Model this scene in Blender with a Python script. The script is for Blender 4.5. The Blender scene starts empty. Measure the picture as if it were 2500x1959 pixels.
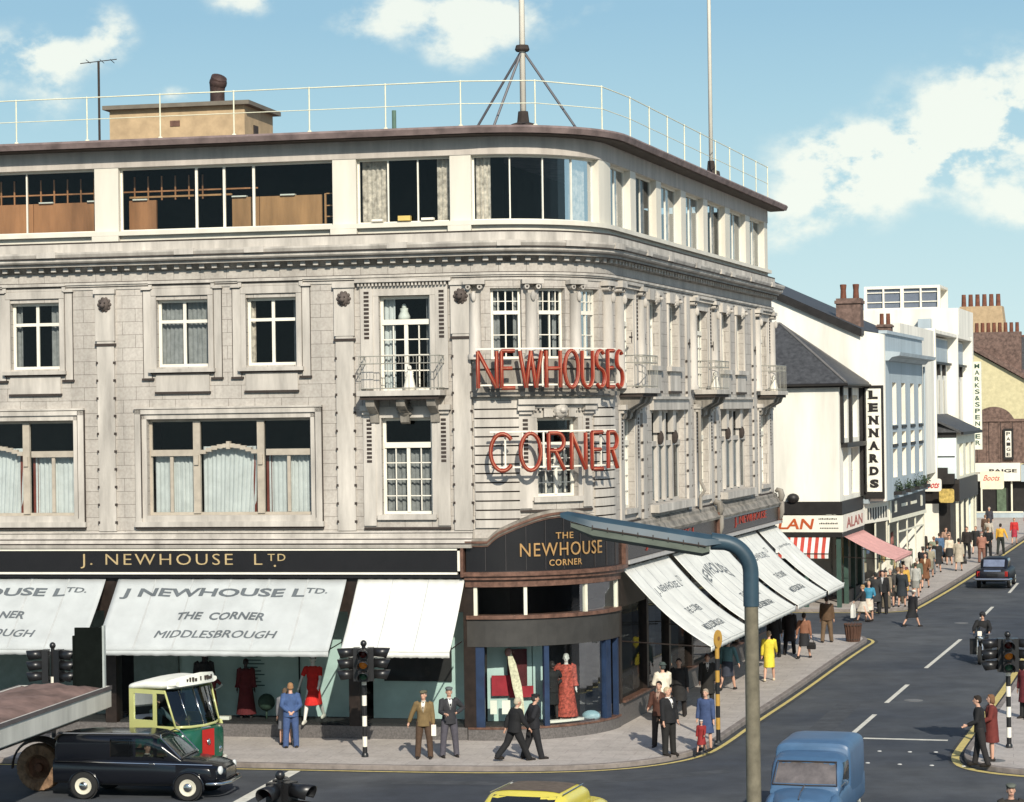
import bpy, bmesh, math, random
from math import sin, cos, pi, radians, atan2, sqrt
from mathutils import Vector, Matrix
rnd = random.Random(7)
S = bpy.context.scene
COL = S.collection

# ------------------------------------------------------------------ camera
cd = bpy.data.cameras.new('camera'); cam = bpy.data.objects.new('camera', cd); COL.objects.link(cam)
cam.matrix_world = Matrix.Translation((0, 0, 8.92)) @ Matrix.Rotation(pi/2, 4, 'X') @ Matrix.Rotation(-.014, 4, 'Z')
cd.sensor_width = 36; cd.lens = 82.08; cd.shift_y = .0094; cd.clip_end = 6000; cd.clip_start = .5
S.camera = cam

# ------------------------------------------------------------------ sky and sun
SUN_EL, SUN_AZ = radians(31), radians(168.5)      # azimuth from +Y towards +X
w = bpy.data.worlds.new('World'); S.world = w; w.use_nodes = True
nt = w.node_tree; N = nt.nodes; L = nt.links; N.clear()
def nd(tree, t, **kw):
    n = tree.nodes.new(t)
    for k, v in kw.items():
        if k[0] == 'i' and k[1:].isdigit(): n.inputs[int(k[1:])].default_value = v
        else: setattr(n, k, v)
    return n
def wm(op, a, b=None, c=None):
    n = nd(nt, 'ShaderNodeMath', operation=op)
    for i, v in enumerate((a, b, c)):
        if v is None: continue
        if isinstance(v, (int, float)): n.inputs[i].default_value = v
        else: L.new(v, n.inputs[i])
    return n.outputs[0]
sky = nd(nt, 'ShaderNodeTexSky', sky_type='NISHITA', sun_disc=False, sun_elevation=SUN_EL, sun_rotation=SUN_AZ)
tc = nd(nt, 'ShaderNodeTexCoord'); sep = nd(nt, 'ShaderNodeSeparateXYZ'); L.new(tc.outputs['Generated'], sep.inputs[0])
az = wm('ARCTAN2', sep.outputs[0], sep.outputs[1]); el = wm('ARCSINE', sep.outputs[2])
SKYK = .11
ramp = nd(nt, 'ShaderNodeValToRGB'); e = ramp.color_ramp.elements
e[0].position = 0; e[0].color = (.475, .60, .60, 1); e[1].position = 1; e[1].color = (.19, .345, .48, 1)
for p_, c_ in ((.12, (.445, .585, .60, 1)), (.3, (.37, .53, .575, 1)), (.48, (.29, .46, .545, 1)), (.62, (.235, .40, .515, 1))):
    q = e.new(p_); q.color = c_
L.new(wm('MULTIPLY', el, 1/.27), ramp.inputs[0])
scl = nd(nt, 'ShaderNodeMixRGB', blend_type='MULTIPLY'); scl.inputs[0].default_value = 1
scl.inputs[2].default_value = (1/SKYK,)*3 + (1,); L.new(ramp.outputs[0], scl.inputs[1])
# clouds: soft heaps at fixed bearings in the sky, broken up by noise
nz = nd(nt, 'ShaderNodeTexNoise'); nz.inputs['Scale'].default_value = 36; nz.inputs['Detail'].default_value = 7; nz.inputs['Roughness'].default_value = .58
mp = nd(nt, 'ShaderNodeMapping'); mp.inputs['Scale'].default_value = (1, 1, 1.5); L.new(tc.outputs['Generated'], mp.inputs[0]); L.new(mp.outputs[0], nz.inputs['Vector'])
CL = [(-.197, .152, .018, .010, .9), (-.168, .160, .010, .011, .85), (-.192, .135, .012, .014, .55), (-.222, .146, .010, .010, 1.0), (-.112, .175, .016, .007, .8),
      (-.040, .170, .026, .009, .85), (-.004, .166, .020, .012, .8), (-.022, .153, .016, .008, .6), (-.06, .160, .018, .008, .4), (.03, .172, .014, .008, .35),
      (.165, .104, .036, .015, 1.25), (.205, .124, .030, .017, 1.3), (.140, .090, .024, .011, .95), (.135, .108, .018, .010, .7), (.190, .104, .03, .010, .7), (.214, .083, .016, .010, .95),
      (.118, .074, .03, .010, .55), (-.143, .135, .010, .004, .8), (.34, .13, .09, .03, 1.2), (-.4, .16, .1, .03, 1.2), (.6, .22, .12, .04, 1), (-.7, .1, .14, .03, 1)]
acc = None
for a0, e0, ra, re_, amp in CL:
    u = wm('DIVIDE', wm('SUBTRACT', az, a0), ra); v = wm('DIVIDE', wm('SUBTRACT', el, e0), re_)
    g = wm('MULTIPLY', wm('POWER', 2.718, wm('MULTIPLY', wm('ADD', wm('MULTIPLY', u, u), wm('MULTIPLY', v, v)), -.9)), amp)
    acc = g if acc is None else wm('ADD', acc, g)
den = wm('MULTIPLY', acc, wm('SUBTRACT', wm('MULTIPLY', nz.outputs[0], 5.2), 1.75))
mr = nd(nt, 'ShaderNodeMapRange', interpolation_type='SMOOTHSTEP'); mr.inputs[1].default_value = .12; mr.inputs[2].default_value = .95
L.new(den, mr.inputs[0])
cl = nd(nt, 'ShaderNodeMixRGB'); L.new(wm('MULTIPLY', mr.outputs[0], .84), cl.inputs[0]); L.new(scl.outputs[0], cl.inputs[1]); cl.inputs[2].default_value = tuple(c/SKYK for c in (.70, .72, .64)) + (1,)
hi = nd(nt, 'ShaderNodeMapRange', interpolation_type='SMOOTHSTEP'); hi.inputs[1].default_value = .24; hi.inputs[2].default_value = .5; L.new(el, hi.inputs[0])
fin = nd(nt, 'ShaderNodeMixRGB'); L.new(hi.outputs[0], fin.inputs[0]); L.new(cl.outputs[0], fin.inputs[1]); L.new(sky.outputs[0], fin.inputs[2])
bg = nd(nt, 'ShaderNodeBackground'); bg.inputs[1].default_value = SKYK; L.new(fin.outputs[0], bg.inputs[0])
ow = nd(nt, 'ShaderNodeOutputWorld'); L.new(bg.outputs[0], ow.inputs[0])
sl = bpy.data.lights.new('sun', 'SUN'); sl.energy = 3.7; sl.angle = radians(.53); sl.color = (1, .935, .81)
so = bpy.data.objects.new('sun', sl); COL.objects.link(so)
so.rotation_euler = Vector((-sin(SUN_AZ)*cos(SUN_EL), -cos(SUN_AZ)*cos(SUN_EL), -sin(SUN_EL))).to_track_quat('-Z', 'Y').to_euler()
so.location = (20, -80, 60)
S.view_settings.view_transform = 'Standard'; S.view_settings.look = 'None'; S.view_settings.exposure = .5; S.view_settings.gamma = 1

# ------------------------------------------------------------------ materials
MT = {}
def mat(name, col, rough=.7, metal=0, var=.12, scale=3., bump=0, spec=.35, emit=None, streak=False):
    if name in MT: return MT[name]
    m = bpy.data.materials.new(name); MT[name] = m; m.use_nodes = True
    t = m.node_tree; b = t.nodes['Principled BSDF']
    b.inputs['Roughness'].default_value = rough; b.inputs['Metallic'].default_value = metal
    b.inputs['Specular IOR Level'].default_value = spec
    c = (*col, 1)
    if var > 0:
        g = t.nodes.new('ShaderNodeNewGeometry'); n = t.nodes.new('ShaderNodeTexNoise')
        n.inputs['Scale'].default_value = scale; n.inputs['Detail'].default_value = 6; n.inputs['Roughness'].default_value = .62
        if streak:
            mp = t.nodes.new('ShaderNodeMapping'); mp.inputs['Scale'].default_value = (1, 1, .16)
            t.links.new(g.outputs['Position'], mp.inputs[0]); t.links.new(mp.outputs[0], n.inputs['Vector'])
        else:
            o = t.nodes.new('ShaderNodeTexCoord'); t.links.new(o.outputs['Object'], n.inputs['Vector'])
        r = t.nodes.new('ShaderNodeValToRGB'); e = r.color_ramp.elements
        e[0].position = .28; e[1].position = .74
        e[0].color = (*[max(0, x*(1-var*1.6)) for x in col], 1); e[1].color = (*[min(1, x*(1+var)) for x in col], 1)
        t.links.new(n.outputs[0], r.inputs[0]); t.links.new(r.outputs[0], b.inputs['Base Color'])
        if bump:
            bp = t.nodes.new('ShaderNodeBump'); bp.inputs['Strength'].default_value = bump; bp.inputs['Distance'].default_value = .02
            t.links.new(n.outputs[0], bp.inputs['Height']); t.links.new(bp.outputs[0], b.inputs['Normal'])
    else: b.inputs['Base Color'].default_value = c
    if emit:
        b.inputs['Emission Color'].default_value = (*emit[0], 1); b.inputs['Emission Strength'].default_value = emit[1]
    return m
def canvasmat(name, col, k=.28):
    m = mat(name, col, .85, var=.09, scale=1.5); t = m.node_tree; b = t.nodes['Principled BSDF']; o = t.nodes['Material Output']
    tr = t.nodes.new('ShaderNodeBsdfTranslucent'); tr.inputs[0].default_value = (*col, 1); mx = t.nodes.new('ShaderNodeMixShader'); mx.inputs[0].default_value = k
    t.links.new(b.outputs[0], mx.inputs[1]); t.links.new(tr.outputs[0], mx.inputs[2]); t.links.new(mx.outputs[0], o.inputs[0]); return m
def glassmat(name, tint=(.8, .86, .88), refl=1.0, ior=1.5):
    m = bpy.data.materials.new(name); MT[name] = m; m.use_nodes = True; t = m.node_tree; t.nodes.clear()
    o = t.nodes.new('ShaderNodeOutputMaterial'); mx = t.nodes.new('ShaderNodeMixShader'); tr = t.nodes.new('ShaderNodeBsdfTransparent'); gl = t.nodes.new('ShaderNodeBsdfGlossy')
    fr = t.nodes.new('ShaderNodeFresnel'); fr.inputs[0].default_value = ior
    mu = t.nodes.new('ShaderNodeMath'); mu.operation = 'MULTIPLY'; mu.inputs[1].default_value = refl; mu.use_clamp = True
    nz = t.nodes.new('ShaderNodeTexNoise'); nz.inputs['Scale'].default_value = 1.3; bp = t.nodes.new('ShaderNodeBump'); bp.inputs['Strength'].default_value = .03
    g = t.nodes.new('ShaderNodeNewGeometry'); t.links.new(g.outputs['Position'], nz.inputs['Vector']); t.links.new(nz.outputs[0], bp.inputs['Height']); t.links.new(bp.outputs[0], gl.inputs['Normal'])
    tr.inputs[0].default_value = (*tint, 1); gl.inputs['Roughness'].default_value = .03; gl.inputs[0].default_value = (.9, .95, 1, 1)
    t.links.new(fr.outputs[0], mu.inputs[0]); t.links.new(mu.outputs[0], mx.inputs[0]); t.links.new(tr.outputs[0], mx.inputs[1]); t.links.new(gl.outputs[0], mx.inputs[2]); t.links.new(mx.outputs[0], o.inputs[0])
    return m
def brickmat(name, c1, c2, mortar, bw, bh, ms, grime=.35, uv=True, rough=.75, bump=.4, sm=.2):
    m = bpy.data.materials.new(name); MT[name] = m; m.use_nodes = True; t = m.node_tree; b = t.nodes['Principled BSDF']; b.inputs['Roughness'].default_value = rough
    b.inputs['Specular IOR Level'].default_value = .3
    k = t.nodes.new('ShaderNodeTexBrick'); k.inputs['Color1'].default_value = (*c1, 1); k.inputs['Color2'].default_value = (*c2, 1); k.inputs['Mortar'].default_value = (*mortar, 1)
    k.inputs['Scale'].default_value = 1; k.inputs['Mortar Size'].default_value = ms; k.inputs['Mortar Smooth'].default_value = sm; k.inputs['Brick Width'].default_value = bw; k.inputs['Row Height'].default_value = bh
    k.inputs['Bias'].default_value = 0
    tc = t.nodes.new('ShaderNodeTexCoord'); t.links.new(tc.outputs['UV'], k.inputs['Vector'])
    g = t.nodes.new('ShaderNodeNewGeometry'); mp = t.nodes.new('ShaderNodeMapping'); mp.inputs['Scale'].default_value = (1.4, 1.4, .3)
    t.links.new(g.outputs['Position'], mp.inputs[0]); n = t.nodes.new('ShaderNodeTexNoise'); n.inputs['Scale'].default_value = 1.0; n.inputs['Detail'].default_value = 8; n.inputs['Roughness'].default_value = .65
    t.links.new(mp.outputs[0], n.inputs['Vector'])
    r = t.nodes.new('ShaderNodeValToRGB'); e = r.color_ramp.elements; e[0].position = .3; e[1].position = .68; e[0].color = (1-grime,)*3 + (1,); e[1].color = (1, 1, 1, 1)
    t.links.new(n.outputs[0], r.inputs[0])
    n2 = t.nodes.new('ShaderNodeTexNoise'); n2.inputs['Scale'].default_value = 14; n2.inputs['Detail'].default_value = 4; t.links.new(g.outputs['Position'], n2.inputs['Vector'])
    r2 = t.nodes.new('ShaderNodeValToRGB'); r2.color_ramp.elements[0].position = .35; r2.color_ramp.elements[0].color = (.86, .84, .84, 1); r2.color_ramp.elements[1].position = .62
    t.links.new(n2.outputs[0], r2.inputs[0])
    x = t.nodes.new('ShaderNodeMixRGB'); x.blend_type = 'MULTIPLY'; x.inputs[0].default_value = 1; t.links.new(k.outputs[0], x.inputs[1]); t.links.new(r.outputs[0], x.inputs[2])
    y = t.nodes.new('ShaderNodeMixRGB'); y.blend_type = 'MULTIPLY'; y.inputs[0].default_value = 1; t.links.new(x.outputs[0], y.inputs[1]); t.links.new(r2.outputs[0], y.inputs[2])
    t.links.new(y.outputs[0], b.inputs['Base Color'])
    bp = t.nodes.new('ShaderNodeBump'); bp.invert = True; bp.inputs['Strength'].default_value = bump; bp.inputs['Distance'].default_value = .01; t.links.new(k.outputs['Fac'], bp.inputs['Height']); t.links.new(bp.outputs[0], b.inputs['Normal'])
    return m
STONE = brickmat('faience_blocks', (.53, .49, .435), (.50, .463, .41), (.17, .15, .13), .76, .36, .006, .36)
TRIM = mat('faience_trim', (.475, .438, .388), .7, var=.26, scale=2.2, streak=True)
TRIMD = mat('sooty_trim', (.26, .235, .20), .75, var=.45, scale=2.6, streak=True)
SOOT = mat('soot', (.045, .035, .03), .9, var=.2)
WHITE = mat('white_paint', (.74, .70, .60), .55, var=.08, scale=1.2)
CREAM = mat('cream_paint', (.72, .69, .55), .5, var=.08)
BLACK = mat('black_gloss', (.012, .011, .012), .25, var=.1, spec=.5)
DARKWOOD = mat('dark_bronze', (.022, .015, .012), .4, var=.3, scale=5)
BRONZE = mat('bronze_moulding', (.16, .085, .06), .42, var=.35, scale=6, metal=.2)
GOLD = mat('gold_leaf', (.56, .42, .22), .4, metal=.3, var=.15)
GLASS = glassmat('window_glass', (.8, .86, .88), .5); SKYGLASS = glassmat('sky_glass', (.8, .86, .88), .62)
SIDEGLASS = glassmat('side_glass', (.75, .8, .84), .38)
SHOPGLASS = glassmat('shop_glass', (.9, .95, .95), .3)
CARGLASS = glassmat('vehicle_glass', (.42, .46, .46), 1.3)
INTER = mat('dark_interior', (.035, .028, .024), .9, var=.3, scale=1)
NET = mat('net_curtain', (.62, .60, .56), .9, var=.1); DRAPE = mat('grey_drape', (.30, .28, .26), .9, var=.2, scale=6); PATTERN = mat('patterned_drape', (.66, .54, .43), .9, var=.4, scale=7)
RUST = mat('rust_drape', (.20, .05, .035), .9, var=.2)
CARDARK = mat('dark_vehicle_glass', (.018, .020, .022), .12, var=.1, spec=.7)
CHROME = mat('chrome', (.62, .62, .60), .16, metal=1, var=0)
RUBBER = mat('tyre_rubber', (.018, .018, .018), .85, var=.2)
SKIN = mat('skin', (.52, .30, .21), .6, var=.06); STOCK = mat('stocking', (.40, .25, .17), .6, var=.06)

# ------------------------------------------------------------------ mesh helpers
class MB:
    def __init__(s): s.v = []; s.f = []; s.m = []; s.uv = {}
    def add(s, vs, fs, mi=0):
        o = len(s.v); s.v += [tuple(v) for v in vs]
        for f in fs: s.f.append([i+o for i in f]); s.m.append(mi)
        return o
    def box(s, x0, x1, y0, y1, z0, z1, M=None, mi=0):
        v = [Vector((x, y, z)) for z in (z0, z1) for y in (y0, y1) for x in (x0, x1)]
        if M is not None: v = [M @ p for p in v]
        s.add(v, [(0, 2, 3, 1), (4, 5, 7, 6), (0, 1, 5, 4), (2, 6, 7, 3), (0, 4, 6, 2), (1, 3, 7, 5)], mi)
    def loft(s, rings, close=True, caps=True, mi=0):
        n = len(rings[0]); vs = [p for r in rings for p in r]; fs = []
        for i in range(len(rings)-1):
            for j in range(n if close else n-1):
                k = (j+1) % n; fs.append((i*n+j, i*n+k, (i+1)*n+k, (i+1)*n+j))
        if caps and close: fs.append(tuple(range(n))[::-1]); fs.append(tuple((len(rings)-1)*n+j for j in range(n)))
        s.add(vs, fs, mi)
    def tube(s, pts, rad, n=8, mi=0, caps=True):
        pts = [Vector(p) for p in pts]
        if not isinstance(rad, list): rad = [rad]*len(pts)
        rings = []; up = None
        for i, p in enumerate(pts):
            a = pts[max(0, i-1)]; b = pts[min(len(pts)-1, i+1)]; d = (b-a)
            d = d.normalized() if d.length > 1e-9 else Vector((0, 0, 1))
            if up is None:
                up = Vector((0, 1, 0)) if abs(d.y) < .9 else Vector((1, 0, 0))
            x = up.cross(d)
            if x.length < 1e-4: x = Vector((1, 0, 0)).cross(d)
            x.normalize(); y = d.cross(x).normalized(); up = y
            r = rad[i]; rx, ry = r if isinstance(r, tuple) else (r, r)
            rings.append([p + x*rx*cos(2*pi*k/n) + y*ry*sin(2*pi*k/n) for k in range(n)])
        s.loft(rings, True, caps, mi)
    def ell(s, c, r, n=10, m=7, mi=0, M=None):
        c = Vector(c); rings = []
        for i in range(m+1):
            t = -pi/2 + pi*i/m; q = max(cos(t), .02)
            ring = [Vector((r[0]*q*cos(2*pi*k/n), r[1]*q*sin(2*pi*k/n), r[2]*sin(t))) for k in range(n)]
            rings.append([c + (M @ p if M is not None else p) for p in ring])
        s.loft(rings, True, True, mi)
    def lathe(s, prof, n=14, M=None, mi=0):
        rings = [[(Vector((r*cos(2*pi*k/n), r*sin(2*pi*k/n), z))) for k in range(n)] for r, z in prof]
        if M is not None: rings = [[M @ p for p in r] for r in rings]
        s.loft(rings, True, True, mi)
    def mesh(s, name='m', smooth=False, mats=None):
        me = bpy.data.meshes.new(name); me.from_pydata(s.v, [], s.f)
        for m in (mats or []): me.materials.append(m)
        if s.m and max(s.m) > 0: me.polygons.foreach_set('material_index', s.m)
        if smooth: me.polygons.foreach_set('use_smooth', [True]*len(me.polygons))
        if s.uv:
            ul = me.uv_layers.new(name='UVMap')
            for lp in me.loops: ul.data[lp.index].uv = s.uv.get(lp.vertex_index, (0, 0))
        b = bmesh.new(); b.from_mesh(me); bmesh.ops.recalc_face_normals(b, faces=b.faces); b.to_mesh(me); b.free()
        me.update(); return me
    def build(s, name, mats, parent=None, smooth=False, auto=None):
        if not isinstance(mats, (list, tuple)): mats = [mats]
        me = s.mesh(name, smooth, mats)
        if smooth and auto is not None: me.set_sharp_from_angle(angle=radians(auto))
        return link(name, me, parent)
def link(name, me, parent=None, loc=None):
    o = bpy.data.objects.new(name, me); COL.objects.link(o)
    if parent:
        o.parent = parent
        if parent.name in WB: o.matrix_parent_inverse = Matrix.Translation(parent.location).inverted()
    if loc: o.location = loc
    return o
WB = set()
def tag(o, label=None, cat=None, group=None, kind=None):
    for k, v in (('label', label), ('category', cat), ('group', group), ('kind', kind)):
        if v: o[k] = v
    return o
def thing(name, label, cat, loc=(0, 0, 0), rz=0, group=None):
    o = bpy.data.objects.new(name, None); COL.objects.link(o); o.location = loc; o.rotation_euler = (0, 0, rz); o.empty_display_size = .2
    return tag(o, label, cat, group)
def wthing(name, label, cat, loc, group=None):
    '''a thing whose parts are modelled straight in site coordinates'''
    o = thing(name, label, cat, loc, 0, group); WB.add(o.name); return o
def rot_from(d, up=(0, 0, 1)):
    return Vector(d).to_track_quat('Z', 'Y').to_matrix().to_4x4()
# text -> triangulated mesh data centred on its own box: list of (x, y, z) and faces
_tc = {}
def text_data(txt, ext=.01, bold=0., spacing=1.):
    k = (txt, ext, bold, spacing)
    if k in _tc: return _tc[k]
    cu = bpy.data.curves.new('t', 'FONT'); cu.body = txt; cu.size = 1; cu.extrude = ext; cu.offset = bold; cu.resolution_u = 3; cu.space_character = spacing; cu.align_x = 'LEFT'
    o = bpy.data.objects.new('t', cu); COL.objects.link(o)
    dg = bpy.context.evaluated_depsgraph_get(); me = bpy.data.meshes.new_from_object(o.evaluated_get(dg))
    v = [tuple(p.co) for p in me.vertices]; f = [tuple(p.vertices) for p in me.polygons]
    bpy.data.objects.remove(o); bpy.data.curves.remove(cu); bpy.data.meshes.remove(me)
    _tc[k] = (v, f); return v, f
def text_mb(mb, txt, fn, width=None, height=None, mi=0, ext=.01, bold=0., shear=0., spacing=1., keep=True):
    """fn(u, v, w) -> world; u centred, v centred, w outward"""
    v, f = text_data(txt, 1, bold, spacing)
    x0 = min(p[0] for p in v); x1 = max(p[0] for p in v); y0 = min(p[1] for p in v); y1 = max(p[1] for p in v)
    sx = sy = None
    if width: sx = width/(x1-x0)
    if height: sy = height/(y1-y0)
    sx = sx or sy; sy = sy or sx
    out = []
    for p in v:
        yy = (p[1]-(y0+y1)/2)*sy; out.append(fn((p[0]-(x0+x1)/2)*sx + shear*yy, yy, (p[2]+1)*.5*ext))
    mb.add(out, f, mi)

# ------------------------------------------------------------------ plan of the corner site: s runs along the shopfronts, d outward from them
A0 = Vector((-1.06, 62.4)); DL = Vector((.978, -.208)).normalized()
TH = math.atan(1750/5700); DR = Vector((sin(TH), cos(TH))); RAD = 3.35
F1 = atan2(DL.y, DL.x); F2 = atan2(DR.y, DR.x); LA = RAD*(F2-F1)
CC = A0 + RAD*Vector((-sin(F1), cos(F1))); B0 = CC + RAD*Vector((sin(F2), -cos(F2)))
NL = Vector((DL.y, -DL.x)); NR = Vector((DR.y, -DR.x))
def P(s, z=0., d=0.):
    if s <= 0: p = A0 + DL*s + NL*d
    elif s >= LA: p = B0 + DR*(s-LA) + NR*d
    else:
        a = F1 + s/RAD; p = CC + Vector((sin(a), -cos(a)))*(RAD+d)
    return Vector((p.x, p.y, z))
def cuts(s0, s1, step=.28):
    c = [s0, s1]
    a, b = max(s0, 0), min(s1, LA)
    if b > a:
        n = max(1, math.ceil((b-a)/step)); c += [a+(b-a)*i/n for i in range(n+1)]
    c = sorted(set(round(x, 5) for x in c)); return c
def fsweep(mb, prof, s0, s1, mi=0, ends=True):
    """closed (d, z) outline swept along the facade"""
    mb.loft([[P(s, z, d) for d, z in prof] for s in cuts(s0, s1)], True, ends, mi)
def fb(mb, s0, s1, z0, z1, d0, d1, mi=0):
    fsweep(mb, [(d0, z0), (d1, z0), (d1, z1), (d0, z1)], s0, s1, mi)
def fwall(mb, s0, s1, z0, z1, holes, depth=.28, d=0., mi=0, rmi=0):
    """wall face with openings and their reveals, UV in metres"""
    ss = set(cuts(s0, s1)); zs = {z0, z1}
    for a, b, c, e in holes:
        ss |= {max(a, s0), min(b, s1)}; zs |= {c, e}
    ss = sorted(ss); zs = sorted(zs)
    def hole(i, j):
        if not (0 <= i < len(ss)-1 and 0 <= j < len(zs)-1): return None
        x = (ss[i]+ss[i+1])/2; y = (zs[j]+zs[j+1])/2
        return any(a < x < b and c < y < e for a, b, c, e in holes)
    def q(pts, m):
        o = mb.add([P(s, z, dd) for s, z, dd in pts], [(0, 1, 2, 3)], m)
        for k, (s, z, dd) in enumerate(pts): mb.uv[o+k] = (s+dd*.6, z)
    for i in range(len(ss)-1):
        for j in range(len(zs)-1):
            a, b, c, e = ss[i], ss[i+1], zs[j], zs[j+1]
            if not hole(i, j): q([(a, c, d), (b, c, d), (b, e, d), (a, e, d)], mi); continue
            D = d-depth
            if not hole(i-1, j): q([(a, c, d), (a, e, d), (a, e, D), (a, c, D)], rmi)
            if not hole(i+1, j): q([(b, c, d), (b, c, D), (b, e, D), (b, e, d)], rmi)
            if not hole(i, j-1): q([(a, c, d), (a, c, D), (b, c, D), (b, c, d)], rmi)
            if not hole(i, j+1): q([(a, e, d), (b, e, d), (b, e, D), (a, e, D)], rmi)
def curtain(mb, s0, s1, z0, z1, d, fold=.13, amp=.03, taper=0., mi=0):
    n = max(4, int((s1-s0)/fold*4)); top = []; bot = []
    for i in range(n+1):
        t = i/n; a = amp*sin(t*(s1-s0)/fold*2*pi) + amp*.5*sin(t*37+s0*5)
        top.append(P(s0+(s1-s0)*t, z1, d+a)); bot.append(P(s0+(s1-s0)*t*(1-taper)+(taper*(s1-s0) if taper < 0 else 0)*0, z0, d+a*1.2))
    mb.loft([bot, top], False, False, mi)
# ------------------------------------------------------------------ ground
ASPH = mat('asphalt', (.074, .083, .094), .85, var=.22, scale=.9, bump=.25)
def _asph():
    t = ASPH.node_tree; b = t.nodes['Principled BSDF']; r = [n for n in t.nodes if n.type == 'VALTORGB'][0]
    n = t.nodes.new('ShaderNodeTexNoise'); n.inputs['Scale'].default_value = 55; n.inputs['Detail'].default_value = 3
    g = t.nodes.new('ShaderNodeNewGeometry'); t.links.new(g.outputs['Position'], n.inputs['Vector'])
    big = t.nodes.new('ShaderNodeTexNoise'); big.inputs['Scale'].default_value = .16; big.inputs['Detail'].default_value = 5; t.links.new(g.outputs['Position'], big.inputs['Vector'])
    rr = t.nodes.new('ShaderNodeValToRGB'); rr.color_ramp.elements[0].position = .35; rr.color_ramp.elements[0].color = (.58, .60, .66, 1); rr.color_ramp.elements[1].position = .66; rr.color_ramp.elements[1].color = (1.15, 1.08, 1.0, 1)
    t.links.new(big.outputs[0], rr.inputs[0])
    r3 = t.nodes.new('ShaderNodeValToRGB'); r3.color_ramp.elements[0].position = .3; r3.color_ramp.elements[0].color = (.62, .62, .62, 1); r3.color_ramp.elements[1].position = .75; r3.color_ramp.elements[1].color = (1.4, 1.4, 1.4, 1)
    t.links.new(n.outputs[0], r3.inputs[0])
    a = t.nodes.new('ShaderNodeMixRGB'); a.blend_type = 'MULTIPLY'; a.inputs[0].default_value = 1; t.links.new(r.outputs[0], a.inputs[1]); t.links.new(rr.outputs[0], a.inputs[2])
    c = t.nodes.new('ShaderNodeMixRGB'); c.blend_type = 'MULTIPLY'; c.inputs[0].default_value = .8; t.links.new(a.outputs[0], c.inputs[1]); t.links.new(r3.outputs[0], c.inputs[2])
    t.links.new(c.outputs[0], b.inputs['Base Color'])
_asph()
PAVE = brickmat('paving_flags', (.52, .475, .43), (.47, .43, .39), (.37, .335, .305), .9, .6, .010, .25, bump=.2)
KERB = mat('kerb_stone', (.22, .19, .17), .85, var=.25, scale=3)
YEL = mat('yellow_line', (.56, .45, .16), .8, var=.18, scale=5); LINE = mat('road_line', (.62, .60, .52), .8, var=.16, scale=4)
g = MB(); g.add([(-900, -200, 0), (900, -200, 0), (900, 1500, 0), (-900, 1500, 0)], [(0, 1, 2, 3)]); tag(g.build('road', ASPH), kind='structure')
def offset(pl, d):
    out = []
    for i, p in enumerate(pl):
        a = Vector(pl[max(0, i-1)]); b = Vector(pl[min(len(pl)-1, i+1)]); t = (b-a).normalized(); out.append(Vector(p) + Vector((-t.y, t.x))*d)
    return out
def smooth(pl, n=2):
    for _ in range(n):
        q = [pl[0]]
        for a, b in zip(pl, pl[1:]):
            a, b = Vector(a), Vector(b); q += [a*.75+b*.25, a*.25+b*.75]
        q.append(pl[-1]); pl = q
    return [Vector(p) for p in pl]
def pavement(name, kerb, back, line_z=.004):
    """kerb polyline runs with the pavement on its left"""
    k = [Vector(p) for p in kerb]; inner = offset(k, .16); mb = MB(); H = .12
    poly = inner + [Vector(p) for p in back]
    o = mb.add([(p.x, p.y, H) for p in poly], [tuple(range(len(poly)))])
    for i, p in enumerate(poly): mb.uv[o+i] = (p.x*.978-p.y*.208, p.y*.978+p.x*.208)
    tag(mb.build(name, PAVE), kind='structure')
    kb = MB(); kb.loft([[(a.x, a.y, -.02), (a.x, a.y, H-.012), (a.x+(b-a).x*.12, a.y+(b-a).y*.12, H+.003), (b.x, b.y, H+.003), (b.x, b.y, -.02)] for a, b in zip(k, inner)], True, True)
    tag(kb.build('kerb', KERB), kind='structure')
def strip(name, pl, w, m, z=.004):
    a = offset(pl, -w/2); b = offset(pl, w/2); mb = MB()
    mb.loft([[(p.x, p.y, z), (q.x, q.y, z)] for p, q in zip(a, b)], False, False); tag(mb.build(name, m), kind='structure')
yl = smooth([(-60, 70.05), (-7.2, 58.8), (-2.3, 57.75), (0, 57.45), (2.2, 57.6), (3.8, 58.55), (4.85, 59.95), (5.55, 61.9), (6.65, 65.65), (8.8, 72.46), (11.5, 81.6), (12.95, 86.3), (13.7, 88.6), (13.2, 90.2), (10, 91), (-20, 97.4)])
kl = offset(yl, .22)
pavement('pavement', kl, [(-20, 80), (-60, 74)])
strip('yellow_line', yl, .12, YEL)
yl2 = smooth([(-18, 107.5), (12, 101.2), (15.6, 100.4), (17.2, 101.2), (17.9, 103), (23, 118.6), (33.1, 151.5), (46, 193), (70, 270)])
pavement('pavement', offset(yl2, .22), [(60, 300), (-20, 300), (-30, 120)]); strip('yellow_line', yl2, .16, YEL)
yl3 = smooth([(60, 230), (17.7, 81.3), (14.84, 71.5), (11.5, 60.6), (10.95, 58.6), (10.95, 57.1), (11.8, 56.0), (13.4, 55.2), (40, 49.5)])
pavement('pavement', offset(yl3, .22), [(80, 60), (80, 230)]); strip('yellow_line', yl3, .2, YEL)
def rect(name, a, b, w, m=LINE, z=.004): strip(name, [Vector(a), Vector(b)], w, m, z)
for a, b in (((9.2, 63.7), (10.35, 67.4)), ((11.1, 70.0), (12.5, 74.5)), ((13.9, 79.1), (16.9, 88.6)), ((19.4, 97.2), (21, 102.6)), ((23.3, 110), (25, 116))): rect('centre_line', a, b, .14)
GUT = mat('gutter_grime', (.048, .050, .053), .9, var=.35, scale=2.5)
for q_ in (yl, yl2, yl3): strip('gutter', offset(q_, .02), .42, GUT, .002)
rect('stop_line', (9.3, 62.62), (11.45, 62.0), .22)
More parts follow.
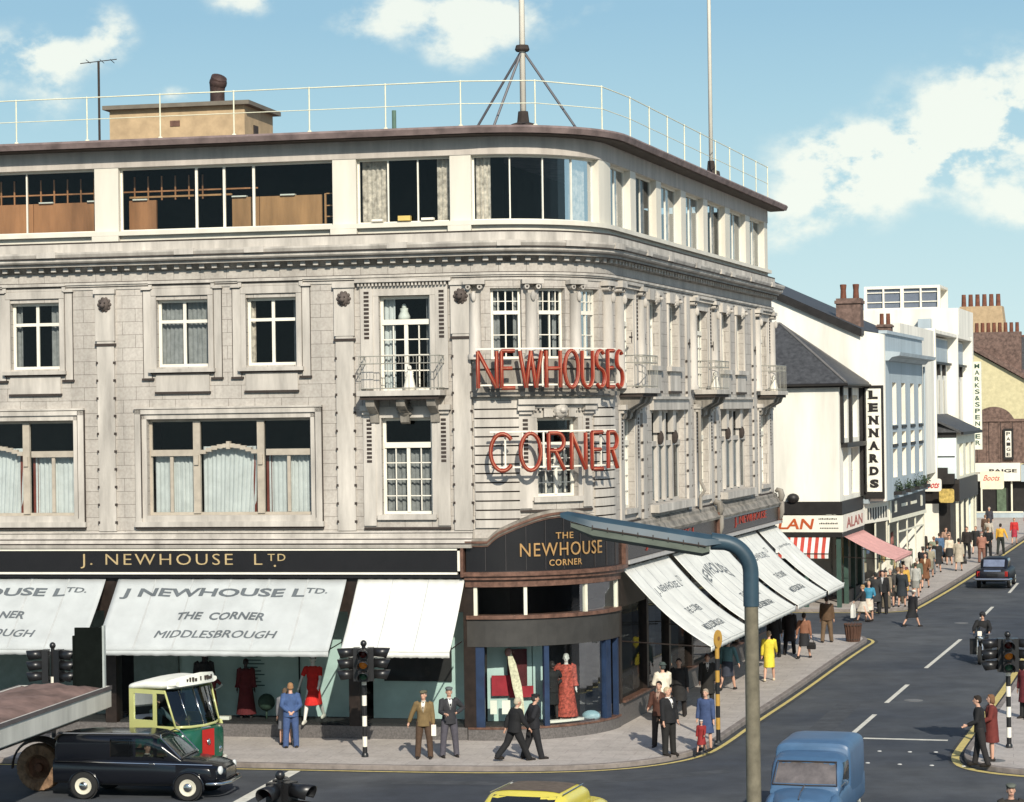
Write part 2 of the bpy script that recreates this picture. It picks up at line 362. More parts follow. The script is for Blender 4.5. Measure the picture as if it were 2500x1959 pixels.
rect('stop_line', (-7.0, 50.5), (-5.55, 58.3), .3); rect('stop_line', (-9.4, 41), (-7.0, 50.5), .3)
STUD = mat('road_stud', (.45, .45, .43), .5, var=0)
for x, y in ((9.35, 60.2), (10.1, 60.0), (10.75, 59.9), (8.75, 58.25), (9.5, 57.95), (10.25, 57.7), (11.0, 57.5), (-.15, 55.9)):
    m_ = MB(); m_.lathe([(.06, .0), (.055, .012), (.03, .02)], 8, Matrix.Translation((x, y, .004)))
    tag(m_.build('road_stud', STUD), 'small pale metal road stud in the asphalt by the crossing', 'road stud', 'road studs marking the crossing')
for x, y in ((4.3, 52.5), (12.0, 70.5), (18.2, 95.2)):
    hb = MB(); hb.lathe([(.29, 0), (.29, .006), (.25, .006), (.25, .003), (.22, .003), (.22, .006)], 20, Matrix.Translation((x, y, .001))); tag(hb.build('manhole_cover', mat('iron_cover', (.16, .16, .155), .6, var=.2)), {4.3: 'round iron manhole cover in the road left of the blue van', 12.0: 'round iron manhole cover in the side street past the stop line', 18.2: 'round iron manhole cover in the far part of the side street'}[x], 'manhole cover')
PATCH = mat('asphalt_patch', (.062, .067, .074), .9, var=.25, scale=2)
for pl, wd in (([(7.6, 61.5), (9.0, 66.5), (10.0, 70)], .7), ([(-3, 56.3), (1.5, 55.6), (5.2, 57.3)], .55)): strip('asphalt_patch', smooth(pl), wd, PATCH, .003)
hb = MB(); hb.lathe([(.3, 0), (.3, .004)], 20, Matrix.Translation((11.75, 57.6, .12))); tag(hb.build('manhole_cover', mat('iron_cover', (.16, .16, .155), .6, var=.2)), 'round grey manhole cover in the pavement corner by the dark couple', 'manhole cover')

# ------------------------------------------------------------------ department store
SE = 28.5          # far end of the side front
SW = -18.0
store = wthing('department_store', 'large grey stone corner department store with rounded corner and flat roofed attic', 'department store', (-3, 64, .12))
def sub(parent, name, mats, fn, **kw):
    mb = MB(); fn(mb); return mb.build(name, mats, parent, **kw)
UPW = [(-16.0, -14.55), (-13.18, -11.72), (-8.88, -7.38), (-6.3, -4.86)]      # plain upper windows of the wide bays
holes = [(a, b, 10.25, 12.1) for a, b in UPW]
BIG = [(-16.05, -11.35), (-9.2, -4.5)]
holes += [(a, b, 6.17, 8.82) for a, b in BIG]
holes += [(-2.55, -1.13, 9.5, 12.07), (-2.52, -1.12, 6.17, 8.77)]
CW = [(.52, 1.36), (1.84, 2.64), (3.18, 3.98)]
holes += [(a, b, 10.3, 12.2) for a, b in CW] + [(1.74, 3.0, 6.6, 8.72)]
RN = [(5.95, 7.15), (15.55, 17.1), (26.0, 27.4)]; RW = [(9.05, 10.35), (11.6, 12.9), (19.3, 20.6), (21.8, 23.1)]; RB = [(9.3, 13.6), (19.15, 23.9)]
holes += [(a, b, 9.5, 12.15) for a, b in RN] + [(a, b, 6.1, 9.0) for a, b in RN] + [(a, b, 10.2, 12.1) for a, b in RW] + [(a, b, 6.1, 8.87) for a, b in RB]
sub(store, 'stone_wall', [STONE], lambda m: fwall(m, SW, SE, 5.3, 13.75, holes, .3))
# attic storey
AT = [(-18, -10.69), (-9.99, -3.83), (-3.17, -.56), (.02, 4.3)] + [(5.34, 7.6), (8.25, 10.79), (11.42, 14.11), (14.8, 17.38), (18.03, 20.83), (21.64, 24.38), (25.15, 27.89)]
ATTIC = mat('attic_cream', (.64, .60, .51), .6, var=.10, scale=1.2, streak=True)
sub(store, 'attic_wall', [ATTIC], lambda m: fwall(m, SW, SE, 13.7, 16.3, [(a, b, 14.02, 15.78) for a, b in AT], .27, d=-.12))
sub(store, 'attic_lintel', [mat('attic_render', (.46, .41, .36), .7, var=.15, streak=True)], lambda m: fb(m, SW, SE, 15.79, 16.28, -.119, -.1))
sub(store, 'attic_sill', [ATTIC], lambda m: (fb(m, SW, SE, 13.90, 14.02, -.2, .03), [fb(m, a-.04, b+.04, 13.45, 13.9, -.1, .025) for a, b in [(-10.69, -9.99), (-3.83, -3.17), (-.56, 0)]]))
# roof slab with a wide eave
def ov(s): return .52
def roof(m):
    c = cuts(SW, SE+.85); rings = []
    for s in c:
        o = ov(s); rings.append([P(s, 16.28, -.2), P(s, 16.30, o-.06), P(s, 16.44, o), P(s, 16.5, o-.05), P(s, 16.56, -.2)])
    m.loft(rings, True, True)
    a, b = P(SW, 16.29, -.2), P(SE+.85, 16.29, -.2); back = [(a.x+2, a.y+10, 0), (b.x-14, b.y+3, 0)]
    poly = [P(s, 16.555, -.19) for s in c] + [Vector((b.x-14, b.y+3, 16.555)), Vector((a.x, a.y+12, 16.555))]
    m.add(poly, [tuple(range(len(poly)))], 0)
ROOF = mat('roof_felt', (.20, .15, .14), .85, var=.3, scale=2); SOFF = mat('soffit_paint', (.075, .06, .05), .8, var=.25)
sub(store, 'roof', [ROOF], roof)
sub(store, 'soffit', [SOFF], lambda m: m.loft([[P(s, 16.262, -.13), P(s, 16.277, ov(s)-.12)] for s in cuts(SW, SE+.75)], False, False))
# interiors: floors and a back wall so that the rooms are dark behind the glass
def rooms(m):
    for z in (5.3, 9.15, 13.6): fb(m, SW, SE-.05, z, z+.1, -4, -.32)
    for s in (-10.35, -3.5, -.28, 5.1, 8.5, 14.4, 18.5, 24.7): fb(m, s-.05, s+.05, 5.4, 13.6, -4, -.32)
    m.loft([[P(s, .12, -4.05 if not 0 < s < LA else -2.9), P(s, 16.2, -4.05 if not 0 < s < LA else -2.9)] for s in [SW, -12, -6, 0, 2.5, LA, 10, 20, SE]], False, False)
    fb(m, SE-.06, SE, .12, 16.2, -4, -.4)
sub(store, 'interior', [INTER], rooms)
sub(store, 'end_wall', [STONE], lambda m: [fb(m, SE-.04, SE+.002, .12, 16.27, -14, -.31)])

# attic windows
PANEL = mat('varnished_panel', (.46, .20, .085), .45, var=.35, scale=1.6, streak=True); PALEP = mat('pale_plywood', (.46, .235, .10), .5, var=.3, scale=2, streak=True)
def bars(m, s0, s1, z0, z1, d, vs=(), hs=(), fw=.055, th=.06, bw=.04):
    fb(m, s0, s0+fw, z0, z1, d, d+th); fb(m, s1-fw, s1, z0, z1, d, d+th)
    fb(m, s0+fw, s1-fw, z0, z0+fw, d, d+th); fb(m, s0+fw, s1-fw, z1-fw, z1, d, d+th)
    for v in vs: fb(m, v-bw/2, v+bw/2, z0+fw, z1-fw, d+.002, d+th-.004)
    for h in hs: fb(m, s0+fw, s1-fw, h-bw/2, h+bw/2, d+.004, d+th-.008)
def pane(m, s0, s1, z0, z1, d): m.loft([[P(s, z0, d), P(s, z1, d)] for s in cuts(s0, s1)], False, False)
def window(s0, s1, z0, z1, d=-.24, vs=(), hs=(), fw=.055, frame=WHITE, curt=(), name='window', bw=.04, glass=None, label=None, sill=None, more=None):
    m = MB(); bars(m, s0, s1, z0, z1, d, vs, hs, fw, bw=bw)
    if more: more(m)
    w_ = m.build(name, [frame], store)
    if label: w_['label'] = label
    m = MB(); pane(m, s0+.02, s1-.02, z0+.02, z1-.02, d+.025); m.build('pane', [glass or GLASS], w_)
    for c in curt:
        a, b, zz0, zz1, mt = c[:5]; m = MB(); curtain(m, a, b, zz0, zz1, d-.16, taper=(c[5] if len(c) > 5 else 0)); m.build('curtain', [mt], w_, smooth=True)
    if sill:
        m = MB(); sill(m); m.build('sill', [TRIM], w_)
    return w_
z0, z1 = 14.02, 15.78
window(-18, -10.69, z0, z1, -.36, [-15.6, -12.78], frame=WHITE)
window(-9.99, -3.83, z0, z1, -.36, [-7.78, -6.98, -6.13], frame=WHITE, bw=.07)
window(-3.17, -.56, z0, z1, -.36, [-2.32, -1.49], frame=WHITE, curt=[(-3.1, -2.36, z0, z1, PATTERN), (-1.0, -.62, z0, z1, PATTERN)])
window(.02, 4.3, z0, z1, -.36, [1.13, 2.15, 3.2], frame=WHITE, glass=SKYGLASS, curt=[(.08, .55, z0, z1, PATTERN), (3.3, 4.1, z0, z1, PATTERN)])
for i, (a, b) in enumerate(AT[4:]): window(a, b, z0, z1, -.36, [(a+b)/2], frame=WHITE, glass=SIDEGLASS, curt=[(b-.5, b-.06, z0, z1, DRAPE if i % 2 else PATTERN)])
def partition(m):
    for a, b in ((-18, -12.82), (-12.8, -10.75), (-9.95, -9.15), (-6.93, -6.15), (-6.13, -4.35)): fb(m, a, b, 14.02, 14.93, -.9, -.82, 0 if a < -7 else 1)
    fb(m, -9.95, -6.95, 15.0, 15.05, -.9, -.85, 1)
    for i in range(26):
        s = -17.8+i*.4
        if s < -6.2: fb(m, s-.018, s+.018, 14.93, 15.6, -.9, -.86)
    fb(m, -18, -6.2, 15.16, 15.2, -.9, -.87)
    for s in (-12.4, -10.95, -9.6, -6.7, -5.3, -14.9): fb(m, s-.22, s+.2, 14.932, 14.97, -.9, -.75, 2)
    for z in (14.3, 14.6, 14.93): fb(m, -4.2, -3.9, z, z+.03, -.8, -.75, 1)
    fb(m, -4.25, -4.2, 14.02, 14.95, -.8, -.74, 1)
sub(store, 'office_partition', [PANEL, PALEP, WHITE], partition)
# things seen on the attic sills
for s, wd, mt, nm, lb in ((-1.85, .34, mat('yellow_card', (.62, .45, .14), .6), 'box', 'yellow box on the attic sill between patterned curtains'), (-2.6, .3, WHITE, 'stack_of_papers', 'white papers lying below the left patterned curtain'), (-1.2, .34, WHITE, 'stack_of_papers', 'white papers lying right of the yellow box')):
    m = MB(); fb(m, s-wd/2, s+wd/2, 14.085, 14.085+(.13 if nm == 'box' else .06), -.3, -.14); tag(m.build(nm, mt), lb, nm.split('_')[0])

# cornice, frieze and mouldings
def cornice(m):
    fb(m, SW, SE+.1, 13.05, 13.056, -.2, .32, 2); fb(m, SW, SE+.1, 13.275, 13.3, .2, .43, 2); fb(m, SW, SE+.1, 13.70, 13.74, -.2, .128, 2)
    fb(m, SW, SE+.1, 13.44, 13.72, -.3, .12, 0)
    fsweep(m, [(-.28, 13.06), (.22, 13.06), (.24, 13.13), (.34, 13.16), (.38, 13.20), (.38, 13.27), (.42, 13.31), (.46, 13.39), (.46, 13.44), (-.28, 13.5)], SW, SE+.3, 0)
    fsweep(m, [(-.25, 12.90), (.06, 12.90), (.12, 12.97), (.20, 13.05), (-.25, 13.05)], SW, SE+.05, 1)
sub(store, 'cornice', [TRIM, TRIMD, SOOT], cornice, smooth=False)
for s in (-14.0, -11.9, -7.9, -5.9, -1.9, 1.0, 2.7, 4.4, 7.5, 10.2, 13.9, 17.6, 19.3, 22.6, 26.5): sub(store, 'cornice_block', [TRIM], lambda m: fb(m, s-.28, s+.28, 13.3, 13.455, .2, .48))
def dentils(m):
    s = SW
    while s < SE: fb(m, s, s+.14, 12.93, 13.045, .05, .19); s += .36
sub(store, 'dentil_course', [TRIM], dentils)
def frieze(m):
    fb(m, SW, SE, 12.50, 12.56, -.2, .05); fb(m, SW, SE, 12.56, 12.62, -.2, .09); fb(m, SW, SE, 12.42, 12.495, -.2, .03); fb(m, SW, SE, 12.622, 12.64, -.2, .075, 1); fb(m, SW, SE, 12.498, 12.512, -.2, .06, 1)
sub(store, 'architrave', [TRIM, SOOT], frieze)
def string(m):
    lo = [(-.3, 5.28), (.30, 5.28), (.34, 5.36), (.26, 5.42), (.22, 5.52), (.12, 5.58), (.12, 5.66), (.05, 5.72), (-.3, 5.74)]
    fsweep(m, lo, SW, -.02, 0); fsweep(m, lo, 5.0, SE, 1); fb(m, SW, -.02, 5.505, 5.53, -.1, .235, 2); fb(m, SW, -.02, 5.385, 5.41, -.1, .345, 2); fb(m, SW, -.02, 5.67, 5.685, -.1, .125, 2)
sub(store, 'string_course', [TRIM, TRIMD, SOOT], string)
# pilasters with stopped panels, dotted edges and lion masks
def mask(m, s, z, r=.15):
    c = P(s, z, .12); n = P(s, z, 1)-P(s, z, 0); n.normalize(); M = n.to_track_quat('Y', 'Z').to_matrix()
    m.ell(c, (r, r*.8, r*1.15), 10, 8, M=M); m.ell(P(s, z-.03, .25), (r*.5, r*.5, r*.4), 8, 6, M=M)
    for k in range(10):
        a = k*2*pi/10; m.ell(P(s+r*1.05*cos(a), z+r*1.1*sin(a), .1), (.055, .05, .055), 6, 5, M=M)
    for q in (-1, 1): m.ell(P(s+q*.06, z+.05, .24), (.025, .025, .02), 5, 4, M=M, mi=1)
def pilaster(s0, s1, head=True, ionic=False):
    m = MB(); fb(m, s0, s1, 5.74, 12.42, -.05, .07)
    if head:
        fb(m, s0-.03, s1+.03, 11.0, 12.42, .0, .10); fb(m, s0-.06, s1+.06, 12.3, 12.42, .0, .15); fb(m, s0-.05, s1+.05, 10.86, 10.93, .0, .10, 1); fb(m, s0+.02, s1-.02, 10.93, 11.0, .02, .08)
    z = 5.95
    while z < 10.8:
        for s in (s0, s1): fb(m, s-.03, s+.03, z, z+.07, .02, .075, 1)
        z += .49
    p = m.build('pilaster', [TRIM, SOOT], store)
    if head:
        m = MB(); mask(m, (s0+s1)/2, 12.0); m.build('lion_mask', [mat('dark_stone', (.10, .08, .07), .8, var=.3), SOOT], p, smooth=True)
    return p
for s0 in (-17.47, -10.61, -3.75, -.51): pilaster(s0, s0+.5)
def ionic(s, z0=9.5, z1=12.42, r=.17):
    m = MB(); M = Matrix.Translation(P(s, 0, .06))
    m.lathe([(r*1.2, z0), (r*1.2, z0+.12), (r, z0+.16), (r*.9, z1-.4), (r*.95, z1-.36)], 14, M)
    fb(m, s-.28, s+.28, z1-.12, z1, -.1, .26)
    for q in (-1, 1):
        m.tube([P(s+q*.15, z1-.19, -.02), P(s+q*.15, z1-.19, .22)], .07, 10)
        m.tube([P(s+q*.15, z1-.19, .22), P(s+q*.15, z1-.19, .23)], .03, 8, mi=1)
    m.ell(P(s, z1-.45, .24), (.07, .05, .14), 8, 6); return m.build('column', [TRIM, SOOT], store, smooth=True, auto=40)
for s in (.12, 1.62, 2.93, 4.35): ionic(s, 10.3)
for s in (8.2, 14.1, 18.3, 24.75): pilaster(s-.25, s+.25, False)
for s in (5.35, 7.75, 14.6, 17.75, 25.2, 28.0): ionic(s)
# quoined corner below the columns
for a, b in ((.06, 1.25), (3.62, 4.85)):
    sub(store, 'rusticated_stone', [TRIM, SOOT], lambda m: ([fb(m, a, b, 5.8+k*.245, 6.005+k*.245, -.05, .055, 0) for k in range(14)], fb(m, a+.01, b-.01, 5.81, 9.2, -.05, .004, 1)))
def beltm(m):
    fb(m, 0, LA, 9.3, 9.42, -.1, .16); fb(m, 0, LA, 9.42, 10.05, -.1, .05); fb(m, .05, LA, 10.05, 10.3, -.1, .14)
    for a in (.4, 1.7, 3.05): fb(m, a, a+1.0, 9.5, 10.0, .04, .1)
sub(store, 'corner_apron', [TRIMD], beltm)

# plain windows with eared surrounds
def surround(a, b, z0, z1, lug=True):
    def f(m):
        fb(m, a-.14, a, z0-.05, z1+.1, -.02, .05); fb(m, b, b+.14, z0-.05, z1+.1, -.02, .05); fb(m, a-.14, b+.14, z1+.1, z1+.3, -.02, .04)
        fb(m, a-.38, a-.14, z0-.3, z1+.30, -.02, .022); fb(m, b+.14, b+.38, z0-.3, z1+.30, -.02, .022)
        fb(m, a-.42, a-.15, z1+.28, z1+.34, -.02, .09); fb(m, b+.15, b+.42, z1+.28, z1+.34, -.02, .09)
        fb(m, a-.2, b+.2, z1+.44, z1+.52, -.02, .11); fb(m, a-.2, a-.1, z1+.3, z1+.44, -.02, .08); fb(m, b+.1, b+.2, z1+.3, z1+.44, -.02, .08); fb(m, a-.1, b+.1, z1+.3, z1+.44, -.02, .02)
        fb(m, a-.2, b+.2, z0-.15, z0-.05, -.1, .16); fb(m, a-.16, b+.16, z0-.2, z0-.15, -.1, .1, 1)
        for x in (a-.395, a-.15, b+.15, b+.38): fb(m, x, x+.016, z0-.3, z1+.3, -.02, .026, 1)
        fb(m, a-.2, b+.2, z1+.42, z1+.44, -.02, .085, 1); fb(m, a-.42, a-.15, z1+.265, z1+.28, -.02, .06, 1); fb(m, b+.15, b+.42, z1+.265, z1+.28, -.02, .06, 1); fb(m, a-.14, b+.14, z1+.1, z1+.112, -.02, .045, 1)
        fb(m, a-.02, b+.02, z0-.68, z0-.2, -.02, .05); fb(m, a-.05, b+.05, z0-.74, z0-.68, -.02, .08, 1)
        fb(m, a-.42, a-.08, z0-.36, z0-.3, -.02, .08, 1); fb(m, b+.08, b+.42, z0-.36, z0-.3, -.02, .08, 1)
    return f
for i, (a, b) in enumerate(UPW):
    c = [[(a, a+.2, 10.3, 12.1, DRAPE), (b-.3, b-.02, 10.3, 12.1, DRAPE)], [(a+.02, a+.2, 10.3, 12.1, DRAPE), (b-.4, b-.02, 10.3, 12.1, DRAPE)], [(a+.02, (a+b)/2-.05, 10.3, 12.1, DRAPE, .12), ((a+b)/2+.02, b-.02, 10.3, 12.1, DRAPE)], [(a, a+.16, 10.3, 12.1, PATTERN), (b-.2, b-.02, 10.3, 12.1, DRAPE)]][i]
    w_ = window(a, b, 10.25, 12.1, vs=[(a+b)/2], hs=[11.5], fw=.08, bw=.085, curt=c)
    m = MB(); surround(a, b, 10.25, 12.1)(m); m.build('surround', [TRIM, SOOT], w_)
# the two big drawing-room windows
TAN = mat('tan_frame', (.41, .36, .29), .6, var=.15)
for a, b in BIG:
    q1, q2 = a+1.38, a+3.22; zt = 7.85
    def more(m, a=a, b=b, q1=q1, q2=q2, zt=zt):
        for q in (q1, q2): fb(m, q-.1, q+.1, 6.22, 8.76, -.24, -.13)
        for x, y in ((a, q1-.1), (q2+.1, b)):
            fb(m, x+.06, y, zt-.05, zt+.12, -.24, -.12); fb(m, (x+y)/2-.045, (x+y)/2+.045, 6.26, zt-.05, -.23, -.16)
        n = 10
        for k in range(n):
            t0, t1 = k/n, (k+1)/n; s0 = q1+.1+(q2-q1-.2)*t0; s1 = q1+.1+(q2-q1-.2)*t1; h0 = zt-.03+.2*sin(pi*(t0+t1)/2)
            fb(m, s0, s1, h0, h0+.11, -.24, -.11)
        fb(m, (q1+q2)/2-.05, (q1+q2)/2+.05, zt+.13, zt+.34, -.24, -.08)
        for q in (q1, q2): fb(m, q-.06, q+.06, zt-.3, zt-.03, -.14, -.08)
    c = [(a+.08, q1-.45, 6.22, zt-.05, NET), (q1-.7, q1-.1, 6.22, zt-.05, NET), (q1+.1, q2-.1, 6.22, zt+.2, NET, .09), (q2+.16, b-.55, 6.22, zt-.05, NET), (b-.75, b-.06, 6.22, zt-.05, NET), (q2-.3, q2-.06, 6.22, zt, RUST), (q2+.08, q2+.25, 6.22, zt, RUST)]
    w_ = window(a, b, 6.17, 8.82, fw=.08, frame=TAN, curt=c, more=more, name='bay_window')
    m = MB()
    for (x, y, zz0, zz1) in ((a-.14, a-.002, 6.1, 8.96), (b+.002, b+.14, 6.1, 8.96), (a-.14, b+.14, 8.822, 8.96)): fb(m, x, y, zz0, zz1, -.05, .05)
    for (x, y, zz0, zz1) in ((a-.32, a-.142, 6.0, 9.1), (b+.142, b+.32, 6.0, 9.1), (a-.32, b+.32, 8.962, 9.1)): fb(m, x, y, zz0, zz1, -.05, .11)
    fb(m, a-.34, b+.34, 9.1, 9.15, -.05, .14); fb(m, a-.34, b+.34, 9.085, 9.1, -.05, .118, 1); fb(m, a-.335, a-.32, 6.0, 9.09, -.05, .08, 1); fb(m, b+.32, b+.335, 6.0, 9.09, -.05, .08, 1); fb(m, a-.155, a-.141, 6.1, 8.96, -.05, .112, 1); fb(m, b+.141, b+.155, 6.1, 8.96, -.05, .112, 1); fb(m, a-.36, b+.36, 5.86, 6.0, -.05, .14); fb(m, a-.34, b+.34, 5.80, 5.86, -.05, .09, 1); fb(m, a-.14, b+.14, 6.0, 6.165, -.29, .06)
    m.build('surround', [TRIM, SOOT], w_)
# French window bays: left front, and the three narrow bays of the side front
IRON = mat('wrought_iron', (.30, .29, .25), .5, var=.2)
def balcony(a, b, dep, z=9.5):
    m = MB(); fb(m, a, b, z-.14, z, -.05, dep); fb(m, a+.06, b-.06, z-.24, z-.14, -.05, dep-.07, 1)
    t = m.build('balcony', [TRIM, SOOT], store)
    m = MB(); h = .92; pts = [P(a+.05, z, .0), P(a+.05, z, dep-.06), P(b-.05, z, dep-.06), P(b-.05, z, .0)]
    def at(k, zz): p = pts[k].copy(); p.z = zz; return p
    for k in range(3):
        for zz in (z+.06, z+h-.2, z+h): m.tube([at(k, zz), at(k+1, zz)], .014, 6)
        n = max(2, int((pts[k+1]-pts[k]).length/.19))
        for i in range(n+1):
            p = pts[k].lerp(pts[k+1], i/n); m.tube([(p.x, p.y, z), (p.x, p.y, z+h)], .006 if i % 4 else .011, 5)
        for i in range(n):
            p = pts[k].lerp(pts[k+1], (i+.5)/n); m.tube([(p.x, p.y, z+h-.2), (p.x+.02, p.y, z+h-.1), (p.x, p.y, z+h)], .008, 5)
    m.build('railing', [IRON], t)
    for s in (a+.3, (a+b)/2, b-.3):
        m = MB(); fsweep(m, [(-.02, z-.24), (dep-.15, z-.24), (dep-.22, z-.42), (.16, z-.62), (.1, z-.85), (-.02, z-.9)], s-.12, s+.12)
        if abs(s-(a+b)/2) < .01: mask(m, s, z-.5, .17)
        m.build('bracket', [TRIMD, SOOT], t)
    return t
def french(a, b, dz=0):
    mid = (a+b)/2
    def more(m):
        fb(m, a+.05, b-.05, 11.28, 11.42, -.24, -.15); fb(m, mid-.05, mid+.05, 9.55, 11.28, -.24, -.16)
        for q in ((a+mid)/2, (mid+b)/2): fb(m, q-.015, q+.015, 9.6, 11.25, -.22, -.17)
        for k in range(1, 4): z = 9.62+k*.42; fb(m, a+.06, b-.06, z-.015, z+.015, -.22, -.17)
    w_ = window(a, b, 9.5, 12.05, fw=.08, more=more, curt=[(a+.05, a+.36, 9.55, 12, NET), (b-.2, b-.04, 9.55, 12, DRAPE)], name='french_window')
    m = MB()
    for x, y in ((a-.5, a-.16), (b+.16, b+.5)):
        fb(m, x, y, 9.55, 12.42, -.02, .06); k = 10.9
        while k < 12.2: fb(m, x+.1, y-.1, k, k+.07, .03, .068, 1); k += .11
    fb(m, a-.16, a-.002, 9.5, 12.2, -.05, .03); fb(m, b+.002, b+.16, 9.5, 12.2, -.05, .03); fb(m, a-.16, b+.16, 12.06, 12.4, -.05, .04); fb(m, a-.62, b+.62, 12.42, 12.5, -.02, .2)
    k = a-.55
    while k < b+.5: fb(m, k, k+.05, 12.32, 12.415, .06, .15); k += .1
    m.build('surround', [TRIM, SOOT], w_)
def lower(a, b, z0, z1, full=True):
    mid = (a+b)/2; zt = z1-.72
    def more(m):
        fb(m, a+.05, b-.05, zt-.09, zt+.06, -.24, -.14); fb(m, mid-.045, mid+.045, z0+.05, zt-.09, -.24, -.16)
        for q in ((a+mid)/2, (mid+b)/2): fb(m, q-.013, q+.013, z0+.1, zt-.1, -.22, -.17)
        for k in range(1, 4): z = z0+.05+k*(zt-z0-.1)/4; fb(m, a+.06, b-.06, z-.013, z+.013, -.22, -.17)
    w_ = window(a, b, z0, z1, fw=.08, more=more, curt=[(a+.05, b-.05, z0+.05, zt-.15, DRAPE)], name='window')
    m = MB()
    for x, y in ((a-.5, a-.16), (b+.16, b+.5)):
        fb(m, x, y, z0-.3, z1+.2, -.02, .05); k = z1-1.2
        while k < z1: fb(m, x+.1, y-.1, k, k+.07, .03, .058, 1); k += .11
        fb(m, x-.05, y+.05, z1+.2, z1+.34, -.02, .22); fb(m, x, y, z1+.1, z1+.19, -.02, .14)
    fb(m, a-.16, a-.002, z0-.1, z1+.1, -.05, .03); fb(m, b+.002, b+.16, z0-.1, z1+.1, -.05, .03); fb(m, a-.16, b+.16, z1+.002, z1+.3, -.05, .04)
    fb(m, a-.12, b+.12, z0-.14, z0-.002, -.25, .1); fb(m, a-.5, b+.5, z0-.40, z0-.34, -.02, .06, 1)
    m.build('surround', [TRIM, SOOT], w_)
french(-2.55, -1.13); lower(-2.52, -1.12, 6.17, 8.77); balcony(-2.98, -.7, .75)
for a, b in RN: french(a, b); lower(a, b, 6.1, 8.7); balcony(a-.5, b+.15, .75)
# corner windows
for i, (a, b) in enumerate(CW):
    mid = (a+b)/2
    def more(m, a=a, b=b, mid=mid):
        fb(m, mid-.02, mid+.02, 10.35, 12.15, -.24, -.18)
        for q in ((a+mid)/2, (mid+b)/2): fb(m, q-.012, q+.012, 11.6, 12.15, -.22, -.18)
        for z in (11.85, 10.95): fb(m, a+.05, b-.05, z-.012, z+.012, -.22, -.18)
        fb(m, a+.05, b-.05, 11.5, 11.6, -.24, -.16)
    window(a, b, 10.3, 12.2, fw=.07, more=more, curt=[(a+.04, a+.26, 10.35, 12.1, DRAPE), (b-.18, b-.04, 10.35, 12.1, DRAPE)])
a, b = 1.74, 3.0; lower(a, b, 6.6, 8.72)
m = MB(); fb(m, 1.2, 3.6, 9.08, 9.22, -.02, .3); fb(m, 1.3, 3.5, 8.98, 9.08, -.02, .16)
k = 1.3
while k < 3.45: fb(m, k, k+.06, 8.9, 8.975, .04, .13); k += .12
mask(m, 2.37, 8.95, .22); fb(m, 1.9, 2.15, 8.74, 9.0, .0, .14); fb(m, 2.62, 2.85, 8.74, 9.0, .0, .14)
m.build('pediment', [TRIM, SOOT], store)
# side front: pairs of sash windows and wide lower windows
for a, b in RW:
    w_ = window(a, b, 10.2, 12.1, vs=[(a+b)/2], hs=[11.4], fw=.08, bw=.06, curt=[(a+.05, b-.05, 10.25, 12.0, DRAPE)])
    m = MB(); fb(m, a-.14, a-.002, 10.1, 12.2, -.05, .05); fb(m, b+.002, b+.14, 10.1, 12.2, -.05, .05); fb(m, a-.2, b+.2, 12.12, 12.42, -.02, .12); fb(m, a-.25, b+.25, 10.05, 10.19, -.1, .16); fb(m, a-.05, b+.05, 9.45, 10.05, -.02, .06); fb(m, a-.08, b+.08, 9.38, 9.45, -.02, .09, 1)
    mask(m, (a+b)/2, 12.2, .15); m.build('surround', [TRIM, SOOT], w_)
for a, b in RB:
    q = (a+b)/2
    def more(m, a=a, b=b, q=q):
        for x in (a+1.2, q, b-1.2): fb(m, x-.09, x+.09, 6.15, 8.8, -.24, -.1)
        fb(m, a+.06, b-.06, 7.8, 7.95, -.24, -.12)
    w_ = window(a, b, 6.1, 8.87, fw=.08, frame=TRIM, more=more, curt=[(a+.1, b-.1, 6.2, 7.8, NET)])
    m = MB(); fb(m, a-.2, b+.2, 8.88, 9.2, -.05, .12); fb(m, a-.26, b+.26, 9.2, 9.28, -.05, .2); fb(m, a-.25, b+.25, 5.86, 6.09, -.25, .26)
    for x in (a+1.2, b-1.2): m.ell(P(x, 8.05, -.04), (.12, .10, .22), 8, 6, mi=1); fb(m, x-.2, x+.2, 8.2, 8.87, -.2, -.02)
    m.build('surround', [TRIM, SOOT], w_)
for s in (6.6, 8.2, 14.1, 17.6, 24.75):      # iron wall anchors
    m = MB(); fb(m, s-.14, s+.14, 10.93, 10.98, .07, .1); fb(m, s-.025, s+.025, 10.8, 11.1, .1, .115); m.build('wall_anchor', [SOOT], store)
m = MB(); m.tube([P(15.1, 9.0, .16), P(15.1, 6.6, .16), P(15.1, 6.3, .3), P(15.1, 6.1, .16), P(15.1, 5.7, .16)], .055, 8); fb(m, 15.0, 15.2, 8.95, 9.15, .05, .25); m.build('drainpipe', [TRIMD], store)
# the little cloth figures standing on the balconies
def figurine(s, z, d, lb, h=.62):
    t = wthing('statuette', lb, 'statuette', P(s, z, d)); M = Matrix.Translation(P(s, z, d))
    m = MB(); m.lathe([(.17, 0), (.16, .1), (.1, h*.55), (.11, h*.62), (.05, h*.72)], 12, M); m.build('robe', WHITE, t, smooth=True)
    m = MB(); m.ell(P(s, z+h*.84, d), (.065, .065, .085)); m.build('head', WHITE, t, smooth=True)
    m = MB(); m.tube([P(s-.1, z+h*.66, d), P(s, z+h*.74, d+.02), P(s+.1, z+h*.66, d)], .035, 7); m.build('arm', WHITE, t, smooth=True)
figurine(-1.62, 9.5, .38, 'white figure on the balcony left of the red sign', .7); figurine(16.4, 9.5, .4, 'white figure on the middle balcony of the side front', .62); figurine(26.6, 9.5, .4, 'white figure on the farthest balcony of the side front', .62)
figurine(-1.95, 11.42, -.42, 'small white figure behind the glass above the French window', .42)
